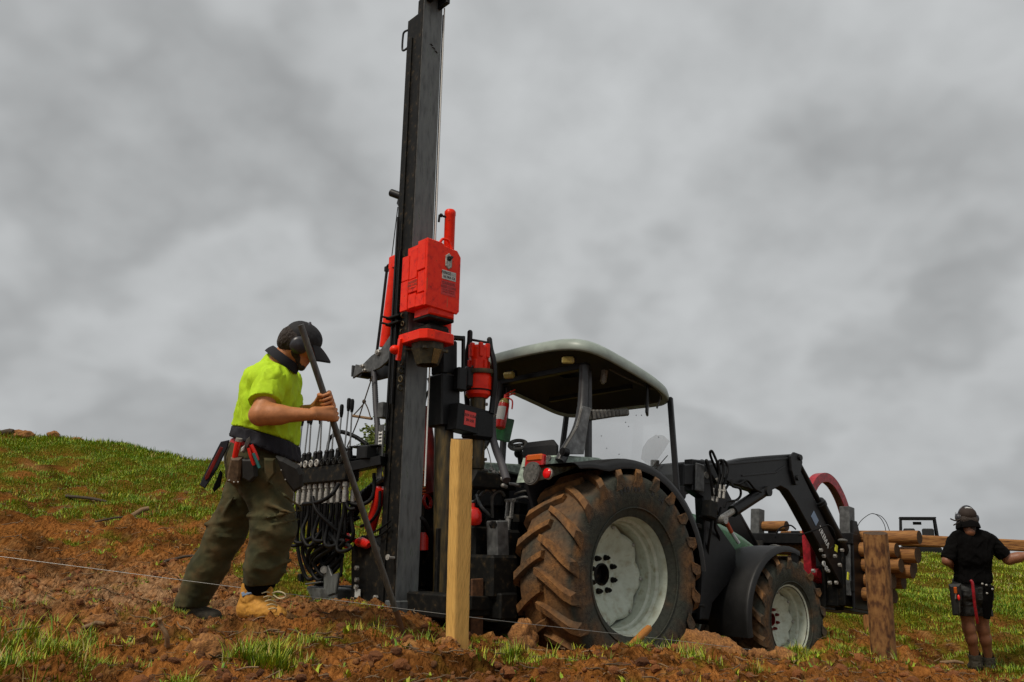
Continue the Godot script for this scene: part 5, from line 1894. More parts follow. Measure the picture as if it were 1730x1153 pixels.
	lettering("scale_marks", "IIII", 0.05, Transform3D(Basis(v3(0, 1, 0), v3(0, 0, -1), v3(-1, 0, 0)), v3(-0.157, 1.25, -0.238)), M["white_print"], dpp)

	# corrugated hose and pull cord with its triangle handle
	var cor := MB.new()
	ribbed(cor, [v3(-0.05, 1.836, -0.553), v3(-0.06, 1.704, -0.508), v3(-0.08, 1.506, -0.441), v3(-0.1, 1.313, -0.367), v3(-0.12, 1.129, -0.326), v3(-0.12, 1.04, -0.325)], 0.024)
	part("ribbed_hose", cor, M["hose_sleeve"], o)
	var cord := MB.new()
	hose(cord, [v3(-0.1, 1.762, -0.486), v3(-0.12, 1.565, -0.553), v3(-0.14, 1.413, -0.598), v3(-0.16, 1.215, -0.699)], 0.005, 6)
	hose(cord, [v3(-0.12, 1.559, -0.544), v3(-0.12, 1.519, -0.608), v3(-0.12, 1.472, -0.698)], 0.005, 6)
	hose(cord, [v3(-0.12, 1.559, -0.544), v3(-0.12, 1.507, -0.496), v3(-0.12, 1.428, -0.446)], 0.005, 6)
	cord.ball(v3(-0.12, 1.565, -0.553), v3(0.016, 0.018, 0.016), 10)
	part("pull_cord", cord, M["dark_stick"], o)
	var ph := MB.new()
	ph.cyl(v3(-0.12, 1.468, -0.706), v3(-0.12, 1.417, -0.428), 0.011)
	part("cord_handle", ph, M["stick"], o)

	# valve bank with its levers
	var vb := MB.new()
	vb.slab(v3(-0.34, 0.93, -1.30), v3(-0.20, 1.06, -0.42), 0.012)
	part("valve_block", vb, M["black_dusty"], o)
	var arm := MB.new()
	arm.bar(v3(-0.27, 1.03, -0.50), v3(-0.14, 1.08, -0.20), 0.10, 0.07)
	arm.bar(v3(-0.20, 1.10, -0.62), v3(-0.10, 1.12, -0.20), 0.09, 0.03)
	arm.slab(v3(-0.26, 1.09, -0.40), v3(-0.16, 1.19, -0.26), 0.008)
	arm.bar(v3(-0.24, 1.19, -0.48), v3(-0.16, 1.19, -0.22), 0.10, 0.012)
	arm.slab(v3(-0.30, 1.06, -0.56), v3(-0.18, 1.13, -0.46), 0.01)
	part("bank_arm", arm, M["black"], o)
	for k in 10:
		var z := -1.26 + k * 0.088
		var x := -0.27
		var lean := 0.02 * sin(k * 2.7)
		var base := MB.new()
		base.slab(v3(x - 0.06, 1.06, z - 0.032), v3(x + 0.05, 1.105, z + 0.032), 0.008)
		base.cyl(v3(x, 1.10, z), v3(x + lean * 0.3, 1.175, z + 0.003), 0.026, 0.018, 12)
		base.ball(v3(x + lean * 0.3, 1.175, z + 0.003), v3(0.022, 0.022, 0.022), 10)
		part("lever_boot", base, M["black"], o)
		var cap := MB.new()
		cap.ring(v3(x - 0.078, 1.085, z), v3(1, 0, 0), 0.024, 0.007, 18)
		cap.cyl(v3(x - 0.06, 1.085, z), v3(x - 0.084, 1.085, z), 0.012, 0.011, 14)
		part("spool_cap", cap, M["zinc"] if k < 6 else M["black_dusty"], o)
		var tall := 0.36 + 0.02 * sin(k * 1.9) + (0.06 if k > 7 else 0.0)
		var lv := MB.new()
		lv.cyl(v3(x + lean * 0.3, 1.17, z + 0.003), v3(x + lean, 1.17 + tall * 0.75, z + 0.014), 0.0065)
		var l := part("lever", lv, M["chrome"], o)
		var gr := MB.new()
		gr.lathe(Transform3D(Basis(Vector3.BACK, -lean * 0.5), v3(x + lean, 1.17 + tall * 0.70, z + 0.013)), PackedVector2Array([Vector2(0, -0.002), Vector2(0.010, 0), Vector2(0.015, 0.03), Vector2(0.016, 0.085), Vector2(0.012, 0.10), Vector2(0, 0.104)]), 14)
		part("lever_grip", gr, M["rubber_hose"], l)
		# two ports below each section
		for d in [0.0, 0.07]:
			var f := MB.new()
			var q := v3(x + 0.04 - d, 0.93, z + 0.01)
			f.hexnut(q + v3(0, -0.035, 0), Vector3.UP, 0.019, 0.035)
			f.cyl(q + v3(0, -0.035, 0), q + v3(0, -0.06, 0), 0.012)
			f.cyl(q + v3(0, -0.06, 0), q + v3(0, -0.15, 0), 0.017, 0.018, 12)
			part("port_fitting", f, M["zinc"], o)
	for k in 10:
		var z := -1.26 + k * 0.088
		for d in 2:
			var q := v3(-0.23 - 0.07 * d, 0.79, z + 0.01)
			var h := MB.new()
			var sway := 0.03 * sin(k * 3.1 + d)
			var low := 0.20 + 0.05 * ((k * 7 + d * 3) % 5) * 0.6
			if d == 0:
				hose(h, [q, q + v3(0, -0.12, 0), v3(-0.22 + sway, 0.50, z - 0.01), v3(-0.20 + sway, low + 0.12, -1.22 + k * 0.03), v3(-0.16, low, -1.14 + k * 0.03), v3(-0.12, low + 0.1, -1.0 + k * 0.03), v3(-0.08, 0.42, -0.98 + k * 0.014), v3(-0.02, 0.60 + 0.02 * (k % 4), -0.86 + 0.01 * k)], 0.0155)
			else:
				hose(h, [q, q + v3(0, -0.10, 0), v3(-0.32 + sway, 0.62 - 0.02 * k, z + 0.02), v3(-0.33, 0.46 + 0.02 * (k % 3), z + 0.10 + 0.01 * k), v3(-0.22, 0.52 + 0.03 * (k % 4), minf(z + 0.25, -0.82)), v3(-0.04, 0.68, minf(z + 0.4, -0.78 + 0.015 * k))], 0.014)
			part("hose", h, M["rubber_hose"], o)
	var extra := [
		[[v3(-0.2, 1.31, -0.876), v3(-0.2, 1.336, -0.745), v3(-0.16, 1.289, -0.587), v3(-0.12, 1.22, -0.474)], 0.017],
		[[v3(-0.22, 1.205, -0.892), v3(-0.2, 1.279, -0.909), v3(-0.2, 1.33, -0.833), v3(-0.18, 1.332, -0.733)], 0.012],
		[[v3(-0.42, 0.769, -0.85), v3(-0.42, 0.78, -0.602), v3(-0.4, 0.829, -0.473), v3(-0.34, 0.911, -0.484)], 0.015],
		[[v3(-0.42, 0.774, -0.698), v3(-0.42, 0.818, -0.713), v3(-0.42, 0.721, -0.646), v3(-0.35, 0.623, -0.565), v3(-0.25, 0.54, -0.52), v3(-0.1, 0.513, -0.594)], 0.014],
		[[v3(-0.3, 0.797, -0.511), v3(-0.25, 0.776, -0.466), v3(-0.2, 0.763, -0.365), v3(-0.15, 0.828, -0.306), v3(-0.14, 0.995, -0.322)], 0.015],
		[[v3(-0.3, 0.861, -0.494), v3(-0.28, 0.739, -0.429), v3(-0.25, 0.731, -0.379)], 0.014],
		[[v3(-0.14, 0.86, -0.23), v3(-0.14, 0.732, -0.233), v3(-0.14, 0.649, -0.319), v3(-0.1, 0.609, -0.522)], 0.012],
		[[v3(-0.15, 0.645, -0.058), v3(-0.15, 0.584, -0.203), v3(-0.12, 0.543, -0.402)], 0.007],
		[[v3(-0.15, 0.604, -0.054), v3(-0.15, 0.551, -0.162), v3(-0.12, 0.526, -0.321)], 0.007],
		[[v3(0.2, 1.153, -0.295), v3(0.2, 1.064, -0.327), v3(0.2, 0.972, -0.305)], 0.02],
		[[v3(0, 0.701, -0.056), v3(0.1, 0.653, -0.009), v3(0.2, 0.55, -0.064)], 0.02],
	]
	for e in extra:
		var h := MB.new()
		hose(h, e[0], e[1])
		part("hose", h, M["rubber_hose"], o)
	var big := MB.new()
	ribbed(big, [v3(-0.05, 0.104, -1.202), v3(-0.05, 0.267, -1.103), v3(-0.05, 0.499, -0.916), v3(-0.05, 0.737, -0.7), v3(-0.05, 0.868, -0.529), v3(0, 0.954, -0.386)], 0.042, 0.03, 14)
	part("suction_hose", big, M["rubber_hose"], o)
	var tube := MB.new()
	tube.cyl(v3(-0.05, 0.846, -0.695), v3(-0.05, 0.983, -0.236), 0.016)
	part("steel_pipe", tube, M["worn_grey"], o)
	var dr := MB.new()
	dr.cyl(v3(-0.1, 0.586, -0.398), v3(-0.1, 0.886, -0.269), 0.042, 0.042, 18)
	part("side_ram", dr, M["canister_red"], o)
	var rr := MB.new()
	rr.cyl(v3(0.35, 1.554, -0.404), v3(0.35, 0.865, -0.225), 0.05, 0.062, 18)
	part("back_ram", rr, M["dark_red"], o)
	var sp := MB.new()
	for k in 9:
		sp.ring(v3(0.3, 0.969, -0.295) + v3(0, 0.07 - k * 0.022, 0), Vector3.UP, 0.035, 0.008, 12)
	part("spring", sp, M["amber"], o)
	var st := MB.new()
	st.ring(v3(0.3, 0.805, -0.237), v3(0.4, 0.2, 1), 0.05, 0.014, 14)
	part("strap", st, M["canister_red"], o)

	# foot of the mast and the frame it slides on
	var footbox := MB.new()
	footbox.slab(v3(-0.14, -0.04, -0.10), v3(0.16, 0.10, 0.012), 0.008)
	part("mast_foot", footbox, M["mast_grey"], o)
	var fr := MB.new()
	fr.slab(v3(-0.02, 0.0, -0.98), v3(0.16, 0.16, 0.42), 0.012)
	fr.slab(v3(0.45, -0.02, -0.72), v3(0.62, 0.16, 0.46), 0.012)
	fr.slab(v3(0.15, 0.0, -0.55), v3(0.46, 0.14, -0.40), 0.012)
	fr.slab(v3(0.15, 0.0, 0.22), v3(0.46, 0.14, 0.36), 0.012)
	fr.slab(v3(0.10, 0.16, -0.60), v3(0.34, 0.62, -0.24), 0.02)
	fr.slab(v3(0.30, 0.16, -0.5), v3(0.60, 0.9, -0.3), 0.02)
	part("base_frame", fr, M["black_dusty"], o)
	var up := MB.new()
	up.prism(at_x(-0.04), zy([v3(-0.06, -0.079, -0.59), v3(-0.06, 0.434, -0.649), v3(-0.06, 0.513, -0.599), v3(-0.06, 0.544, -0.512), v3(-0.06, 0.54, -0.382), v3(-0.06, 0.439, -0.248), v3(-0.06, 0.316, -0.16), v3(-0.06, -0.044, -0.099)]), 0.12, 0.01)
	part("side_tower", up, M["black_dusty"], o)
	var rim2 := MB.new()
	hose(rim2, [v3(-0.12, 0.299, -0.808), v3(-0.12, 0.453, -0.819), v3(-0.12, 0.512, -0.774), v3(-0.12, 0.53, -0.699)], 0.014)
	rim2.bar(v3(-0.12, 0.41, -0.736), v3(-0.12, 0.235, -0.731), 0.012, 0.03)
	part("tower_edge", rim2, M["black"], o)
	var scuff := MB.new()
	scuff.prism(at_x(-0.16), zy([v3(-0.16, 0.287, -0.916), v3(-0.16, 0.32, -0.849), v3(-0.16, 0.247, -0.787), v3(-0.16, 0.268, -0.686), v3(-0.16, 0.116, -0.718), v3(-0.16, 0.094, -0.819), v3(-0.16, 0.143, -0.887)]), 0.025, 0.006)
	part("hanger_plate", scuff, M["mast_grey"], o)
	var pinh := MB.new()
	pinh.cyl(v3(-0.19, 0.284, -0.872), v3(-0.14, 0.281, -0.959), 0.028)
	part("hanger_pin", pinh, M["zinc"], o)
	var beam := MB.new()
	beam.slab(v3(-0.16, 0.02, -1.18), v3(0.0, 0.15, -0.72), 0.012)
	beam.bar(v3(-0.17, 0.165, -1.16), v3(-0.17, 0.19, -0.92), 0.03, 0.012)
	part("sliding_beam", beam, M["plate_grey"], o)
	var foot2 := MB.new()
	foot2.prism(at_x(-0.20), zy([v3(-0.2, -0.134, -1.323), v3(-0.2, 0.027, -1.194), v3(-0.2, 0.069, -0.905), v3(-0.2, 0.045, -0.709), v3(-0.2, -0.085, -0.642)]), 0.03, 0.006)
	part("foot_plate", foot2, M["black"], o)
	for q in [v3(-0.22, -0.046, -1.155), v3(-0.22, -0.042, -1.09), v3(-0.22, -0.024, -0.683), v3(-0.22, -0.012, -0.617)]:
		var b := MB.new()
		b.hexnut(q + v3(0.01, 0, 0), v3(-1, 0, 0), 0.024, 0.02)
		b.cyl(q - v3(0.01, 0, 0), q - v3(0.035, 0, 0), 0.012)
		part("foot_bolt", b, M["zinc"], o)
	var tg := MB.new()
	tg.box(Transform3D(Basis(), v3(-0.218, -0.017, -0.906)), v3(0.004, 0.09, 0.028), 0.001)
	part("plate_label", tg, M["white_label"], o)
	var tg2 := MB.new()
	tg2.box(Transform3D(Basis(), v3(-0.125, 0.127, -0.477)), v3(0.004, 0.06, 0.075), 0.001)
	part("plate_label", tg2, M["white_label"], o)
	var pinr := MB.new()
	pinr.ring(v3(-0.12, 0.503, -0.679), v3(1, 0, 0.3), 0.038, 0.022, 18)
	var rp := part("latch_ring", pinr, M["canister_red"], o)
	var rl := MB.new()
	rl.tube(curve([v3(-0.12, 0.512, -0.629), v3(-0.12, 0.495, -0.535), v3(-0.12, 0.491, -0.461), v3(-0.12, 0.471, -0.37)], 5), PackedFloat32Array([0.012, 0.012, 0.012, 0.012, 0.012, 0.012, 0.03, 0.034, 0.036, 0.037, 0.037, 0.036, 0.036, 0.034, 0.03, 0.018]), 14)
	part("latch_handle", rl, M["canister_red"], o)
	var rp2 := MB.new()
	rp2.cyl(v3(-0.13, 0.508, -0.595), v3(-0.16, 0.507, -0.547), 0.014)
	part("latch_pin", rp2, M["zinc"], o)
	var cloth := MB.new()
	cloth.box(Transform3D(Basis(Vector3.RIGHT, -0.25), v3(-0.1, 0.349, -0.92)), v3(0.012, 0.10, 0.03), 0.004)
	part("marker_rag", cloth, M["orange_cloth"], o)
	for q in [[v3(-0.12, 0.063, -1.507), v3(0.05, 0.10, 0.06)], [v3(-0.12, 0.096, -1.412), v3(0.05, 0.10, 0.03)]]:
		var c2 := MB.new()
		c2.box(Transform3D(Basis(), q[0]), q[1], 0.006)
		part("orange_block", c2, M["orange_cloth"], o)
	var leg := MB.new()
	leg.slab(v3(-0.2, -0.05, -1.5), v3(0.02, 0.05, -1.10), 0.01)
	leg.bar(v3(-0.1, -0.04, -1.349), v3(-0.1, 0.236, -1.382), 0.05, 0.05, v3(1, 0, 0))
	part("stabiliser", leg, M["black"], o)
	var db := MB.new()
	db.cyl(v3(-0.2, 0.393, -0.005), v3(-0.1, 0.385, -0.034), 0.010)
	db.cyl(v3(-0.2, 0.393, -0.005), v3(-0.19, 0.393, -0.006), 0.02)
	part("stop_bolt", db, M["zinc"], o)
	for q in [v3(-0.12, 0.223, -0.488), v3(-0.12, 0.172, -0.49), v3(-0.12, 0.111, -0.225), v3(-0.12, 0.307, -0.497)]:
		var b := MB.new()
		b.hexnut(q, v3(-1, 0, 0), 0.018, 0.025)
		part("frame_bolt", b, M["zinc"], o)

	# rock spike: rusty tube in a black sleeve
	var s0 := v3(0.30, 0.08, 0.0)
	var s1 := v3(0.225, 2.02, 0.0)
	var spike := MB.new()
	spike.cyl(s0, s1, 0.076, 0.072, 24)
	part("spike_tube", spike, M["rusty_steel"], o)
	var slv := MB.new()
	slv.bar(s0.lerp(s1, 0.655), s0.lerp(s1, 0.86), 0.18, 0.18, v3(1, 0, 0), 0.012)
	slv.bar(s0.lerp(s1, 0.86), s1, 0.15, 0.15, v3(1, 0, 0), 0.012)
	part("spike_sleeve", slv, M["black"], o)
	var sb := MB.new()
	sb.slab(v3(0.16, 0.02, -0.14), v3(0.46, 0.12, 0.14), 0.01)
	sb.bar(v3(0.17, 0.1, 0.09), v3(0.165, 0.6, 0.09), 0.03, 0.03, v3(1, 0, 0))
	part("spike_guide", sb, M["black_dusty"], o)
	for y in [0.16, 0.14]:
		var cbolt := MB.new()
		cbolt.hexnut(v3(0.30, y, 0.1), v3(0, 0, 1), 0.02, 0.02)
		part("spike_bolt", cbolt, M["zinc"], o)

	# auger motor in its cage of bent tube
	var ax := 0.52
	var az := 0.07
	var bx := MB.new()
	bx.bar(v3(0.223, 1.419, 0.12), v3(ax, 1.40, az + 0.02), 0.14, 0.20)
	bx.slab(v3(ax - 0.10, 1.27, az - 0.09), v3(ax + 0.10, 1.50, az + 0.10), 0.025)
	part("auger_bracket", bx, M["black"], o)
	var stick := MB.new()
	var mid := (v3(0.223, 1.419, 0.12) + v3(ax, 1.40, az + 0.02)) * 0.5
	var bd := (v3(ax, 1.40, az + 0.02) - v3(0.223, 1.419, 0.12)).normalized()
	var bn := bd.cross(Vector3.UP).normalized()
	if bn.z < 0:
		bn = -bn
	var bt := Transform3D(Basis(bd, bn.cross(bd), bn), mid + bn * 0.0715 - bd * 0.02)
	stick.box(bt, v3(0.12, 0.11, 0.003), 0.001)
	var sk := part("red_sticker", stick, M["sticker_red"], o)
	lettering("warning", "KEEP CLEAR", 0.020, bt * Transform3D(Basis(), v3(0, 0.022, 0.0022)), M["black_print"], sk)
	lettering("warning", "IN USE", 0.020, bt * Transform3D(Basis(), v3(0, -0.014, 0.0022)), M["black_print"], sk)
	var mot := MB.new()
	mot.lathe(Transform3D(Basis(), v3(ax, 0, az)), PackedVector2Array([Vector2(0, 1.60), Vector2(0.075, 1.60), Vector2(0.10, 1.625), Vector2(0.10, 1.66), Vector2(0.107, 1.665), Vector2(0.107, 1.77), Vector2(0.10, 1.78), Vector2(0.10, 1.80), Vector2(0, 1.80)]), 26)
	mot.lathe(Transform3D(Basis(), v3(ax, 0, az)), PackedVector2Array([Vector2(0.078, 1.81), Vector2(0.078, 2.0), Vector2(0.066, 2.02), Vector2(0, 2.02)]), 8, 20)
	for k in 6:
		var a := TAU * k / 6
		mot.slab(v3(ax + cos(a) * 0.07 - 0.016, 1.92, az + sin(a) * 0.07 - 0.016), v3(ax + cos(a) * 0.07 + 0.016, 2.035, az + sin(a) * 0.07 + 0.016), 0.005)
		mot.slab(v3(ax + cos(a + 0.5) * 0.074 - 0.014, 1.82, az + sin(a + 0.5) * 0.074 - 0.014), v3(ax + cos(a + 0.5) * 0.074 + 0.014, 1.90, az + sin(a + 0.5) * 0.074 + 0.014), 0.005)
	part("auger_motor", mot, M["red"], o)
	var ring2 := MB.new()
	ring2.lathe(Transform3D(Basis(Vector3.BACK, 0.05), v3(ax, 1.80, az)), PackedVector2Array([Vector2(0.075, -0.012), Vector2(0.122, -0.012), Vector2(0.126, 0.0), Vector2(0.122, 0.022), Vector2(0.08, 0.026)]), 26)
	part("motor_flange", ring2, M["rusty_steel"], o)
	var band := MB.new()
	band.lathe(Transform3D(Basis(), v3(ax, 0, az)), PackedVector2Array([Vector2(0.1005, 1.652), Vector2(0.105, 1.655), Vector2(0.105, 1.664), Vector2(0.1, 1.668)]), 26)
	part("motor_band", band, M["black_dusty"], o)
	var shaft := MB.new()
	shaft.lathe(Transform3D(Basis(), v3(ax, 0, az)), PackedVector2Array([Vector2(0, 0.90), Vector2(0.045, 0.90), Vector2(0.045, 1.05), Vector2(0.062, 1.055), Vector2(0.068, 1.10), Vector2(0.064, 1.14), Vector2(0.064, 1.28), Vector2(0.058, 1.45), Vector2(0.062, 1.47), Vector2(0.062, 1.60), Vector2(0, 1.60)]), 20)
	part("auger_shaft", shaft, M["rusty_steel"], o)
	for q in [v3(ax - 0.07, 1.13, az + 0.03), v3(ax + 0.068, 1.13, az + 0.02), v3(ax + 0.03, 1.55, az + 0.06)]:
		var b := MB.new()
		b.hexnut(q, (q - v3(ax, q.y, az)), 0.014, 0.016)
		part("shaft_bolt", b, M["zinc"], o)
	for side2 in [[v3(0.5, 2.146, -0.027), v3(0.5, 2.058, -0.031), v3(0.5, 1.965, -0.056), v3(0.5, 1.845, -0.065), v3(0.52, 1.682, -0.075), v3(0.52, 1.537, -0.053)], [v3(0.6, 2.083, 0.099), v3(0.6, 2.003, 0.117), v3(0.6, 1.9, 0.156), v3(0.6, 1.755, 0.175), v3(0.6, 1.57, 0.153), v3(0.58, 1.474, 0.165)]]:
		var t := MB.new()
		hose(t, side2, 0.022, 12)
		t.ball(side2[0], v3(0.022, 0.022, 0.022), 10)
		part("cage_tube", t, M["black"], o)
	var cr := MB.new()
	cr.cyl(v3(0.5, 2.085, -0.017), v3(0.6, 2.053, 0.108), 0.010)
	part("cage_rung", cr, M["black"], o)
	var sw := MB.new()
	sw.slab(v3(ax - 0.16, 1.66, az - 0.09), v3(ax - 0.06, 1.83, az + 0.05), 0.02)
	sw.cyl(v3(0.5, 1.859, 0.074), v3(0.5, 1.784, -0.003), 0.02)
	sw.cyl(v3(0.45, 1.829, 0.092), v3(0.5, 1.931, -0.025), 0.014)
	part("swing_block", sw, M["black"], o)
	var feed := MB.new()
	ribbed(feed, [v3(0.5, 1.895, -0.075), v3(0.45, 1.788, -0.053), v3(0.42, 1.667, -0.069), v3(0.4, 1.523, -0.066)], 0.026, 0.016)
	part("feed_hose", feed, M["hose_sleeve"], o)
	var feed2 := MB.new()
	hose(feed2, [v3(0.62, 1.458, 0.134), v3(0.62, 1.319, 0.138), v3(0.6, 1.198, 0.207), v3(0.55, 1.074, 0.335), v3(0.5, 0.948, 0.447)], 0.03, 12)
	part("feed_hose", feed2, M["hose_sleeve"], o)
	var thin := MB.new()
	hose(thin, [v3(0.6, 1.473, 0.198), v3(0.6, 1.391, 0.089), v3(0.6, 1.301, 0.064), v3(0.6, 1.158, 0.132), v3(0.6, 1.044, 0.164)], 0.004, 6)
	part("thin_cable", thin, M["zinc"], o)
	var tee := MB.new()
	hose(tee, [v3(0.25, 1.758, -0.22), v3(0.25, 1.682, -0.184), v3(0.25, 1.628, -0.242), v3(0.25, 1.573, -0.262)], 0.014)
	tee.cyl(v3(0.25, 1.719, -0.217), v3(0.28, 1.752, -0.182), 0.012)
	part("elbow_pipe", tee, M["black"], o)
	# hitch frame behind the pillar: dark boxes, upright, rusty plate
	var hf := MB.new()
	hf.slab(v3(0.42, 0.12, 0.06), v3(0.56, 0.62, 0.20), 0.012)
	hf.bar(v3(0.47, 0.6, 0.0), v3(0.47, 0.92, 0.0), 0.05, 0.05, v3(1, 0, 0))
	hf.prism(at_z(0.12), xy([v3(0.34, 0.93, 0), v3(0.40, 1.03, 0), v3(0.60, 1.01, 0), v3(0.80, 0.93, 0), v3(0.80, 0.90, 0), v3(0.34, 0.90, 0)]), 0.22, 0.01)
	hf.slab(v3(0.40, 0.12, -0.30), v3(0.66, 0.42, 0.42), 0.02)
	hf.slab(v3(0.60, 0.10, -0.36), v3(0.74, 0.60, 0.36), 0.02)
	part("hitch_frame", hf, M["black_dusty"], o)
	var ub2 := MB.new()
	ub2.bar(v3(0.532, 0.308, 0.34), v3(0.51, 0.663, 0.34), 0.12, 0.12, v3(1, 0, 0), 0.01)
	part("hitch_upright", ub2, M["plate_grey"], o)
	var bp := MB.new()
	bp.hexnut(v3(0.405, 0.629, 0.41), v3(-0.2, 0, 1), 0.03, 0.02)
	part("upright_bolt", bp, M["black_dusty"], o)
	var rp3 := MB.new()
	rp3.bar(v3(0.343, -0.166, 0.34), v3(0.333, 0.257, 0.34), 0.11, 0.02, v3(0, 0, 1), 0.006)
	part("rusty_plate", rp3, M["rust"], o)
	var can := MB.new()
	var cc := v3(0.36, 0.693, 0.25)
	can.lathe(Transform3D(Basis(Vector3.BACK, 0.1), cc - v3(0, 0.07, 0)), PackedVector2Array([Vector2(0, 0), Vector2(0.05, 0.005), Vector2(0.065, 0.03), Vector2(0.065, 0.085), Vector2(0.045, 0.12), Vector2(0.02, 0.13), Vector2(0.02, 0.16), Vector2(0, 0.16)]), 20)
	part("red_accumulator", can, M["canister_red"], o)
	var cup := MB.new()
	cup.cyl(v3(0.162, 0.444, -0.1), v3(0.161, 0.571, -0.1), 0.05, 0.05, 16)
	part("red_ram_end", cup, M["canister_red"], o)

# a turned-down collar: two nested bands round the neck
func neck_ring(mb: MB, c: Vector3, axis: Vector3, low: float, high: float, tall: float) -> void:
	var b := mb.frame(axis)
	for s in [0.0, 0.007]:
		var rows := []
		for k in 5:
			var row := PackedVector3Array()
			var t := k / 4.0
			for j in 28:
				var a := TAU * j / 28
				row.append(c + (b.x * cos(a) + b.y * sin(a)) * (lerpf(low, high, t) - s + 0.004 * sin(t * PI)) + b.z * tall * (t - 0.4))
			rows.append(row)
		if s > 0:
			rows.reverse()
		mb.sheet(rows, true)


# a plate cut along a flat outline given in space
func panel(mb: MB, pts: Array, thick: float, bev := 0.002) -> void:
	var m := Vector3.ZERO
	var nn := Vector3.ZERO
	for k in pts.size():
		m += pts[k]
		var a: Vector3 = pts[k]
		var b: Vector3 = pts[(k + 1) % pts.size()]
		nn += a.cross(b)
	m /= pts.size()
	nn = nn.normalized()
	var x: Vector3 = (pts[1] - pts[0]).normalized()
	x = (x - nn * x.dot(nn)).normalized()
	var t := Transform3D(Basis(x, nn.cross(x), nn), m)
	var poly := PackedVector2Array()
	for p in pts:
		var q: Vector3 = t.affine_inverse() * p
		poly.append(Vector2(q.x, q.y))
	mb.prism(t, poly, thick, bev)


# head in its own frame: x to the front, y up, z to the person's right; centre at the ears
func head_shape(out: MB, t: Transform3D) -> void:
	var f := Flesh.new()
	f.add(v3(-0.03, 0.035, -0.012), v3(-0.03, 0.035, 0.012), 0.078, 0.078, 0.03)
	f.add(v3(0.022, 0.04, -0.014), v3(0.022, 0.04, 0.014), 0.070, 0.070, 0.03)
	f.add(v3(0.03, -0.01, 0), v3(0.046, -0.065, 0), 0.058, 0.042, 0.03)
	for s in [-1.0, 1.0]:
		f.add(v3(-0.012, -0.04, 0.05 * s), v3(0.058, -0.092, 0.016 * s), 0.022, 0.020, 0.03)
		f.add(v3(0.062, -0.015, 0.04 * s), v3(0.05, -0.02, 0.05 * s), 0.018, 0.016, 0.02)
		f.add(v3(0.084, 0.032, 0.012 * s), v3(0.070, 0.032, 0.046 * s), 0.011, 0.010, 0.012)
		f.add(v3(0.094, -0.035, 0.012 * s), v3(0.090, -0.036, 0.014 * s), 0.008, 0.007, 0.008)
		f.add(v3(-0.006, 0.018, 0.078 * s), v3(-0.012, -0.024, 0.076 * s), 0.013, 0.010, 0.008)
		f.add(v3(-0.018, 0.01, 0.082 * s), v3(-0.016, -0.008, 0.084 * s), 0.009, 0.008, 0.006)
		f.add(v3(0.086, -0.059, 0), v3(0.078, -0.062, 0.02 * s), 0.009, 0.006, 0.008)
		f.add(v3(0.084, -0.071, 0), v3(0.076, -0.070, 0.017 * s), 0.010, 0.006, 0.008)
	f.add(v3(0.084, 0.018, 0), v3(0.107, -0.030, 0), 0.010, 0.014, 0.012)
	f.add(v3(0.066, -0.10, -0.008), v3(0.066, -0.10, 0.008), 0.022, 0.022, 0.02)
	f.add(v3(-0.03, -0.04, 0), v3(-0.055, -0.16, 0), 0.060, 0.062, 0.03)
	var mb := MB.new()
	f.build(0.005, mb)
	mb.moved(t)
	append(out, mb)


func append(out: MB, mb: MB) -> void:
	var k := out.v.size()
	out.v.append_array(mb.v)
	out.n.append_array(mb.n)
	out.c.append_array(mb.c)
	for q in mb.i:
		out.i.append(q + k)


# a hand closed round a bar: c on the bar, u down the bar, e1 away from the wrist, e2 to the side where the back of the hand is
func fist(out: MB, c: Vector3, u: Vector3, e1: Vector3, e2: Vector3, wrist: Vector3, r: float) -> void:
	var f := Flesh.new()
	for j in 4:
		var o: float = (j - 1.5) * 0.0225
		var long: float = [0.96, 1.05, 1.0, 0.86][j]
		var mcp := c + u * o + e2 * (r + 0.018) - e1 * 0.006
		f.add(wrist + u * o * 0.45 - e2 * 0.002, mcp, 0.019, 0.0135, 0.012)
		var pip := c + u * o * 1.02 + e1 * (r + 0.017) * long + e2 * 0.012
		var dip := c + u * o * 1.02 + e1 * (r + 0.007) * long - e2 * (r + 0.004)
		var tip := c + u * o * 1.0 - e1 * 0.004 - e2 * (r + 0.011)
		f.add(mcp, pip, 0.0112, 0.0102, 0.003)
		f.add(pip, pip, 0.0108, 0.0108, 0.002)
		f.add(pip, dip, 0.0098, 0.0090, 0.002)
		f.add(dip, tip, 0.0090, 0.0080, 0.002)
	f.add(wrist, c - e1 * 0.03 + e2 * (r + 0.008), 0.026, 0.022, 0.016)
	var t0 := wrist + e1 * 0.016 - u * 0.014
	var t1 := c - e1 * (r + 0.018) - u * 0.036 - e2 * 0.004
	var t2 := c - e1 * 0.004 - u * 0.043 - e2 * (r + 0.010)
	var t3 := c + e1 * 0.020 - u * 0.040 - e2 * (r + 0.009)
	f.add(t0, t1, 0.019, 0.0135, 0.012)
	f.add(t1, t2, 0.0125, 0.0108, 0.004)
	f.add(t2, t3, 0.0108, 0.009, 0.003)
	f.build(0.0028, out)


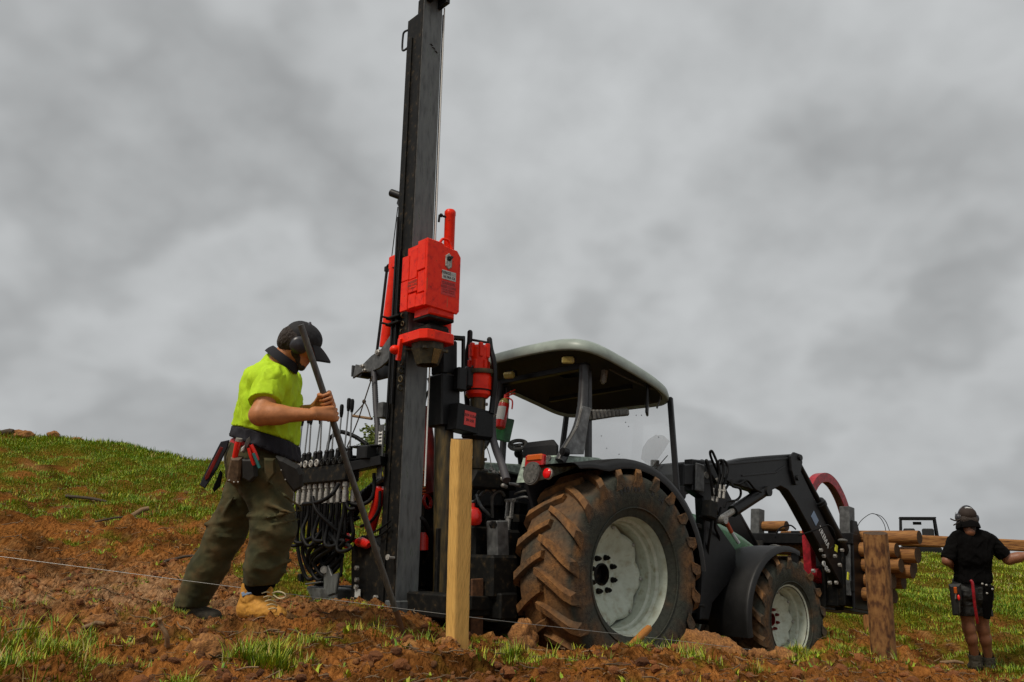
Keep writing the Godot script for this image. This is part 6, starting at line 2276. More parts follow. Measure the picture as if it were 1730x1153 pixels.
func ear_muffs(t: Transform3D, parent: Node3D, over: float) -> void:
	for s in [-1.0, 1.0]:
		var cup := MB.new()
		cup.lathe(t * Transform3D(Basis(v3(0, 1, 0), v3(0, 0, s), v3(s, 0, 0)), v3(0.0, -0.004, 0.078 * s)), PackedVector2Array([Vector2(0.030, -0.004), Vector2(0.048, -0.002), Vector2(0.052, 0.008), Vector2(0.051, 0.016), Vector2(0.048, 0.018), Vector2(0.048, 0.032), Vector2(0.042, 0.044), Vector2(0.027, 0.051), Vector2(0, 0.053)]), 22, 50.0)
		part("ear_cup", cup, M["muff"], parent)
	var band := MB.new()
	var p := PackedVector3Array()
	for k in 15:
		var a := PI * k / 14.0
		p.append(t * v3(-0.004, -0.01 + sin(a) * (0.148 + over), cos(a) * 0.105))
	band.tube(p, 0.008, 8)
	part("headband", band, M["muff"], parent)
	for s in [-1.0, 1.0]:
		var w := MB.new()
		w.tube(curve([t * v3(0.02, 0.055, 0.112 * s), t * v3(0.035, 0.045, 0.117 * s), t * v3(0.036, 0.012, 0.12 * s), t * v3(0.016, -0.006, 0.12 * s)], 4), 0.0022, 5)
		part("wire", w, M["zinc"], parent)


func digging_worker() -> void:
	var o := thing("person", "worker in lime shirt and muddy olive trousers leaning on a long steel bar", "person")
	var neck := v3(-1.296, 1.956, -4.667)
	var sr := v3(-1.309, 1.854, -4.527)
	var sl := v3(-1.339, 1.932, -4.879)
	var er := v3(-1.329, 1.667, -4.439)
	var wr := v3(-1.063, 1.676, -4.468)
	var el := v3(-1.326, 1.742, -4.946)
	var wl := v3(-1.114, 1.744, -4.719)
	var chest := v3(-1.359, 1.822, -4.72)
	var belly := v3(-1.38, 1.658, -4.761)
	var hip := v3(-1.403, 1.449, -4.812)
	var hr := v3(-1.353, 1.382, -4.726)
	var hl := v3(-1.479, 1.406, -4.947)
	var kr := v3(-1.282, 1.084, -4.717)
	var kl := v3(-1.658, 1.055, -5.064)
	var ar := v3(-1.376, 0.745, -4.842)
	var al := v3(-1.85, 0.681, -5.177)
	var bar0 := v3(-1.141, 2.152, -4.392)
	var bar1 := v3(-0.596, 0.534, -5.058)
	var u := (bar1 - bar0).normalized()
	# body, one surface: limbs and trunk under the clothes, then head and hands on finer grids
	var body := MB.new()
	var f := Flesh.new()
	f.add(chest + v3(0, 0.02, -0.08), chest + v3(0, 0.02, 0.08), 0.10, 0.10, 0.05)
	f.add(belly + v3(0, 0, -0.06), belly + v3(0, 0, 0.06), 0.11, 0.11, 0.05)
	f.add(hip + v3(0, 0, -0.06), hip + v3(0, 0, 0.06), 0.11, 0.11, 0.05)
	f.add(sr, sl, 0.07, 0.07, 0.04)
	f.add(chest, neck, 0.08, 0.058, 0.04)
	f.add(hr, kr, 0.085, 0.06, 0.03)
	f.add(kr, ar, 0.058, 0.042, 0.03)
	f.add(hl, kl, 0.085, 0.06, 0.03)
	f.add(kl, al, 0.058, 0.042, 0.03)
	f.build(0.016, body)
	var arms := Flesh.new()
	arms.add(sr, er, 0.066, 0.052, 0.03)
	arms.add(er, er.lerp(wr, 0.35), 0.050, 0.050, 0.03)
	arms.add(er.lerp(wr, 0.25), wr, 0.051, 0.031, 0.03)
	arms.add(er + v3(-0.008, -0.004, 0.0), er + v3(-0.004, 0.0, 0.0), 0.046, 0.046, 0.03)
	arms.add(sl, el, 0.066, 0.05, 0.03)
	arms.add(el, el.lerp(wl, 0.3), 0.05, 0.048, 0.03)
	arms.add(el.lerp(wl, 0.25), wl, 0.048, 0.030, 0.03)
	arms.add(chest + v3(0.02, 0.05, 0), neck + v3(0.015, 0.03, 0), 0.062, 0.055, 0.03)
	arms.build(0.009, body)
	var ft := (v3(0.86, -0.38, -0.30)).normalized()
	var rt := ft.cross(v3(0.30, 0.95, 0.10)).normalized()
	var ht := Transform3D(Basis(ft, rt.cross(ft), rt), v3(-1.199, 2.092, -4.613)) 
	head_shape(body, ht)
	var c1 := bar0 + u * ((v3(-0.994, 1.699, -4.586) - bar0).dot(u))
	var e1 := (c1 - wr)
	e1 = (e1 - u * e1.dot(u)).normalized()
	var e2 := e1.cross(u)
	if e2.z < 0:
		e2 = -e2
	fist(body, c1, u, e1, e2, wr + e1 * 0.012, 0.017)
	var c2 := c1 - u * 0.012
	c2 = c1 - u * 0.078
	var g1 := c2 - wl
	g1 = (g1 - u * g1.dot(u)).normalized()
	var g2 := g1.cross(u)
	if g2.z > 0:
		g2 = -g2
	fist(body, c2, u, g1, g2, wl, 0.017)
	part("body", body, M["skin"], o)
	for s in [-1.0, 1.0]:
		var e := MB.new()
		e.ball(ht * v3(0.077, 0.012, 0.031 * s), v3(0.0125, 0.0125, 0.0125), 12)
		var eo := part("eye", e, M["white_print"], o)
		var ir := MB.new()
		ir.ball(ht * v3(0.0855, 0.011, 0.031 * s), v3(0.005, 0.005, 0.005), 8)
		part("iris", ir, M["hair"], eo)
	var bd := Flesh.new()
	for s in [-1.0, 1.0]:
		bd.add(v3(-0.004, -0.045, 0.056 * s), v3(0.056, -0.094, 0.018 * s), 0.0225, 0.0225, 0.02)
		bd.add(v3(0.0, -0.01, 0.068 * s), v3(0.0, -0.05, 0.058 * s), 0.014, 0.018, 0.02)
	bd.add(v3(0.068, -0.102, -0.01), v3(0.068, -0.102, 0.01), 0.0245, 0.0245, 0.02)
	bd.cuts = [[v3(0.08, -0.078, 0), v3(0.9, 0.3, 0).normalized(), 0.03]]
	bd.wrinkle = 0.003
	bd.wscale = v3(70, 70, 70)
	var beard := MB.new()
	bd.build(0.005, beard)
	part("beard", beard.moved(ht), M["hair"], o)
	# hair at the nape, cap with a down-turned brim
	var hf := Flesh.new()
	hf.add(v3(-0.042, 0.012, -0.02), v3(-0.042, 0.012, 0.02), 0.081, 0.081, 0.02)
	hf.add(v3(-0.075, -0.03, -0.03), v3(-0.075, -0.03, 0.03), 0.038, 0.038, 0.02)
	hf.add(v3(-0.02, -0.01, -0.074), v3(-0.03, 0.03, -0.074), 0.02, 0.02, 0.02)
	hf.add(v3(-0.02, -0.01, 0.074), v3(-0.03, 0.03, 0.074), 0.02, 0.02, 0.02)
	hf.wrinkle = 0.0055
	hf.wscale = v3(38, 16, 38)
	hf.cuts = [[v3(0.0, 0, 0), v3(1, 0.2, 0)]]
	var hair := MB.new()
	hf.build(0.006, hair)
	part("hair", hair.moved(ht), M["hair"], o)
	var cf := Flesh.new()
	cf.add(v3(-0.018, 0.045, -0.012), v3(-0.018, 0.045, 0.012), 0.088, 0.088, 0.02)
	cf.add(v3(0.03, 0.045, -0.012), v3(0.03, 0.045, 0.012), 0.082, 0.082, 0.03)
	cf.cuts = [[v3(0.0, 0.028, 0), v3(-0.12, -1, 0)]]
	cf.wrinkle = 0.0015
	cf.wscale = v3(20, 20, 20)
	var cap := MB.new()
	cf.build(0.007, cap)
	var capo := part("cap", cap.moved(ht), M["cap_cloth"], o)
	var rows := []
	for side in [1.0, -1.0]:
		var rr := []
		for a in 7:
			var t := a / 6.0
			var row := PackedVector3Array()
			for b in 13:
				var an := deg_to_rad(lerpf(-74, 74, b / 12.0))
				var r0 := v3(0.022 + cos(an) * 0.085, 0.042, -sin(an) * 0.086)
				var out := v3(0.095 * cos(an * 0.5), -0.032 - 0.03 * pow(absf(an), 2.0) * 0.5, -0.012 * sin(an))
				row.append(r0 + out * t + v3(0, -0.02 * t * t + 0.003 * side, 0))
			rr.append(row)
		if side < 0:
			rr.reverse()
		rows.append(rr)
	var brim := MB.new()
	brim.sheet(rows[0])
	brim.sheet(rows[1])
	part("brim", brim.moved(ht), M["cap_cloth"], capo)
	var button := MB.new()
	button.ball(v3(0.0, 0.134, 0), v3(0.009, 0.006, 0.009), 8)
	part("button", button.moved(ht), M["cap_cloth"], capo)
	ear_muffs(ht, o, 0.0)
	# lime polo shirt: trunk and sleeves with folds, navy collar and hem
	var sf := Flesh.new()
	sf.add(chest + v3(0.0, 0.03, -0.105), chest + v3(0.0, 0.03, 0.105), 0.142, 0.142, 0.06)
	sf.add(chest + v3(0.0, -0.09, -0.09), chest + v3(0.0, -0.09, 0.09), 0.148, 0.148, 0.06)
	sf.add(belly + v3(0, 0, -0.085), belly + v3(0, 0, 0.085), 0.153, 0.153, 0.06)
	sf.add(belly + v3(-0.01, -0.11, -0.08), belly + v3(-0.01, -0.11, 0.08), 0.164, 0.164, 0.06)
	sf.add(belly + v3(-0.02, -0.2, -0.08), belly + v3(-0.02, -0.2, 0.08), 0.158, 0.158, 0.06)
	sf.add(sr + v3(-0.02, 0.0, -0.02), sl + v3(-0.02, 0, 0.0), 0.088, 0.088, 0.06)
	sf.add(chest + v3(0.0, 0.05, 0), neck + v3(-0.015, -0.01, 0), 0.11, 0.068, 0.05)
	sf.add(sr, sr, 0.095, 0.095, 0.05)
	sf.add(sl, sl, 0.095, 0.095, 0.05)
	sf.add(v3(-1.431, 1.873, -4.708) + v3(0, 0, -0.07), v3(-1.431, 1.873, -4.708) + v3(0, 0, 0.08), 0.062, 0.062, 0.06)
	sf.add(v3(-1.325, 1.972, -4.683) + v3(0, 0, -0.03), v3(-1.325, 1.972, -4.683) + v3(0, 0, 0.03), 0.085, 0.085, 0.05)
	var ua := (er - sr).normalized()
	var ub := (el - sl).normalized()
	var hem := v3(-1.392, 1.593, -4.777)
	var hemn := v3(-0.24, -1, 0.02).normalized()
	sf.cuts = [[hem, hemn], [v3(-1.312, 2.022, -4.671), v3(0.45, 1, 0).normalized()]]
	sf.wrinkle = 0.016
	sf.wscale = v3(5.5, 3.0, 5.5)
	sf.wseed = 12
	var shirt := MB.new()
	sf.build(0.011, shirt)
	for k in 2:
		var s := sr if k == 0 else sl
		var e := er if k == 0 else el
		var sv := Flesh.new()
		sv.add(s + v3(-0.005, 0.01, 0), s.lerp(e, 0.95), 0.093, 0.082, 0.04)
		sv.cuts = [[s.lerp(e, 0.62), (e - s).normalized() + v3(0.2, 0, 0)]]
		sv.wrinkle = 0.008
		sv.wscale = v3(9, 5, 9)
		sv.build(0.009, shirt)
	part("shirt", shirt, M["hi_vis"], o)
	var hm := Flesh.new()
	hm.bones = sf.bones.slice(2, 5)
	hm.add(belly + v3(0.05, -0.2, -0.06), belly + v3(0.05, -0.2, 0.06), 0.13, 0.13, 0.06)
	hm.cuts = [[hem, -hemn], [v3(-1.384, 1.514, -4.796), v3(-0.36, -1, 0).normalized()]]
	hm.wrinkle = 0.009
	hm.wscale = v3(8, 5, 8)
	var hemm := MB.new()
	hm.build(0.011, hemm)
	part("shirt_hem", hemm, M["navy"], o)
	var col := MB.new()
	neck_ring(col, v3(-1.287, 2.009, -4.628), v3(0.58, 0.8, 0.04).normalized(), 0.110, 0.092, 0.05)
	part("collar", col, M["navy"], o)
	# trousers with deep folds, two boots
	var tf := Flesh.new()
	tf.add(hip + v3(-0.005, 0.06, -0.07), hip + v3(-0.005, 0.06, 0.07), 0.158, 0.158, 0.06)
	tf.add(hip + v3(-0.02, -0.02, -0.08), hip + v3(-0.02, -0.02, 0.08), 0.165, 0.165, 0.06)
	tf.add(hip + v3(0.06, -0.03, 0.02), hip + v3(0.05, -0.10, 0.06), 0.14, 0.13, 0.06)
	tf.add(hr, kr, 0.132, 0.114, 0.05)
	tf.add(kr, kr.lerp(ar, 0.55), 0.113, 0.106, 0.05)
	tf.add(kr.lerp(ar, 0.5), ar + v3(0, 0.03, 0), 0.107, 0.088, 0.05)
	tf.add(hl, kl, 0.134, 0.105, 0.05)
	tf.add(kl, kl.lerp(al, 0.6), 0.103, 0.100, 0.05)
	tf.add(kl.lerp(al, 0.5), al + v3(-0.01, -0.02, 0), 0.100, 0.092, 0.05)
	# creases drawn tight across thigh, knee and shin
	for c in [
		[v3(-1.298, 1.332, -4.568), v3(-1.196, 1.251, -4.542), v3(-1.122, 1.193, -4.592)], [v3(-1.415, 1.146, -4.635), v3(-1.27, 1.139, -4.561), v3(-1.122, 1.181, -4.611)], [v3(-1.387, 1.081, -4.645), v3(-1.255, 1.103, -4.573), v3(-1.133, 1.132, -4.633)], [v3(-1.422, 1.253, -4.644), v3(-1.298, 1.208, -4.583), v3(-1.163, 1.166, -4.563)],
		[v3(-1.367, 1.023, -4.66), v3(-1.251, 1.045, -4.603), v3(-1.163, 1.048, -4.654)], [v3(-1.374, 0.905, -4.699), v3(-1.278, 0.882, -4.672), v3(-1.185, 0.914, -4.707)], [v3(-1.407, 0.81, -4.753), v3(-1.3, 0.832, -4.707), v3(-1.215, 0.857, -4.742)], [v3(-1.325, 0.983, -4.639), v3(-1.344, 0.89, -4.687), v3(-1.388, 0.826, -4.739)],
		[v3(-1.758, 1.106, -4.979), v3(-1.646, 1.112, -4.916), v3(-1.518, 1.167, -4.902)], [v3(-1.736, 1.01, -4.993), v3(-1.682, 1.066, -4.938), v3(-1.584, 1.077, -4.924)], [v3(-1.841, 0.908, -5.049), v3(-1.744, 0.894, -5.001), v3(-1.646, 0.935, -5.001)], [v3(-1.877, 0.774, -5.092), v3(-1.783, 0.754, -5.056), v3(-1.694, 0.778, -5.06)], [v3(-1.537, 1.383, -4.767), v3(-1.561, 1.254, -4.819), v3(-1.633, 1.158, -4.904)], [v3(-1.921, 0.689, -5.123), v3(-1.819, 0.673, -5.086), v3(-1.737, 0.687, -5.093)],
	]:
		for k in 2:
			tf.add(c[k] + v3(0, 0, -0.020), c[k + 1] + v3(0, 0, -0.020), 0.009, 0.009, 0.016)
	tf.cuts = [[ar + v3(0, 0.03, 0), v3(0.1, -1, 0).normalized(), 0.22], [al + v3(0, -0.05, 0), v3(0.0, -1, 0), 0.25], [v3(-1.401, 1.547, -4.788), v3(0.14, 1, 0).normalized()]]
	tf.wrinkle = 0.009
	tf.wscale = v3(3.6, 5.0, 3.6)
	tf.wseed = 5
	var tr := MB.new()
	tf.build(0.011, tr)
	part("trousers", tr, M["work_trousers"], o)
	# belt, pouches and pockets
	var bf := Flesh.new()
	bf.add(hip + v3(-0.005, 0.06, -0.075), hip + v3(-0.005, 0.06, 0.075), 0.166, 0.166, 0.06)
	bf.cuts = [[v3(-1.401, 1.508, -4.798), v3(-0.14, -1, 0).normalized()], [v3(-1.401, 1.55, -4.787), v3(0.14, 1, 0).normalized()]]
	var belt := MB.new()
	bf.build(0.011, belt)
	part("belt", belt, M["belt_red"], o)
	var po := MB.new()
	panel(po, [v3(-1.489, 1.45, -4.524), v3(-1.429, 1.451, -4.523), v3(-1.437, 1.366, -4.555), v3(-1.452, 1.311, -4.578), v3(-1.516, 1.326, -4.575), v3(-1.507, 1.38, -4.551)], 0.05, 0.012)
	var po1 := part("hammer_pouch", po, M["leather"], o)
	for q in [v3(-1.494, 1.326, -4.539), v3(-1.469, 1.317, -4.541), v3(-1.447, 1.318, -4.541)]:
		var st := MB.new()
		st.ball(q, v3(0.005, 0.005, 0.004), 8)
		part("rivet", st, M["zinc"], po1)
	var pk := MB.new()
	panel(pk, [v3(-1.242, 1.458, -4.496), v3(-1.199, 1.446, -4.494), v3(-1.12, 1.405, -4.504), v3(-1.1, 1.369, -4.523), v3(-1.101, 1.303, -4.55), v3(-1.145, 1.271, -4.557), v3(-1.194, 1.331, -4.532)], 0.05, 0.014)
	var pk1 := part("side_pocket", pk, M["pouch"], o)
	for q in [v3(-1.207, 1.38, -4.484), v3(-1.186, 1.332, -4.501)]:
		var st := MB.new()
		st.ball(q, v3(0.004, 0.004, 0.004), 8)
		part("rivet", st, M["zinc"], pk1)
	var pk2 := MB.new()
	panel(pk2, [v3(-1.312, 1.446, -4.514), v3(-1.252, 1.444, -4.515), v3(-1.247, 1.368, -4.534), v3(-1.284, 1.321, -4.545), v3(-1.307, 1.367, -4.534)], 0.03, 0.01)
	part("small_pouch", pk2, M["work_trousers"], o)
	var pk3 := MB.new()
	panel(pk3, [v3(-1.429, 1.442, -4.526), v3(-1.356, 1.442, -4.515), v3(-1.348, 1.351, -4.538), v3(-1.382, 1.32, -4.556), v3(-1.424, 1.341, -4.551)], 0.04, 0.01)
	part("plier_pouch", pk3, M["pouch"], o)
	# boots
	var bt := Flesh.new()
	var sole := v3(-1.418, 0.616, -4.894)
	bt.add(ar + v3(-0.012, 0.045, 0), v3(-1.413, 0.662, -4.862), 0.078, 0.070, 0.03)
	bt.add(v3(-1.429, 0.648, -4.876), v3(-1.329, 0.647, -4.825), 0.060, 0.058, 0.03)
	bt.add(v3(-1.352, 0.649, -4.834), v3(-1.241, 0.633, -4.787), 0.058, 0.044, 0.03)
	bt.cuts = [[v3(-1.403, 0.606, -4.855), v3(0.05, -1, 0).normalized()], [v3(-1.396, 0.801, -4.828), v3(-0.2, 1, 0)]]
	bt.wrinkle = 0.004
	bt.wscale = v3(14, 14, 14)
	var boot := MB.new()
	bt.build(0.007, boot)
	var bo := part("boot", boot, M["boot_tan"], o)
	var so := Flesh.new()
	so.add(v3(-1.428, 0.607, -4.886), v3(-1.335, 0.606, -4.835), 0.050, 0.050, 0.02)
	so.add(v3(-1.351, 0.605, -4.845), v3(-1.24, 0.601, -4.795), 0.050, 0.042, 0.02)
	so.cuts = [[v3(-1.403, 0.613, -4.854), v3(0, 1, 0)], [v3(-1.402, 0.578, -4.862), v3(0, -1, 0)]]
	var som := MB.new()
	so.build(0.008, som)
	part("sole", som, M["sole"], bo)
	for k in 5:
		var lc := MB.new()
		var a := v3(-1.303, 0.74, -4.771).lerp(v3(-1.255, 0.659, -4.749), k / 4.0)
		hose(lc, [a + v3(-0.028, 0.0, 0.012), a + v3(0, 0.008, 0.016), a + v3(0.02, -0.004, -0.02)], 0.0035, 6, 4)
		part("lace", lc, M["lace"], bo)
	var lc := MB.new()
	hose(lc, [v3(-1.272, 0.742, -4.75), v3(-1.235, 0.753, -4.726), v3(-1.2, 0.744, -4.718), v3(-1.193, 0.726, -4.723), v3(-1.228, 0.716, -4.736), v3(-1.263, 0.733, -4.742)], 0.004, 6, 5)
	part("lace", lc, M["lace"], bo)
	var tongue := MB.new()
	panel(tongue, [v3(-1.319, 0.763, -4.796), v3(-1.297, 0.78, -4.781), v3(-1.277, 0.762, -4.776), v3(-1.28, 0.725, -4.774), v3(-1.306, 0.73, -4.783)], 0.02, 0.006)
	part("tongue", tongue, M["boot_tan"], bo)
	var trim := MB.new()
	panel(trim, [v3(-1.454, 0.739, -4.802), v3(-1.395, 0.775, -4.777), v3(-1.377, 0.76, -4.776), v3(-1.388, 0.735, -4.777), v3(-1.444, 0.715, -4.798)], 0.02, 0.006)
	part("boot_collar", trim, M["blue_label"], bo)
	var b2 := Flesh.new()
	b2.add(al, al + v3(-0.01, -0.06, 0), 0.06, 0.056, 0.03)
	b2.add(al + v3(-0.02, -0.07, 0), al + v3(0.14, -0.10, 0.02), 0.05, 0.045, 0.03)
	var boot2 := MB.new()
	b2.build(0.009, boot2)
	part("boot", boot2, M["boot_dark"], o)
	var sk := Flesh.new()
	sk.add(kr.lerp(ar, 0.8), ar + v3(-0.01, 0.03, 0), 0.085, 0.078, 0.02)
	var sock := MB.new()
	sk.build(0.01, sock)
	part("sock", sock, M["black_cloth"], o)

	# what he carries
	var hm2 := thing("hammer", "red gripped hammer standing in the brown leather pouch on the lime shirted worker's belt", "hammer")
	var hh := MB.new()
	hh.tube(PackedVector3Array([v3(-1.449, 1.533, -4.493), v3(-1.455, 1.511, -4.498), v3(-1.473, 1.438, -4.527), v3(-1.482, 1.396, -4.547)]), PackedFloat32Array([0.016, 0.017, 0.015, 0.013]), 12)
	part("grip", hh, M["tool_red"], hm2)
	var hc := MB.new()
	hc.cyl(v3(-1.449, 1.53, -4.494), v3(-1.446, 1.545, -4.49), 0.019, 0.017)
	part("butt", hc, M["zinc"], hm2)
	var pl := thing("pliers", "red handled pliers sticking out of the dark pouch on the lime shirted worker's belt", "pliers")
	for p in [[v3(-1.39, 1.495, -4.487), v3(-1.377, 1.45, -4.498), v3(-1.362, 1.408, -4.514)], [v3(-1.378, 1.511, -4.483), v3(-1.358, 1.474, -4.492), v3(-1.343, 1.432, -4.507)]]:
		var ph := MB.new()
		hose(ph, p, 0.0105, 8, 4)
		part("handle", ph, M["tool_red"], pl)
	var kn := thing("marker_pen", "teal marker beside the pliers in the worker's dark pouch", "marker")
	var kb := MB.new()
	kb.cyl(v3(-1.362, 1.467, -4.483), v3(-1.33, 1.392, -4.507), 0.008)
	part("barrel", kb, M["tool_teal"], kn)
	var sp := thing("scraper", "grey metal scraper blade upright between hammer and pliers on the worker's belt", "scraper")
	var sb := MB.new()
	panel(sb, [v3(-1.402, 1.542, -4.481), v3(-1.387, 1.554, -4.477), v3(-1.383, 1.53, -4.483), v3(-1.418, 1.468, -4.504), v3(-1.431, 1.477, -4.501)], 0.006, 0.001)
	part("blade", sb, M["worn_grey"], sp)
	var sh := MB.new()
	panel(sh, [v3(-1.429, 1.495, -4.49), v3(-1.41, 1.511, -4.486), v3(-1.416, 1.48, -4.494), v3(-1.432, 1.474, -4.495)], 0.02, 0.004)
	part("handle", sh, M["white_label"], sp)
	var stp := thing("strap", "black and red strap flap hanging behind the lime shirted worker's belt", "strap")
	var s1 := MB.new()
	panel(s1, [v3(-1.54, 1.551, -4.622), v3(-1.546, 1.507, -4.613), v3(-1.588, 1.393, -4.6), v3(-1.647, 1.286, -4.626), v3(-1.676, 1.304, -4.621), v3(-1.652, 1.367, -4.606), v3(-1.597, 1.504, -4.593), v3(-1.585, 1.54, -4.625)], 0.014, 0.004)
	part("outer_flap", s1, M["navy"], stp)
	var s3 := MB.new()
	panel(s3, [v3(-1.572, 1.509, -4.576), v3(-1.556, 1.503, -4.578), v3(-1.628, 1.341, -4.602), v3(-1.644, 1.329, -4.605), v3(-1.648, 1.347, -4.6)], 0.006, 0.002)
	part("lining", s3, M["dark_red"], stp)
	var s2 := MB.new()
	panel(s2, [v3(-1.603, 1.392, -4.703), v3(-1.589, 1.377, -4.707), v3(-1.601, 1.306, -4.724), v3(-1.634, 1.274, -4.732), v3(-1.644, 1.293, -4.727)], 0.012, 0.004)
	part("inner_flap", s2, M["black_cloth"], stp)
	var db := thing("digging_bar", "long round steel digging bar held upright by the lime shirted worker", "digging bar")
	var bm := MB.new()
	bm.cyl(bar0, bar0.lerp(bar1, 0.93), 0.0175, 0.0175, 18)
	part("shaft", bm, M["bar_steel"], db)
	var tipm := MB.new()
	tipm.cyl(bar0.lerp(bar1, 0.93), bar1 + u * 0.03, 0.0178, 0.012, 18)
	part("tip", tipm, M["rust"], db)


func far_worker() -> void:
	var o := thing("person", "worker in black shirt and shorts seen from behind beyond the round post", "person")
	var d := 9.05
	var neck := v3(4.961, 1.256, -9.258)
	var sl := v3(4.797, 1.148, -9.284)
	var sr := v3(5.179, 1.161, -9.281)
	var el := v3(4.692, 0.949, -9.282)
	var wl := v3(4.906, 0.861, -9.53)
	var er := v3(5.35, 0.973, -9.276)
	var wr := v3(5.552, 1.038, -9.157)
	var chest := v3(4.983, 1.095, -9.297)
	var belly := v3(4.994, 0.848, -9.358)
	var hip := v3(4.991, 0.644, -9.408)
	var hl := v3(4.916, 0.581, -9.424)
	var hr := v3(5.088, 0.584, -9.423)
	var kl := v3(4.95, 0.251, -9.474)
	var kr := v3(5.119, 0.245, -9.507)
	var al := v3(5.042, -0.059, -9.582)
	var ar := v3(5.206, -0.085, -9.619)
	var body := MB.new()
	var f := Flesh.new()
	f.add(chest + v3(-0.09, 0.02, 0), chest + v3(0.09, 0.02, 0), 0.10, 0.10, 0.05)
	f.add(belly + v3(-0.06, 0, 0), belly + v3(0.06, 0, 0), 0.10, 0.10, 0.05)
	f.add(hip + v3(-0.06, 0, 0), hip + v3(0.06, 0, 0), 0.11, 0.11, 0.05)
	f.add(chest, neck + v3(0, 0.03, 0), 0.08, 0.058, 0.04)
	f.build(0.016, body)
	var limbs := Flesh.new()
	limbs.add(sl, el, 0.062, 0.046, 0.03)
	limbs.add(el, wl, 0.047, 0.03, 0.03)
	limbs.add(sr, er, 0.062, 0.050, 0.03)
	limbs.add(er, er.lerp(wr, 0.4), 0.05, 0.05, 0.03)
	limbs.add(er.lerp(wr, 0.3), wr, 0.05, 0.03, 0.03)
	limbs.add(hl, kl, 0.090, 0.058, 0.03)
	limbs.add(kl, kl.lerp(al, 0.35) + v3(0, 0, 0.012), 0.052, 0.056, 0.05)
	limbs.add(kl.lerp(al, 0.3) + v3(0, 0, 0.012), al, 0.057, 0.040, 0.03)
	limbs.add(hr, kr, 0.090, 0.058, 0.03)
	limbs.add(kr, kr.lerp(ar, 0.35) + v3(0, 0, 0.012), 0.052, 0.056, 0.05)
	limbs.add(kr.lerp(ar, 0.3) + v3(0, 0, 0.012), ar, 0.057, 0.040, 0.03)
	limbs.build(0.012, body)
	var ft := v3(0.12, 0.05, -0.98).normalized()
	var rt := ft.cross(v3(0.05, 1, 0)).normalized()
	var ht := Transform3D(Basis(ft * 0.9, rt.cross(ft) * 0.9, rt * 0.9), v3(4.943, 1.405, -9.252))
	head_shape(body, ht)
	# a relaxed hand at the end of each arm
	for q in [[wl, v3(0.4, 0.0, -0.9).normalized(), v3(0.3, 0.9, 0)], [wr, (wr - er).normalized(), v3(0, 0.9, 0.3)]]:
		var hd := Flesh.new()
		var a: Vector3 = q[1]
		var b: Vector3 = q[2]
		b = (b - a * b.dot(a)).normalized()
		var n := a.cross(b)
		for j in 4:
			var off := b * (1.5 - j) * 0.021
			var l: float = [0.95, 1.05, 1.0, 0.8][j]
			var m0: Vector3 = q[0] + a * 0.085 + off
			hd.add(q[0] + off * 0.5, m0, 0.018, 0.013, 0.012)
			hd.add(m0, m0 + a * 0.04 * l + n * 0.01, 0.0105, 0.0098, 0.004)
			hd.add(m0 + a * 0.04 * l + n * 0.01, m0 + a * 0.062 * l + n * 0.026, 0.0096, 0.0085, 0.003)
			hd.add(m0 + a * 0.062 * l + n * 0.026, m0 + a * 0.07 * l + n * 0.045, 0.0086, 0.0078, 0.003)
		hd.add(q[0] + a * 0.02 + b * 0.018, q[0] + a * 0.06 + b * 0.05 + n * 0.01, 0.017, 0.012, 0.01)
		hd.add(q[0] + a * 0.06 + b * 0.05 + n * 0.01, q[0] + a * 0.09 + b * 0.056 + n * 0.02, 0.0115, 0.0095, 0.004)
		hd.build(0.0045, body)
	part("body", body, M["skin_dark"], o)
	for s in [-1.0, 1.0]:
		var e := MB.new()
		e.ball(ht * v3(0.077, 0.012, 0.031 * s), v3(0.0125, 0.0125, 0.0125), 10)
		part("eye", e, M["white_print"], o)
	var bf := Flesh.new()
	bf.add(v3(-0.055, -0.03, -0.04), v3(-0.055, -0.03, 0.04), 0.062, 0.062, 0.02)
	bf.add(v3(-0.045, -0.06, -0.02), v3(-0.045, -0.06, 0.02), 0.064, 0.064, 0.02)
	bf.add(v3(-0.045, -0.09, -0.012), v3(-0.050, -0.125, 0.012), 0.060, 0.062, 0.02)
	bf.add(v3(-0.03, -0.02, -0.06), v3(0.02, -0.06, -0.062), 0.03, 0.02, 0.02)
	bf.add(v3(-0.03, -0.02, 0.06), v3(0.02, -0.06, 0.062), 0.03, 0.02, 0.02)
	bf.wrinkle = 0.003
	bf.wscale = v3(60, 30, 60)
	var hair := MB.new()
	bf.build(0.007, hair)
	part("hair", hair.moved(ht), M["hair"], o)
	var sc := Flesh.new()
	sc.add(v3(-0.034, 0.038, -0.012), v3(-0.034, 0.038, 0.012), 0.082, 0.082, 0.03)
	sc.add(v3(0.018, 0.044, -0.012), v3(0.018, 0.044, 0.012), 0.073, 0.073, 0.03)
	sc.cuts = [[v3(0.03, 0, 0), v3(1, -0.6, 0).normalized()]]
	var scalp := MB.new()
	sc.build(0.008, scalp)
	part("cropped_hair", scalp.moved(ht), M["cropped"], o)
	var st := MB.new()
	hose(st, [v3(4.813, 1.381, -9.155), v3(4.747, 1.366, -9.127), v3(4.696, 1.384, -9.123)], 0.008, 5)
	hose(st, [v3(4.813, 1.356, -9.161), v3(4.76, 1.336, -9.135), v3(4.729, 1.317, -9.139)], 0.007, 5)
	part("hair_strand", st, M["hair"], o)
	var wb := MB.new()
	var row0 := PackedVector3Array()
	for k in 13:
		var a := PI * (0.15 + 0.7 * k / 12.0)
		row0.append(ht * v3(-0.055, 0.02 + sin(a) * 0.088, cos(a) * 0.075))
	wb.tube(row0, 0.014, 8)
	part("sweat_band", wb, M["white_label"], o)
	ear_muffs(ht, o, 0.0)
	var sf := Flesh.new()
	sf.add(chest + v3(-0.085, 0.03, 0), chest + v3(0.095, 0.03, 0), 0.122, 0.122, 0.06)
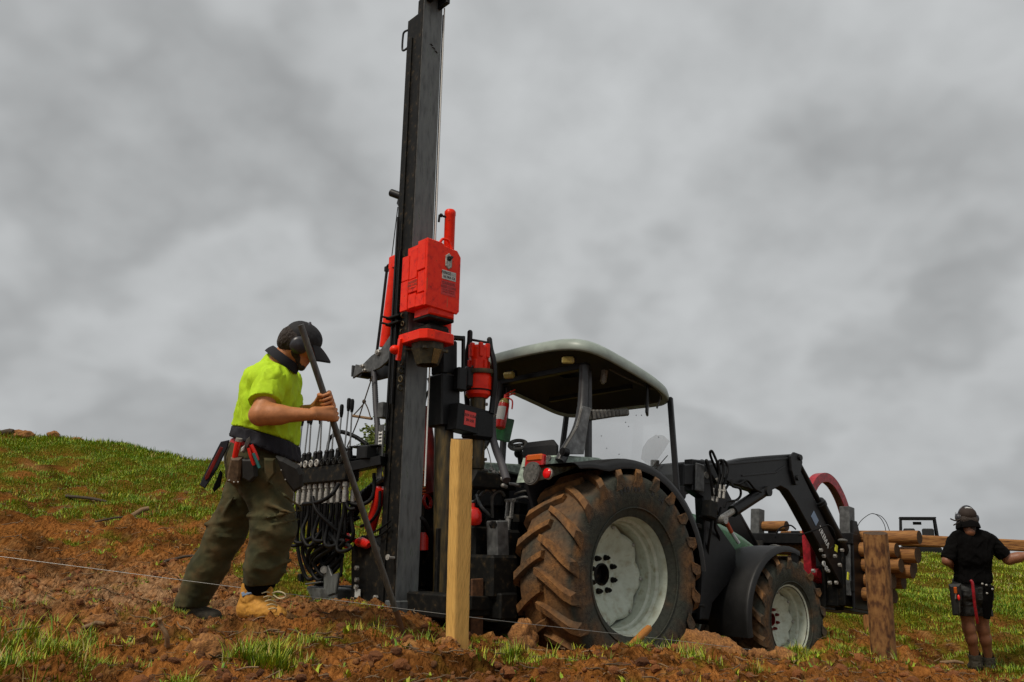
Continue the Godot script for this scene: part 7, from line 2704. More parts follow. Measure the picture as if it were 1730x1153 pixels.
	sf.add(belly + v3(-0.075, 0, 0), belly + v3(0.075, 0, 0), 0.115, 0.115, 0.06)
	sf.add(belly + v3(-0.075, -0.10, 0), belly + v3(0.075, -0.10, 0), 0.115, 0.115, 0.06)
	sf.add(chest + v3(-0.08, -0.10, 0), chest + v3(0.08, -0.10, 0), 0.12, 0.12, 0.08)
	sf.add(neck + v3(-0.10, -0.05, 0), neck + v3(0.10, -0.05, 0), 0.075, 0.075, 0.06)
	sf.add(sl + v3(0.02, 0.01, 0), sr + v3(-0.02, 0.01, 0), 0.085, 0.085, 0.05)
	sf.add(chest + v3(0, 0.1, 0), neck + v3(0, 0.02, 0), 0.1, 0.068, 0.05)
	sf.cuts = [[v3(4.99, 0.719, -9.39), v3(0, -1, 0)], [neck + v3(0, 0.055, 0), v3(0, 1, 0)]]
	sf.wrinkle = 0.012
	sf.wscale = v3(7, 4, 7)
	sf.wseed = 9
	var shirt := MB.new()
	sf.build(0.013, shirt)
	for k in 2:
		var s := sl if k == 0 else sr
		var e := el if k == 0 else er
		var sv := Flesh.new()
		sv.add(s, e, 0.080, 0.072, 0.04)
		sv.cuts = [[s.lerp(e, 0.92 if k == 0 else 0.8), (e - s).normalized()]]
		sv.wrinkle = 0.008
		sv.build(0.011, shirt)
	part("shirt", shirt, M["black_cloth"], o)
	var col := MB.new()
	neck_ring(col, neck + v3(-0.022, 0.066, 0.012), v3(0.0, 1, -0.15).normalized(), 0.122, 0.102, 0.08)
	part("collar", col, M["black_cloth"], o)
	var tf := Flesh.new()
	tf.add(hip + v3(-0.08, 0.05, 0), hip + v3(0.08, 0.05, 0), 0.118, 0.118, 0.05)
	tf.add(hip + v3(-0.08, -0.03, 0.01), hip + v3(0.08, -0.03, 0.01), 0.125, 0.125, 0.05)
	tf.add(hl, kl, 0.115, 0.108, 0.04)
	tf.add(hr, kr, 0.112, 0.106, 0.04)
	tf.cuts = [[v3(4.996, 0.379, -9.474), v3(0, -1, 0)], [v3(4.989, 0.768, -9.378), v3(0, 1, 0)]]
	tf.wrinkle = 0.012
	tf.wscale = v3(7, 9, 7)
	var tr := MB.new()
	tf.build(0.013, tr)
	part("shorts", tr, M["pouch"], o)
	for k in 2:
		var a := al if k == 0 else ar
		var b := Flesh.new()
		b.add(a + v3(0, 0.02, 0), a + v3(0, -0.08, 0.0), 0.064, 0.062, 0.03)
		b.add(a + v3(0, -0.085, 0.01), a + v3(0.03, -0.10, -0.15), 0.052, 0.045, 0.03)
		b.cuts = [[a + v3(0, 0.03, 0), v3(0, 1, 0)], [a + v3(0, -0.135, 0), v3(0, -1, 0)]]
		b.wrinkle = 0.006
		b.wscale = v3(14, 14, 14)
		var bm := MB.new()
		b.build(0.009, bm)
		part("boot", bm, M["boot_dark"], o)
		var sk := Flesh.new()
		sk.add(a + v3(0, 0.0, 0), a + v3(-0.004, 0.055, 0), 0.056, 0.054, 0.02)
		var sm := MB.new()
		sk.build(0.01, sm)
		part("sock", sm, M["black_cloth"], o)
	var pm := MB.new()
	panel(pm, [v3(4.689, 0.705, -9.29), v3(4.794, 0.721, -9.235), v3(4.804, 0.563, -9.274), v3(4.788, 0.393, -9.316), v3(4.729, 0.39, -9.347), v3(4.711, 0.571, -9.323)], 0.07, 0.02)
	part("tool_pouch", pm, M["pouch"], o)
	var pm2 := MB.new()
	panel(pm2, [v3(5.045, 0.719, -9.235), v3(5.155, 0.701, -9.291), v3(5.14, 0.517, -9.337), v3(5.111, 0.358, -9.376), v3(5.075, 0.359, -9.355), v3(5.042, 0.549, -9.277)], 0.07, 0.015)
	part("tool_pouch", pm2, M["black_cloth"], o)
	for q in [v3(5.009, 0.72, -9.215), v3(5.052, 0.708, -9.217), v3(5.116, 0.667, -9.228), v3(5.06, 0.624, -9.238)]:
		var b := MB.new()
		b.ball(q, v3(0.014, 0.012, 0.01), 8)
		part("buckle", b, M["zinc"], o)
	var hs_ := thing("red_strap", "red strap hanging down the back of the black shorts", "strap")
	var rm := MB.new()
	rm.tube(curve([v3(4.894, 0.753, -9.227), v3(4.905, 0.73, -9.217), v3(4.911, 0.64, -9.224), v3(4.925, 0.519, -9.254), v3(4.952, 0.397, -9.294), v3(4.977, 0.317, -9.334)], 5), 0.016, 8)
	part("webbing", rm, M["claw_red"], hs_)
	var ch := thing("chisel", "orange handled chisel in the far worker's left pouch", "chisel")
	var cm := MB.new()
	cm.cyl(v3(4.717, 0.679, -9.214), v3(4.724, 0.624, -9.228), 0.016)
	part("handle", cm, M["amber"], ch)
	var cb := MB.new()
	cb.cyl(v3(4.724, 0.624, -9.228), v3(4.73, 0.563, -9.253), 0.008)
	part("blade", cb, M["zinc"], ch)
	var sd := thing("screwdriver", "red knobbed screwdriver clipped on the far worker's pouch", "screwdriver")
	var sm2 := MB.new()
	sm2.ball(v3(4.745, 0.577, -9.219), v3(0.014, 0.03, 0.014), 10)
	part("handle", sm2, M["tool_red"], sd)
	var sm3 := MB.new()
	sm3.cyl(v3(4.752, 0.553, -9.225), v3(4.766, 0.42, -9.268), 0.006)
	part("shank", sm3, M["bar_steel"], sd)

func fence_things() -> void:
	# sawn half-round post about to be driven, in front of the machine
	var base := v3(-0.269, 0.47, -4.817)
	var top := v3(-0.267, 1.578, -4.616)
	var g := thing("fence_post", "pale sawn timber post standing in the soil before the hammer rig", "fence post")
	var mb := MB.new()
	var dirv := (top - base).normalized()
	var b := Basis(Vector3.UP, 0.62)
	var ax := (b.x - dirv * b.x.dot(dirv)).normalized()
	var t := Transform3D(Basis(ax, ax.cross(dirv).cross(ax).normalized(), ax.cross(dirv)), base)
	var f := FastNoiseLite.new()
	f.seed = 77
	f.frequency = 2.0
	var l := base.distance_to(top) + 0.1
	var sec := []
	for k in 25:        # round front with two sawn flats
		var a := TAU * k / 24.0
		var q := Vector2(cos(a), sin(a)) * 0.064
		q.x = clampf(q.x, -0.047, 0.050)
		q.y = clampf(q.y, -0.053, 0.043)
		sec.append(q)
	var rows := []
	for s in 27:
		var y := l * s / 26.0 - 0.1
		var row := PackedVector3Array()
		for k in range(23, -1, -1):
			var q: Vector2 = sec[k] * (1.0 + 0.05 * f.get_noise_2d(y * 1.5, k * 0.12) - (0.05 if s == 26 else 0.0))
			row.append(t * v3(q.x, y, q.y))
		rows.append(row)
	mb.sheet(rows, true)
	part("shaft", mb, M["sawn_pine"], g)
	var en := MB.new()
	var last: PackedVector3Array = rows[26]
	for k in last.size():
		en.face([t * v3(0, l - 0.1, 0), last[k], last[(k + 1) % last.size()]], t * v3(0, 0, 0))
	part("sawn_end", en, M["log_end"], g)
	# the big round strainer post on the right
	var r0 := v3(2.94, 0.194, -6.944)
	var r1 := v3(2.884, 1.165, -6.777)
	var dv := (r1 - r0).normalized()
	var bx := dv.cross(Vector3.BACK).normalized()
	var s := thing("strainer_post", "thick weathered round strainer post leaning slightly near the loaded fork", "fence post", Transform3D(Basis(bx, dv, bx.cross(dv)), r1))
	round_log(s, r0.distance_to(r1) + 0.4, 0.093, 40)
	# fence wire run through low across the picture
	var w := thing("fence_wire", "thin pale fence wire strung low past the sawn post and wheels", "wire")
	var wm := MB.new()
	var pts := [v3(-2.985, 0.93, -4.775), v3(-1.559, 0.773, -4.835), v3(-0.271, 0.629, -4.932), v3(0.9, 0.473, -5.537), v3(1.796, 0.342, -6.084), v3(2.592, 0.206, -6.735)]
	wm.tube(curve(pts, 10), 0.0015, 5)
	part("strand", wm, M["wire"], w)
	var w2 := thing("wire_loop", "thin dark wire looped in an arch above the loaded posts", "wire")
	var lm := MB.new()
	lm.tube(curve([v3(3.836, 1.241, -9.519), v3(3.874, 1.337, -9.495), v3(3.938, 1.402, -9.479), v3(4.016, 1.441, -9.469), v3(4.095, 1.405, -9.478), v3(4.148, 1.329, -9.497), v3(4.169, 1.253, -9.516)], 6), 0.004, 5)
	lm.tube(curve([v3(4.016, 1.441, -9.469), v3(4.116, 1.418, -9.496), v3(4.177, 1.356, -9.511), v3(4.218, 1.261, -9.534)], 6), 0.004, 5)
	part("strand", lm, M["black"], w2)
	# broken branch and other bits of wood on the bank
	var st := thing("broken_stick", "short orange splintered stick leaning on the bank before the big wheel", "stick")
	var sm := MB.new()
	var a0 := on_ground(v3(0.689, 0.427, -5.291), -0.02)
	var a1 := v3(0.901, 0.521, -5.628)
	sm.tube(PackedVector3Array([a0, a0.lerp(a1, 0.3) + v3(0, 0.004, 0), a0.lerp(a1, 0.8), a1]), PackedFloat32Array([0.017, 0.020, 0.025, 0.022]), 12)
	part("branch", sm, M["broken_wood"], st)
	var sp := MB.new()
	for k in 6:
		var an := TAU * k / 6
		var q := a1 + v3(cos(an), sin(an), 0.2 * sin(an)) * 0.013
		sp.tube(PackedVector3Array([q - (a1 - a0).normalized() * 0.02, q + (a1 - a0).normalized() * (0.015 + 0.012 * sin(k * 2.2))]), PackedFloat32Array([0.008, 0.001]), 5)
	part("splinters", sp, M["broken_wood"], st)
	var stubs := [
		[v3(-1.609, 0.56, -4.228), v3(-0.03, 0.13, 0.05), 0.012, "stick", "short brown stick stub standing in the soil of the near bank"],
		[v3(-4.041, 1.228, -9.11), v3(0.18, 0.12, -0.10), 0.030, "stick", "pinkish broken branch piece lying on the grassy slope"],
		[v3(-5.369, 1.576, -10.363), v3(0.55, -0.06, 0.1), 0.018, "dark_stick", "long thin dark stick lying across the left slope"],
		[v3(-4.181, 1.154, -8.716), v3(0.28, 0.04, -0.1), 0.010, "dark_stick", "thin curved twig on the bare soil of the left slope"],
		[v3(-4.152, 1.121, -8.518), v3(0.05, -0.16, 0.1), 0.009, "stick", "short pale twig below the curved one on bare soil"],
		[v3(-2.931, 0.998, -7.416), v3(0.28, 0.05, -0.05), 0.012, "dark_stick", "dark branch lying behind the worker's rear leg"],
		[v3(-2.217, 0.559, -4.64), v3(0.10, 0.02, -0.02), 0.012, "stick", "pale round stick end lying at the foot of the near left bank"],
		[v3(-9.458, 2.904, -15.597), v3(0.30, 0.03, 0.1), 0.06, "dark_stick", "broken log end on the skyline at the far left"],
		[v3(3.838, 0.291, -9.65), v3(0.30, -0.10, 0.1), 0.010, "stick", "pale root lying on the slope left of the round post"],
		[v3(4.392, 0.37, -10.969), v3(0.16, -0.1, 0.0), 0.012, "stick", "pale bent root above the grass beside the loader"],
		[v3(4.754, 0.362, -10.662), v3(0.24, -0.12, 0.0), 0.007, "stick", "thin straight straw coloured twig on the pasture right of the round post"],
		[v3(4.731, 0.287, -9.651), v3(0.06, -0.12, 0.0), 0.008, "stick", "tiny pale twig on the grass left of the far worker's knees"],
		[v3(3.926, -0.019, -8.078), v3(0.22, 0.0, -0.02), 0.016, "stick", "pinkish root on the dark soil in front of the far worker's boots"],
		[v3(3.845, 0.168, -8.753), v3(0.18, -0.08, 0.0), 0.008, "stick", "pale root by the foot of the round post"],
	]
	for q in stubs:
		var p := on_ground(q[0], 0.01)
		var e: Vector3 = p + q[1]
		e.y = maxf(e.y, gh(e.x, e.z) + 0.01) if q[1].y < 0.1 else p.y + q[1].y
		var m := MB.new()
		var r: float = q[2]
		m.tube(curve([p, p.lerp(e, 0.35) + v3(0.01, 0.01, 0.01), p.lerp(e, 0.7) + v3(-0.01, 0.012, 0), e], 4), PackedFloat32Array([r, r * 1.05, r, r, r * 0.95, r, r * 0.9, r * 0.95, r, r * 0.9, r * 0.85, r * 0.8, r * 0.7]), 8)
		var o := part("stick", m, M[q[3]])
		tag(o, q[4], "stick", "sticks strewn over the soil")
	# clods of earth large enough to tell apart
	var clods := [
		[v3(1.373, 0.358, -6.235), v3(0.20, 0.13, 0.14), "large square clod of earth before the black front mudguard"],
		[v3(1.522, 0.334, -6.189), v3(0.11, 0.09, 0.10), "clod of earth close beside the large square clod"],
		[v3(1.511, 0.358, -5.874), v3(0.07, 0.05, 0.06), "small ridged clod of earth left of the front wheel"],
		[v3(1.683, 0.32, -5.935), v3(0.08, 0.055, 0.07), "clod of earth below the front wheel's rim, the left one of two"],
		[v3(1.837, 0.3, -5.94), v3(0.10, 0.06, 0.08), "clod of earth directly below the front wheel's pale rim"],
		[v3(0.1, 0.449, -5.182), v3(0.08, 0.075, 0.07), "heap of earth right of the sawn post"],
		[v3(-1.387, 0.528, -4.133), v3(0.09, 0.075, 0.08), "pale orange clod at the left edge of the dense grass tuft"],
		[v3(-2.173, 0.584, -4.737), v3(0.09, 0.045, 0.07), "flat lump of orange earth on the near left bank"],
		[v3(-0.32, 0.499, -4.758), v3(0.07, 0.04, 0.06), "loose lump of earth at the foot of the sawn post"],
		[v3(0.116, 0.44, -6.06), v3(0.10, 0.13, 0.10), "heap of earth against the tread of the big rear tyre"],
		[v3(-9.04, 2.815, -15.619), v3(0.22, 0.12, 0.2), "dark lump of earth on the skyline at the far left"],
		[v3(-8.599, 2.783, -15.833), v3(0.12, 0.09, 0.1), "small dark lump on the skyline right of the broken log end"],
		[v3(-8.257, 2.792, -16.037), v3(0.13, 0.10, 0.1), "dark lump of earth in the grass of the left skyline"],
	]
	for k in clods.size():
		var q: Array = clods[k]
		var p := on_ground(q[0])
		var m := clod(k, q[1])
		m.tint = true
		var o := part("clod", m, M["clod"])
		o.position = v3(p.x, maxf(p.y + q[1].y * 0.25, q[0].y - q[1].y * 0.2), p.z)
		tag(o, q[2], "clod", "large clods of earth")


func clod(seed_: int, r: Vector3) -> MB:
	var m := MB.new()
	m.ball(Vector3.ZERO, Vector3.ONE, 26)
	var f := FastNoiseLite.new()
	f.seed = seed_ + 200
	f.frequency = 1.1
	f.fractal_octaves = 4
	f.fractal_gain = 0.6
	var g := FastNoiseLite.new()
	g.seed = seed_ + 90
	g.noise_type = FastNoiseLite.TYPE_CELLULAR
	g.frequency = 1.3
	for k in m.v.size():
		var p := m.v[k]
		var q := p * (0.95 + 0.45 * f.get_noise_3dv(p) + 0.35 * (g.get_noise_3dv(p) + 0.5))
		m.v[k] = q * r
		var t := clampf(0.5 + f.get_noise_3dv(p * 3.0), 0, 1)
		m.c[k] = Color(0.21, 0.085, 0.025).lerp(Color(0.54, 0.25, 0.075), t)
	# normals from the displaced faces
	for k in m.n.size():
		m.n[k] = Vector3.ZERO
	for k in range(0, m.i.size(), 3):
		var a := m.i[k]
		var b := m.i[k + 1]
		var c := m.i[k + 2]
		var nn := (m.v[c] - m.v[a]).cross(m.v[b] - m.v[a])
		m.n[a] += nn
		m.n[b] += nn
		m.n[c] += nn
	for k in m.n.size():
		m.n[k] = m.n[k].normalized() if m.n[k].length() > 1e-9 else Vector3.UP
	return m


func far_things() -> void:
	# long rail that runs off behind the far worker
	var rl := thing("timber_rail", "long pale timber rail reaching behind the far worker out of the picture", "timber rail", Transform3D(Basis(), Vector3.ZERO))
	var a := v3(4.896, 1.214, -11.688)
	var b := v3(7.726, 1.122, -11.505)
	var m := MB.new()
	m.bar(a, b, 0.09, 0.150, Vector3.UP, 0.02)
	part("plank", m, M["rail_pine"], rl)
	for q in [[-0.04, "round post that carries the long rail behind the stacked posts"], [0.985, "round post that carries the long rail beyond the picture edge"]]:
		var p := a.lerp(b, q[0])
		var floor_y := gh(p.x, p.z)
		var t := thing("rail_post", q[1], "fence post", Transform3D(Basis(), v3(p.x, p.y - 0.076, p.z)), "posts under the long rail")
		round_log(t, p.y - 0.076 - floor_y + 0.3, 0.06, 60, true)
	# side-by-side utility vehicle on the brow of the hill
	var at := v3(16.673, 0.836, -35.057)
	at = v3(at.x, at.y - 0.28, at.z)
	var u := thing("utility_vehicle", "small dark open utility vehicle with roll cage parked on the hill brow", "utility vehicle", Transform3D(Basis(Vector3.UP, 2.75), at))
	var bm := MB.new()
	bm.slab(v3(-0.72, 0.42, -1.35), v3(0.72, 0.80, 1.3), 0.08)
	bm.slab(v3(-0.70, 0.75, -1.35), v3(0.70, 1.0, -0.45), 0.05)
	bm.slab(v3(-0.66, 0.78, 0.65), v3(0.66, 1.0, 1.28), 0.10)
	part("body", bm, M["black"], u)
	for sx in [-1.0, 1.0]:
		for sz in [-0.95, 0.9]:
			var wh := MB.new()
			wh.lathe(Transform3D(Basis(v3(0, 1, 0), v3(sx, 0, 0), v3(0, 0, sx)), v3(sx * 0.62, 0.32, sz)), PackedVector2Array([Vector2(0.0, 0.05), Vector2(0.17, 0.05), Vector2(0.2, 0.12), Vector2(0.30, 0.12), Vector2(0.33, 0.06), Vector2(0.33, -0.1), Vector2(0.0, -0.12)]), 18)
			part("wheel", wh, M["rubber_hose"], u)
	var cage := MB.new()
	for sx in [-1.0, 1.0]:
		cage.bar(v3(sx * 0.68, 0.95, 0.55), v3(sx * 0.62, 1.88, 0.15), 0.07, 0.07)
		cage.bar(v3(sx * 0.68, 0.9, -0.6), v3(sx * 0.62, 1.88, -0.5), 0.07, 0.07)
		cage.bar(v3(sx * 0.62, 1.88, 0.2), v3(sx * 0.62, 1.88, -0.55), 0.07, 0.07)
	cage.bar(v3(-0.66, 1.88, 0.18), v3(0.66, 1.88, 0.18), 0.08, 0.08)
	cage.bar(v3(-0.66, 1.88, -0.52), v3(0.66, 1.88, -0.52), 0.08, 0.08)
	part("roll_cage", cage, M["black"], u)
	var rf := MB.new()
	rf.slab(v3(-0.68, 1.90, -0.58), v3(0.68, 1.95, 0.24), 0.02)
	part("roof", rf, M["black"], u)
	for sx in [-0.34, 0.34]:
		var se := MB.new()
		se.slab(v3(sx - 0.22, 0.85, -0.25), v3(sx + 0.22, 0.98, 0.2), 0.04)
		se.slab(v3(sx - 0.22, 0.95, -0.40), v3(sx + 0.22, 1.5, -0.28), 0.05)
		part("seat", se, M["seat_fabric"], u)
	var sw := MB.new()
	sw.ring(v3(0.34, 1.2, 0.32), v3(0, 0.5, -0.85), 0.17, 0.018, 16)
	part("steering_wheel", sw, M["black"], u)
	var mi := MB.new()
	mi.slab(v3(-0.16, 1.66, 0.14), v3(0.16, 1.78, 0.18), 0.01)
	part("mirror", mi, M["black"], u)
	var wg := MB.new()
	wg.quad(v3(-0.64, 1.02, 0.53), v3(0.64, 1.02, 0.53), v3(0.60, 1.84, 0.19), v3(-0.60, 1.84, 0.19))
	part("windscreen", wg, M["glass"], u)
	# leafy bush on the brow behind the levers
	for q in [[v3(-2.959, 2.88, -19.105), 0.6, "yellow green leafy bush on the hill brow behind the control levers", 3], [v3(-2.464, 2.43, -17.156), 0.8, "lower leafy bush seen through the hoses behind the control levers", 4]]:
		var p := on_ground(q[0])
		var bsh := thing("bush", q[2], "bush", Transform3D(Basis(), p), "bushes behind the machine")
		var stem := MB.new()
		var leaves := MB.new()
		leaves.tint = true
		var r := RandomNumberGenerator.new()
		r.seed = q[3]
		for k in 14:
			var an := r.randf() * TAU
			var out: float = r.randf_range(0.25, 0.8) * q[1]
			var tip: Vector3 = v3(cos(an) * out, r.randf_range(0.55, 1.35) * q[1], sin(an) * out)
			stem.tube(curve([v3(0, -0.1, 0), tip * 0.4 + v3(0, 0.15, 0), tip], 3), PackedFloat32Array([0.02, 0.017, 0.014, 0.011, 0.009, 0.006, 0.004]), 5)
			for j in 110:
				var c: Vector3 = tip.lerp(v3(0, 0.3, 0), r.randf() * 0.7) + v3(r.randfn(), r.randfn() * 0.8, r.randfn()) * 0.13 * q[1]
				var ax := v3(r.randfn(), r.randfn() * 0.6 + 0.2, r.randfn()).normalized()
				var ay := ax.cross(v3(r.randfn(), r.randfn(), r.randfn())).normalized()
				var l := r.randf_range(0.035, 0.065)
				leaves.col = Color(0.13, 0.15, 0.012).lerp(Color(0.06, 0.10, 0.014), r.randf())
				leaves.quad(c - ax * l, c - ay * l * 0.45, c + ax * l, c + ay * l * 0.45)
		part("branches", stem, M["dark_stick"], bsh)
		part("leaves", leaves, M["leaf"], bsh)


func blade(m: MB, root: Vector3, out: Vector3, h: float, w: float, bend_: float, c: Color) -> void:
	var side := out.cross(Vector3.UP).normalized()
	var prev := root
	for s in 3:
		var t0 := s / 3.0
		var t1 := (s + 1) / 3.0
		var q := root + Vector3.UP * h * (t1 - 0.25 * bend_ * t1 * t1) + out * h * bend_ * t1 * t1
		var w0 := w * (1.0 - t0 * t0)
		var w1 := w * (1.0 - t1 * t1)
		var nn := (Vector3.UP * 0.55 + out.normalized() * -0.4).normalized()
		var k := m.v.size()
		m.col = c
		m.vert(prev - side * w0, (nn - side * 0.3).normalized())
		m.vert(prev + side * w0, (nn + side * 0.3).normalized())
		m.col = c
		if s < 2:
			m.vert(q + side * w1, (nn + side * 0.3).normalized())
			m.vert(q - side * w1, (nn - side * 0.3).normalized())
			m.i.append_array(PackedInt32Array([k, k + 2, k + 1, k, k + 3, k + 2]))
		else:
			m.vert(q, nn)
			m.i.append_array(PackedInt32Array([k, k + 2, k + 1]))
		prev = q


func tuft(seed_: int, blades: int, spread: float, h: float, w: float, straw: float) -> ArrayMesh:
	var m := MB.new()
	m.tint = true
	var r := RandomNumberGenerator.new()
	r.seed = seed_
	for k in blades:
		var a := r.randf() * TAU
		var d := sqrt(r.randf()) * spread
		var out := v3(cos(a + r.randfn() * 0.8), 0, sin(a + r.randfn() * 0.8))
		var c := Color(0.36, 0.43, 0.014).lerp(Color(0.11, 0.23, 0.014), r.randf())
		if r.randf() < straw:
			c = Color(0.42, 0.32, 0.13)
		elif r.randf() < 0.25:
			c = Color(0.42, 0.38, 0.03)
		blade(m, v3(cos(a) * d, -0.01, sin(a) * d), out, h * r.randf_range(0.5, 1.1), w * r.randf_range(0.7, 1.2), r.randf_range(0.15, 0.9), c)
	return m.mesh()


func scatter(called: String, label: String, mesh: Mesh, m: Material, places: Array, tints: PackedColorArray) -> void:
	var mm := MultiMesh.new()
	mm.transform_format = MultiMesh.TRANSFORM_3D
	mm.use_colors = true
	mm.mesh = mesh
	mm.instance_count = places.size()
	for k in places.size():
		mm.set_instance_transform(k, places[k])
		mm.set_instance_color(k, tints[k])
	var o := MultiMeshInstance3D.new()
	o.name = numbered(self, called)
	o.multimesh = mm
	o.material_override = m
	add_child(o, true)
	tag(o, label, "", "", "stuff")


func ground_cover() -> void:
	var kinds := []
	for k in 6:
		kinds.append({"at": [], "tint": PackedColorArray()})
	var meshes := [tuft(1, 18, 0.050, 0.066, 0.0026, 0.06), tuft(2, 14, 0.07, 0.055, 0.0032, 0.08), tuft(3, 13, 0.10, 0.065, 0.0050, 0.12), tuft(4, 20, 0.20, 0.075, 0.007, 0.12), tuft(5, 9, 0.05, 0.15, 0.0026, 0.3), tuft(6, 11, 0.02, 0.05, 0.0085, 0.0)]
	var put := func(kind: int, x: float, z: float, s: float) -> void:
		var y := gh(x, z)
		var b := Basis(Vector3.UP, rng.randf() * TAU).rotated(Vector3(rng.randfn(), 0, rng.randfn()).normalized(), rng.randf() * 0.25).scaled(Vector3(s, s * rng.randf_range(0.75, 1.25), s))
		kinds[kind].at.append(Transform3D(b, Vector3(x, y, z)))
		var t := rng.randf()
		kinds[kind].tint.append(Color(1.15, 1.0, 0.8).lerp(Color(0.7, 0.95, 0.9), t) * rng.randf_range(0.75, 1.2))
	# pasture, thinning out with the bare patches
	for ring in [[2.6, 5.2, 3000, 0], [5.2, 9.0, 21000, 1], [9.0, 17.0, 40000, 2], [17.0, 44.0, 42000, 3]]:
		for k in ring[2]:
			var d := sqrt(lerpf(ring[0] * ring[0], ring[1] * ring[1], rng.randf()))
			var a := deg_to_rad(rng.randf_range(-46.0, 46.0))
			var x := sin(a) * d
			var z := -cos(a) * d
			var g := grassy(x, z)
			if rng.randf() < smoothstep(0.32, 0.68, g):
				put.call(ring[3], x, z, rng.randf_range(0.55, 1.15) * lerpf(0.6, 1.1, g))
	# low broad-leaved weeds between the clods
	for k in 420:
		var d := rng.randf_range(3.2, 8.5)
		var a := deg_to_rad(rng.randf_range(-36.0, 36.0))
		put.call(5, sin(a) * d, -cos(a) * d, rng.randf_range(0.4, 1.1))
	# tufts on the near bank
	for q in [[v3(-2.21, 0.514, -4.136), 0.26, 70, 1.1], [v3(-2.14, 0.489, -3.834), 0.25, 60, 1.2], [v3(-1.139, 0.466, -4.148), 0.075, 130, 1.15], [v3(-1.028, 0.444, -3.948), 0.09, 60, 1.1], [v3(-1.174, 0.447, -3.998), 0.06, 40, 1.0], [v3(-0.017, 0.456, -4.563), 0.07, 40, 0.9], [v3(0.146, 0.434, -4.465), 0.12, 40, 0.9], [v3(-0.866, 0.552, -4.868), 0.16, 22, 0.9], [v3(-0.638, 0.537, -4.872), 0.14, 36, 1.1], [v3(-0.443, 0.515, -4.878), 0.10, 14, 0.9], [v3(-0.312, 0.495, -4.882), 0.08, 14, 1.0],
		[v3(0.788, 0.429, -5.29), 0.12, 40, 0.9], [v3(0.964, 0.418, -5.293), 0.13, 60, 1.0], [v3(1.13, 0.404, -5.502), 0.12, 40, 1.0], [v3(1.942, 0.289, -6.046), 0.12, 50, 0.9], [v3(2.139, 0.263, -6.155), 0.14, 50, 1.0], [v3(1.913, 0.269, -5.845), 0.2, 50, 0.9], [v3(2.263, 0.223, -5.959), 0.2, 60, 1.0], [v3(-1.71, 0.636, -4.982), 0.05, 18, 0.5], [v3(-1.861, 0.634, -4.982), 0.07, 16, 0.5], [v3(-1.435, 0.6, -4.857), 0.04, 14, 0.5], [v3(-1.979, 0.595, -4.837), 0.04, 10, 0.5], [v3(-2.042, 0.506, -4.241), 0.12, 30, 1.1], [v3(-1.809, 0.456, -3.945), 0.12, 24, 1.0], [v3(0.428, 0.396, -4.474), 0.15, 20, 0.8], [v3(-2.707, 0.598, -4.836), 0.15, 20, 0.9], [v3(-0.991, 0.458, -4.459), 0.08, 16, 0.8]]:
		for k in q[2]:
			var a := rng.randf() * TAU
			var d: float = absf(rng.randfn()) * q[1]
			put.call(4 if rng.randf() < 0.12 else 0, q[0].x + cos(a) * d, q[0].z + sin(a) * d, q[3] * rng.randf_range(0.6, 1.1))
	# taller seed heads along the left skyline
	for k in 700:
		var t := rng.randf()
		var p: Vector3 = v3(-8.855, 2.831, -15.718).lerp(v3(-6.219, 2.487, -17.451), t)
		put.call(2, p.x + rng.randfn() * 0.3, p.z + rng.randfn() * 0.8, rng.randf_range(0.7, 1.7))
	var labels := ["fresh green grass tufts on the near bank", "short green grass on the slope behind the crew", "green pasture grass further up the hillside", "pasture grass on the far hillside and skyline", "dry pale grass stalks among the near tufts", "low broad leaved weeds on the bare soil"]
	for k in 6:
		scatter(["bank_grass", "slope_grass", "pasture_grass", "far_grass", "dry_grass", "weeds"][k], labels[k], meshes[k], M["grass"], kinds[k].at, kinds[k].tint)
	# crumbs of soil and bits of dead root
	var crumb := clod(30, v3(0.5, 0.4, 0.5))
	crumb.tint = true
	var at := []
	var tint := PackedColorArray()
	for k in 9000:
		var d := sqrt(lerpf(7.0, 70.0, pow(rng.randf(), 1.5)))
		var a := deg_to_rad(rng.randf_range(-37.0, 37.0))
		var x := sin(a) * d
		var z := -cos(a) * d
		if grassy(x, z) > 0.5:
			continue
		var s := 0.005 + 0.020 * pow(rng.randf(), 3.0)
		at.append(Transform3D(Basis.from_euler(Vector3(rng.randf(), rng.randf(), rng.randf()) * 6.0).scaled(Vector3(s, s, s) * 1.4), Vector3(x, gh(x, z) + s * 0.1, z)))
		tint.append(Color(1, 1, 1) * rng.randf_range(0.5, 1.3))
	scatter("soil_crumbs", "crumbs of red brown soil over the bare ground", small_clod(), M["clod"], at, tint)
	at = []
	tint = PackedColorArray()
	for k in 3600:
		var d := sqrt(lerpf(7.0, 60.0, pow(rng.randf(), 1.6)))
		var a := deg_to_rad(rng.randf_range(-37.0, 37.0))
		var x := sin(a) * d
		var z := -cos(a) * d
		if grassy(x, z) > 0.45:
			continue
		var s := 0.010 + 0.040 * pow(rng.randf(), 4.0)
		at.append(Transform3D(Basis.from_euler(Vector3(rng.randf(), rng.randf(), rng.randf()) * 6.0).scaled(Vector3(s, s * rng.randf_range(0.5, 1.0), s)), Vector3(x, gh(x, z) + s * 0.15, z)))
		tint.append(Color(1.1, 1, 0.95) * rng.randf_range(0.35, 1.25))
	scatter("broken_soil", "angular broken clods of soil strewn over the bare ground", angular_clod(), M["clod"], at, tint)
	var twig := MB.new()
	twig.tint = true
	twig.col = Color(0.42, 0.28, 0.16)
	twig.tube(curve([v3(-0.5, 0, 0), v3(-0.15, 0.06, 0.05), v3(0.2, 0.02, -0.04), v3(0.5, 0.08, 0.03)], 3), PackedFloat32Array([0.02, 0.028, 0.03, 0.03, 0.03, 0.028, 0.026, 0.024, 0.02, 0.012]), 5)
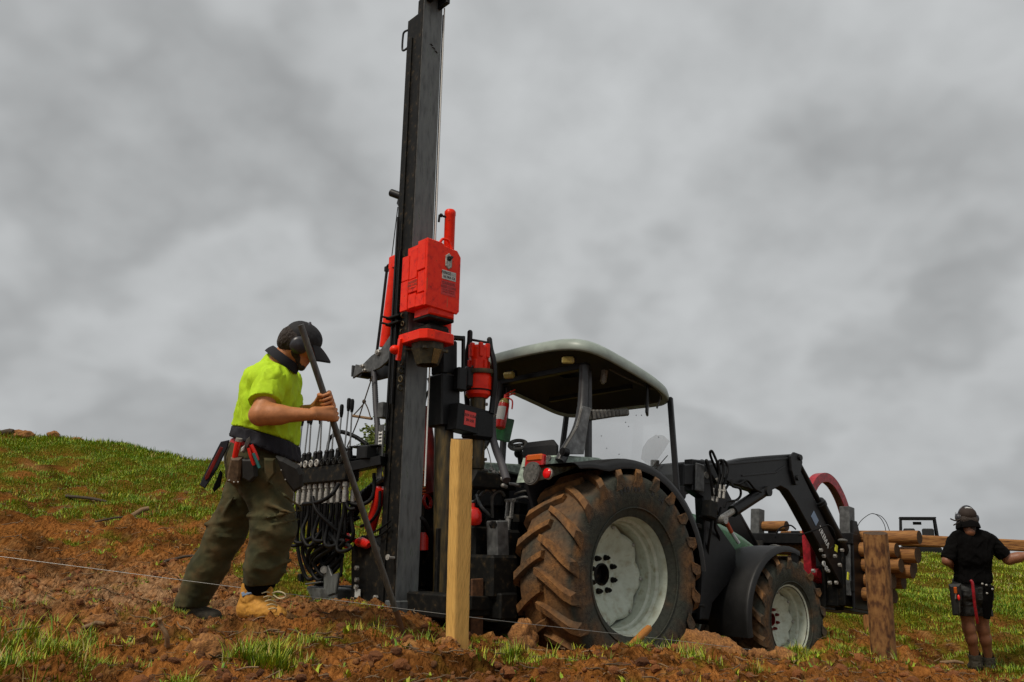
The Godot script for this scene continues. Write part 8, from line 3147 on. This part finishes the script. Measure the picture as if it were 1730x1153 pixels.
	at = []
	tint = PackedColorArray()
	for k in 9000:
		var d := sqrt(lerpf(7.0, 150.0, pow(rng.randf(), 1.2)))
		var a := deg_to_rad(rng.randf_range(-37.0, 37.0))
		var x := sin(a) * d
		var z := -cos(a) * d
		if grassy(x, z) > 0.62:
			continue
		var s := 0.03 + 0.13 * pow(rng.randf(), 3.0)
		at.append(Transform3D(Basis(Vector3.UP, rng.randf() * TAU).rotated(Vector3(rng.randfn(), 0, rng.randfn()).normalized(), rng.randf() * 0.5).scaled(Vector3(s, s, s)), Vector3(x, gh(x, z) + 0.008, z)))
		tint.append(Color(1, 1, 1) * rng.randf_range(0.45, 1.5))
	scatter("root_debris", "pale bits of dead root and straw on the bare soil", twig.mesh(), M["clod"], at, tint)


# a clod with flat broken faces
func angular_clod() -> ArrayMesh:
	var b := MB.new()
	b.ball(Vector3.ZERO, Vector3.ONE, 10)
	var f := FastNoiseLite.new()
	f.seed = 61
	f.noise_type = FastNoiseLite.TYPE_CELLULAR
	f.cellular_return_type = FastNoiseLite.RETURN_CELL_VALUE
	f.frequency = 0.9
	for k in b.v.size():
		b.v[k] = b.v[k] * (0.9 + 0.35 * f.get_noise_3dv(b.v[k])) * v3(1, 0.75, 0.85)
	var m := MB.new()
	m.tint = true
	m.col = Color(0.40, 0.160, 0.044)
	for k in range(0, b.i.size(), 3):
		var p := [b.v[b.i[k]], b.v[b.i[k + 1]], b.v[b.i[k + 2]]]
		if (p[1] - p[0]).cross(p[2] - p[0]).length() > 1e-6:
			m.face(p, Vector3.ZERO)
	return m.mesh()


func small_clod() -> ArrayMesh:
	var m := MB.new()
	m.tint = true
	m.ball(Vector3.ZERO, Vector3.ONE, 10)
	var f := FastNoiseLite.new()
	f.seed = 31
	f.frequency = 1.3
	for k in m.v.size():
		var p := m.v[k]
		m.v[k] = p * (0.85 + 0.6 * f.get_noise_3dv(p)) * v3(0.6, 0.45, 0.6)
		m.c[k] = Color(0.46, 0.19, 0.055)
	return m.mesh()
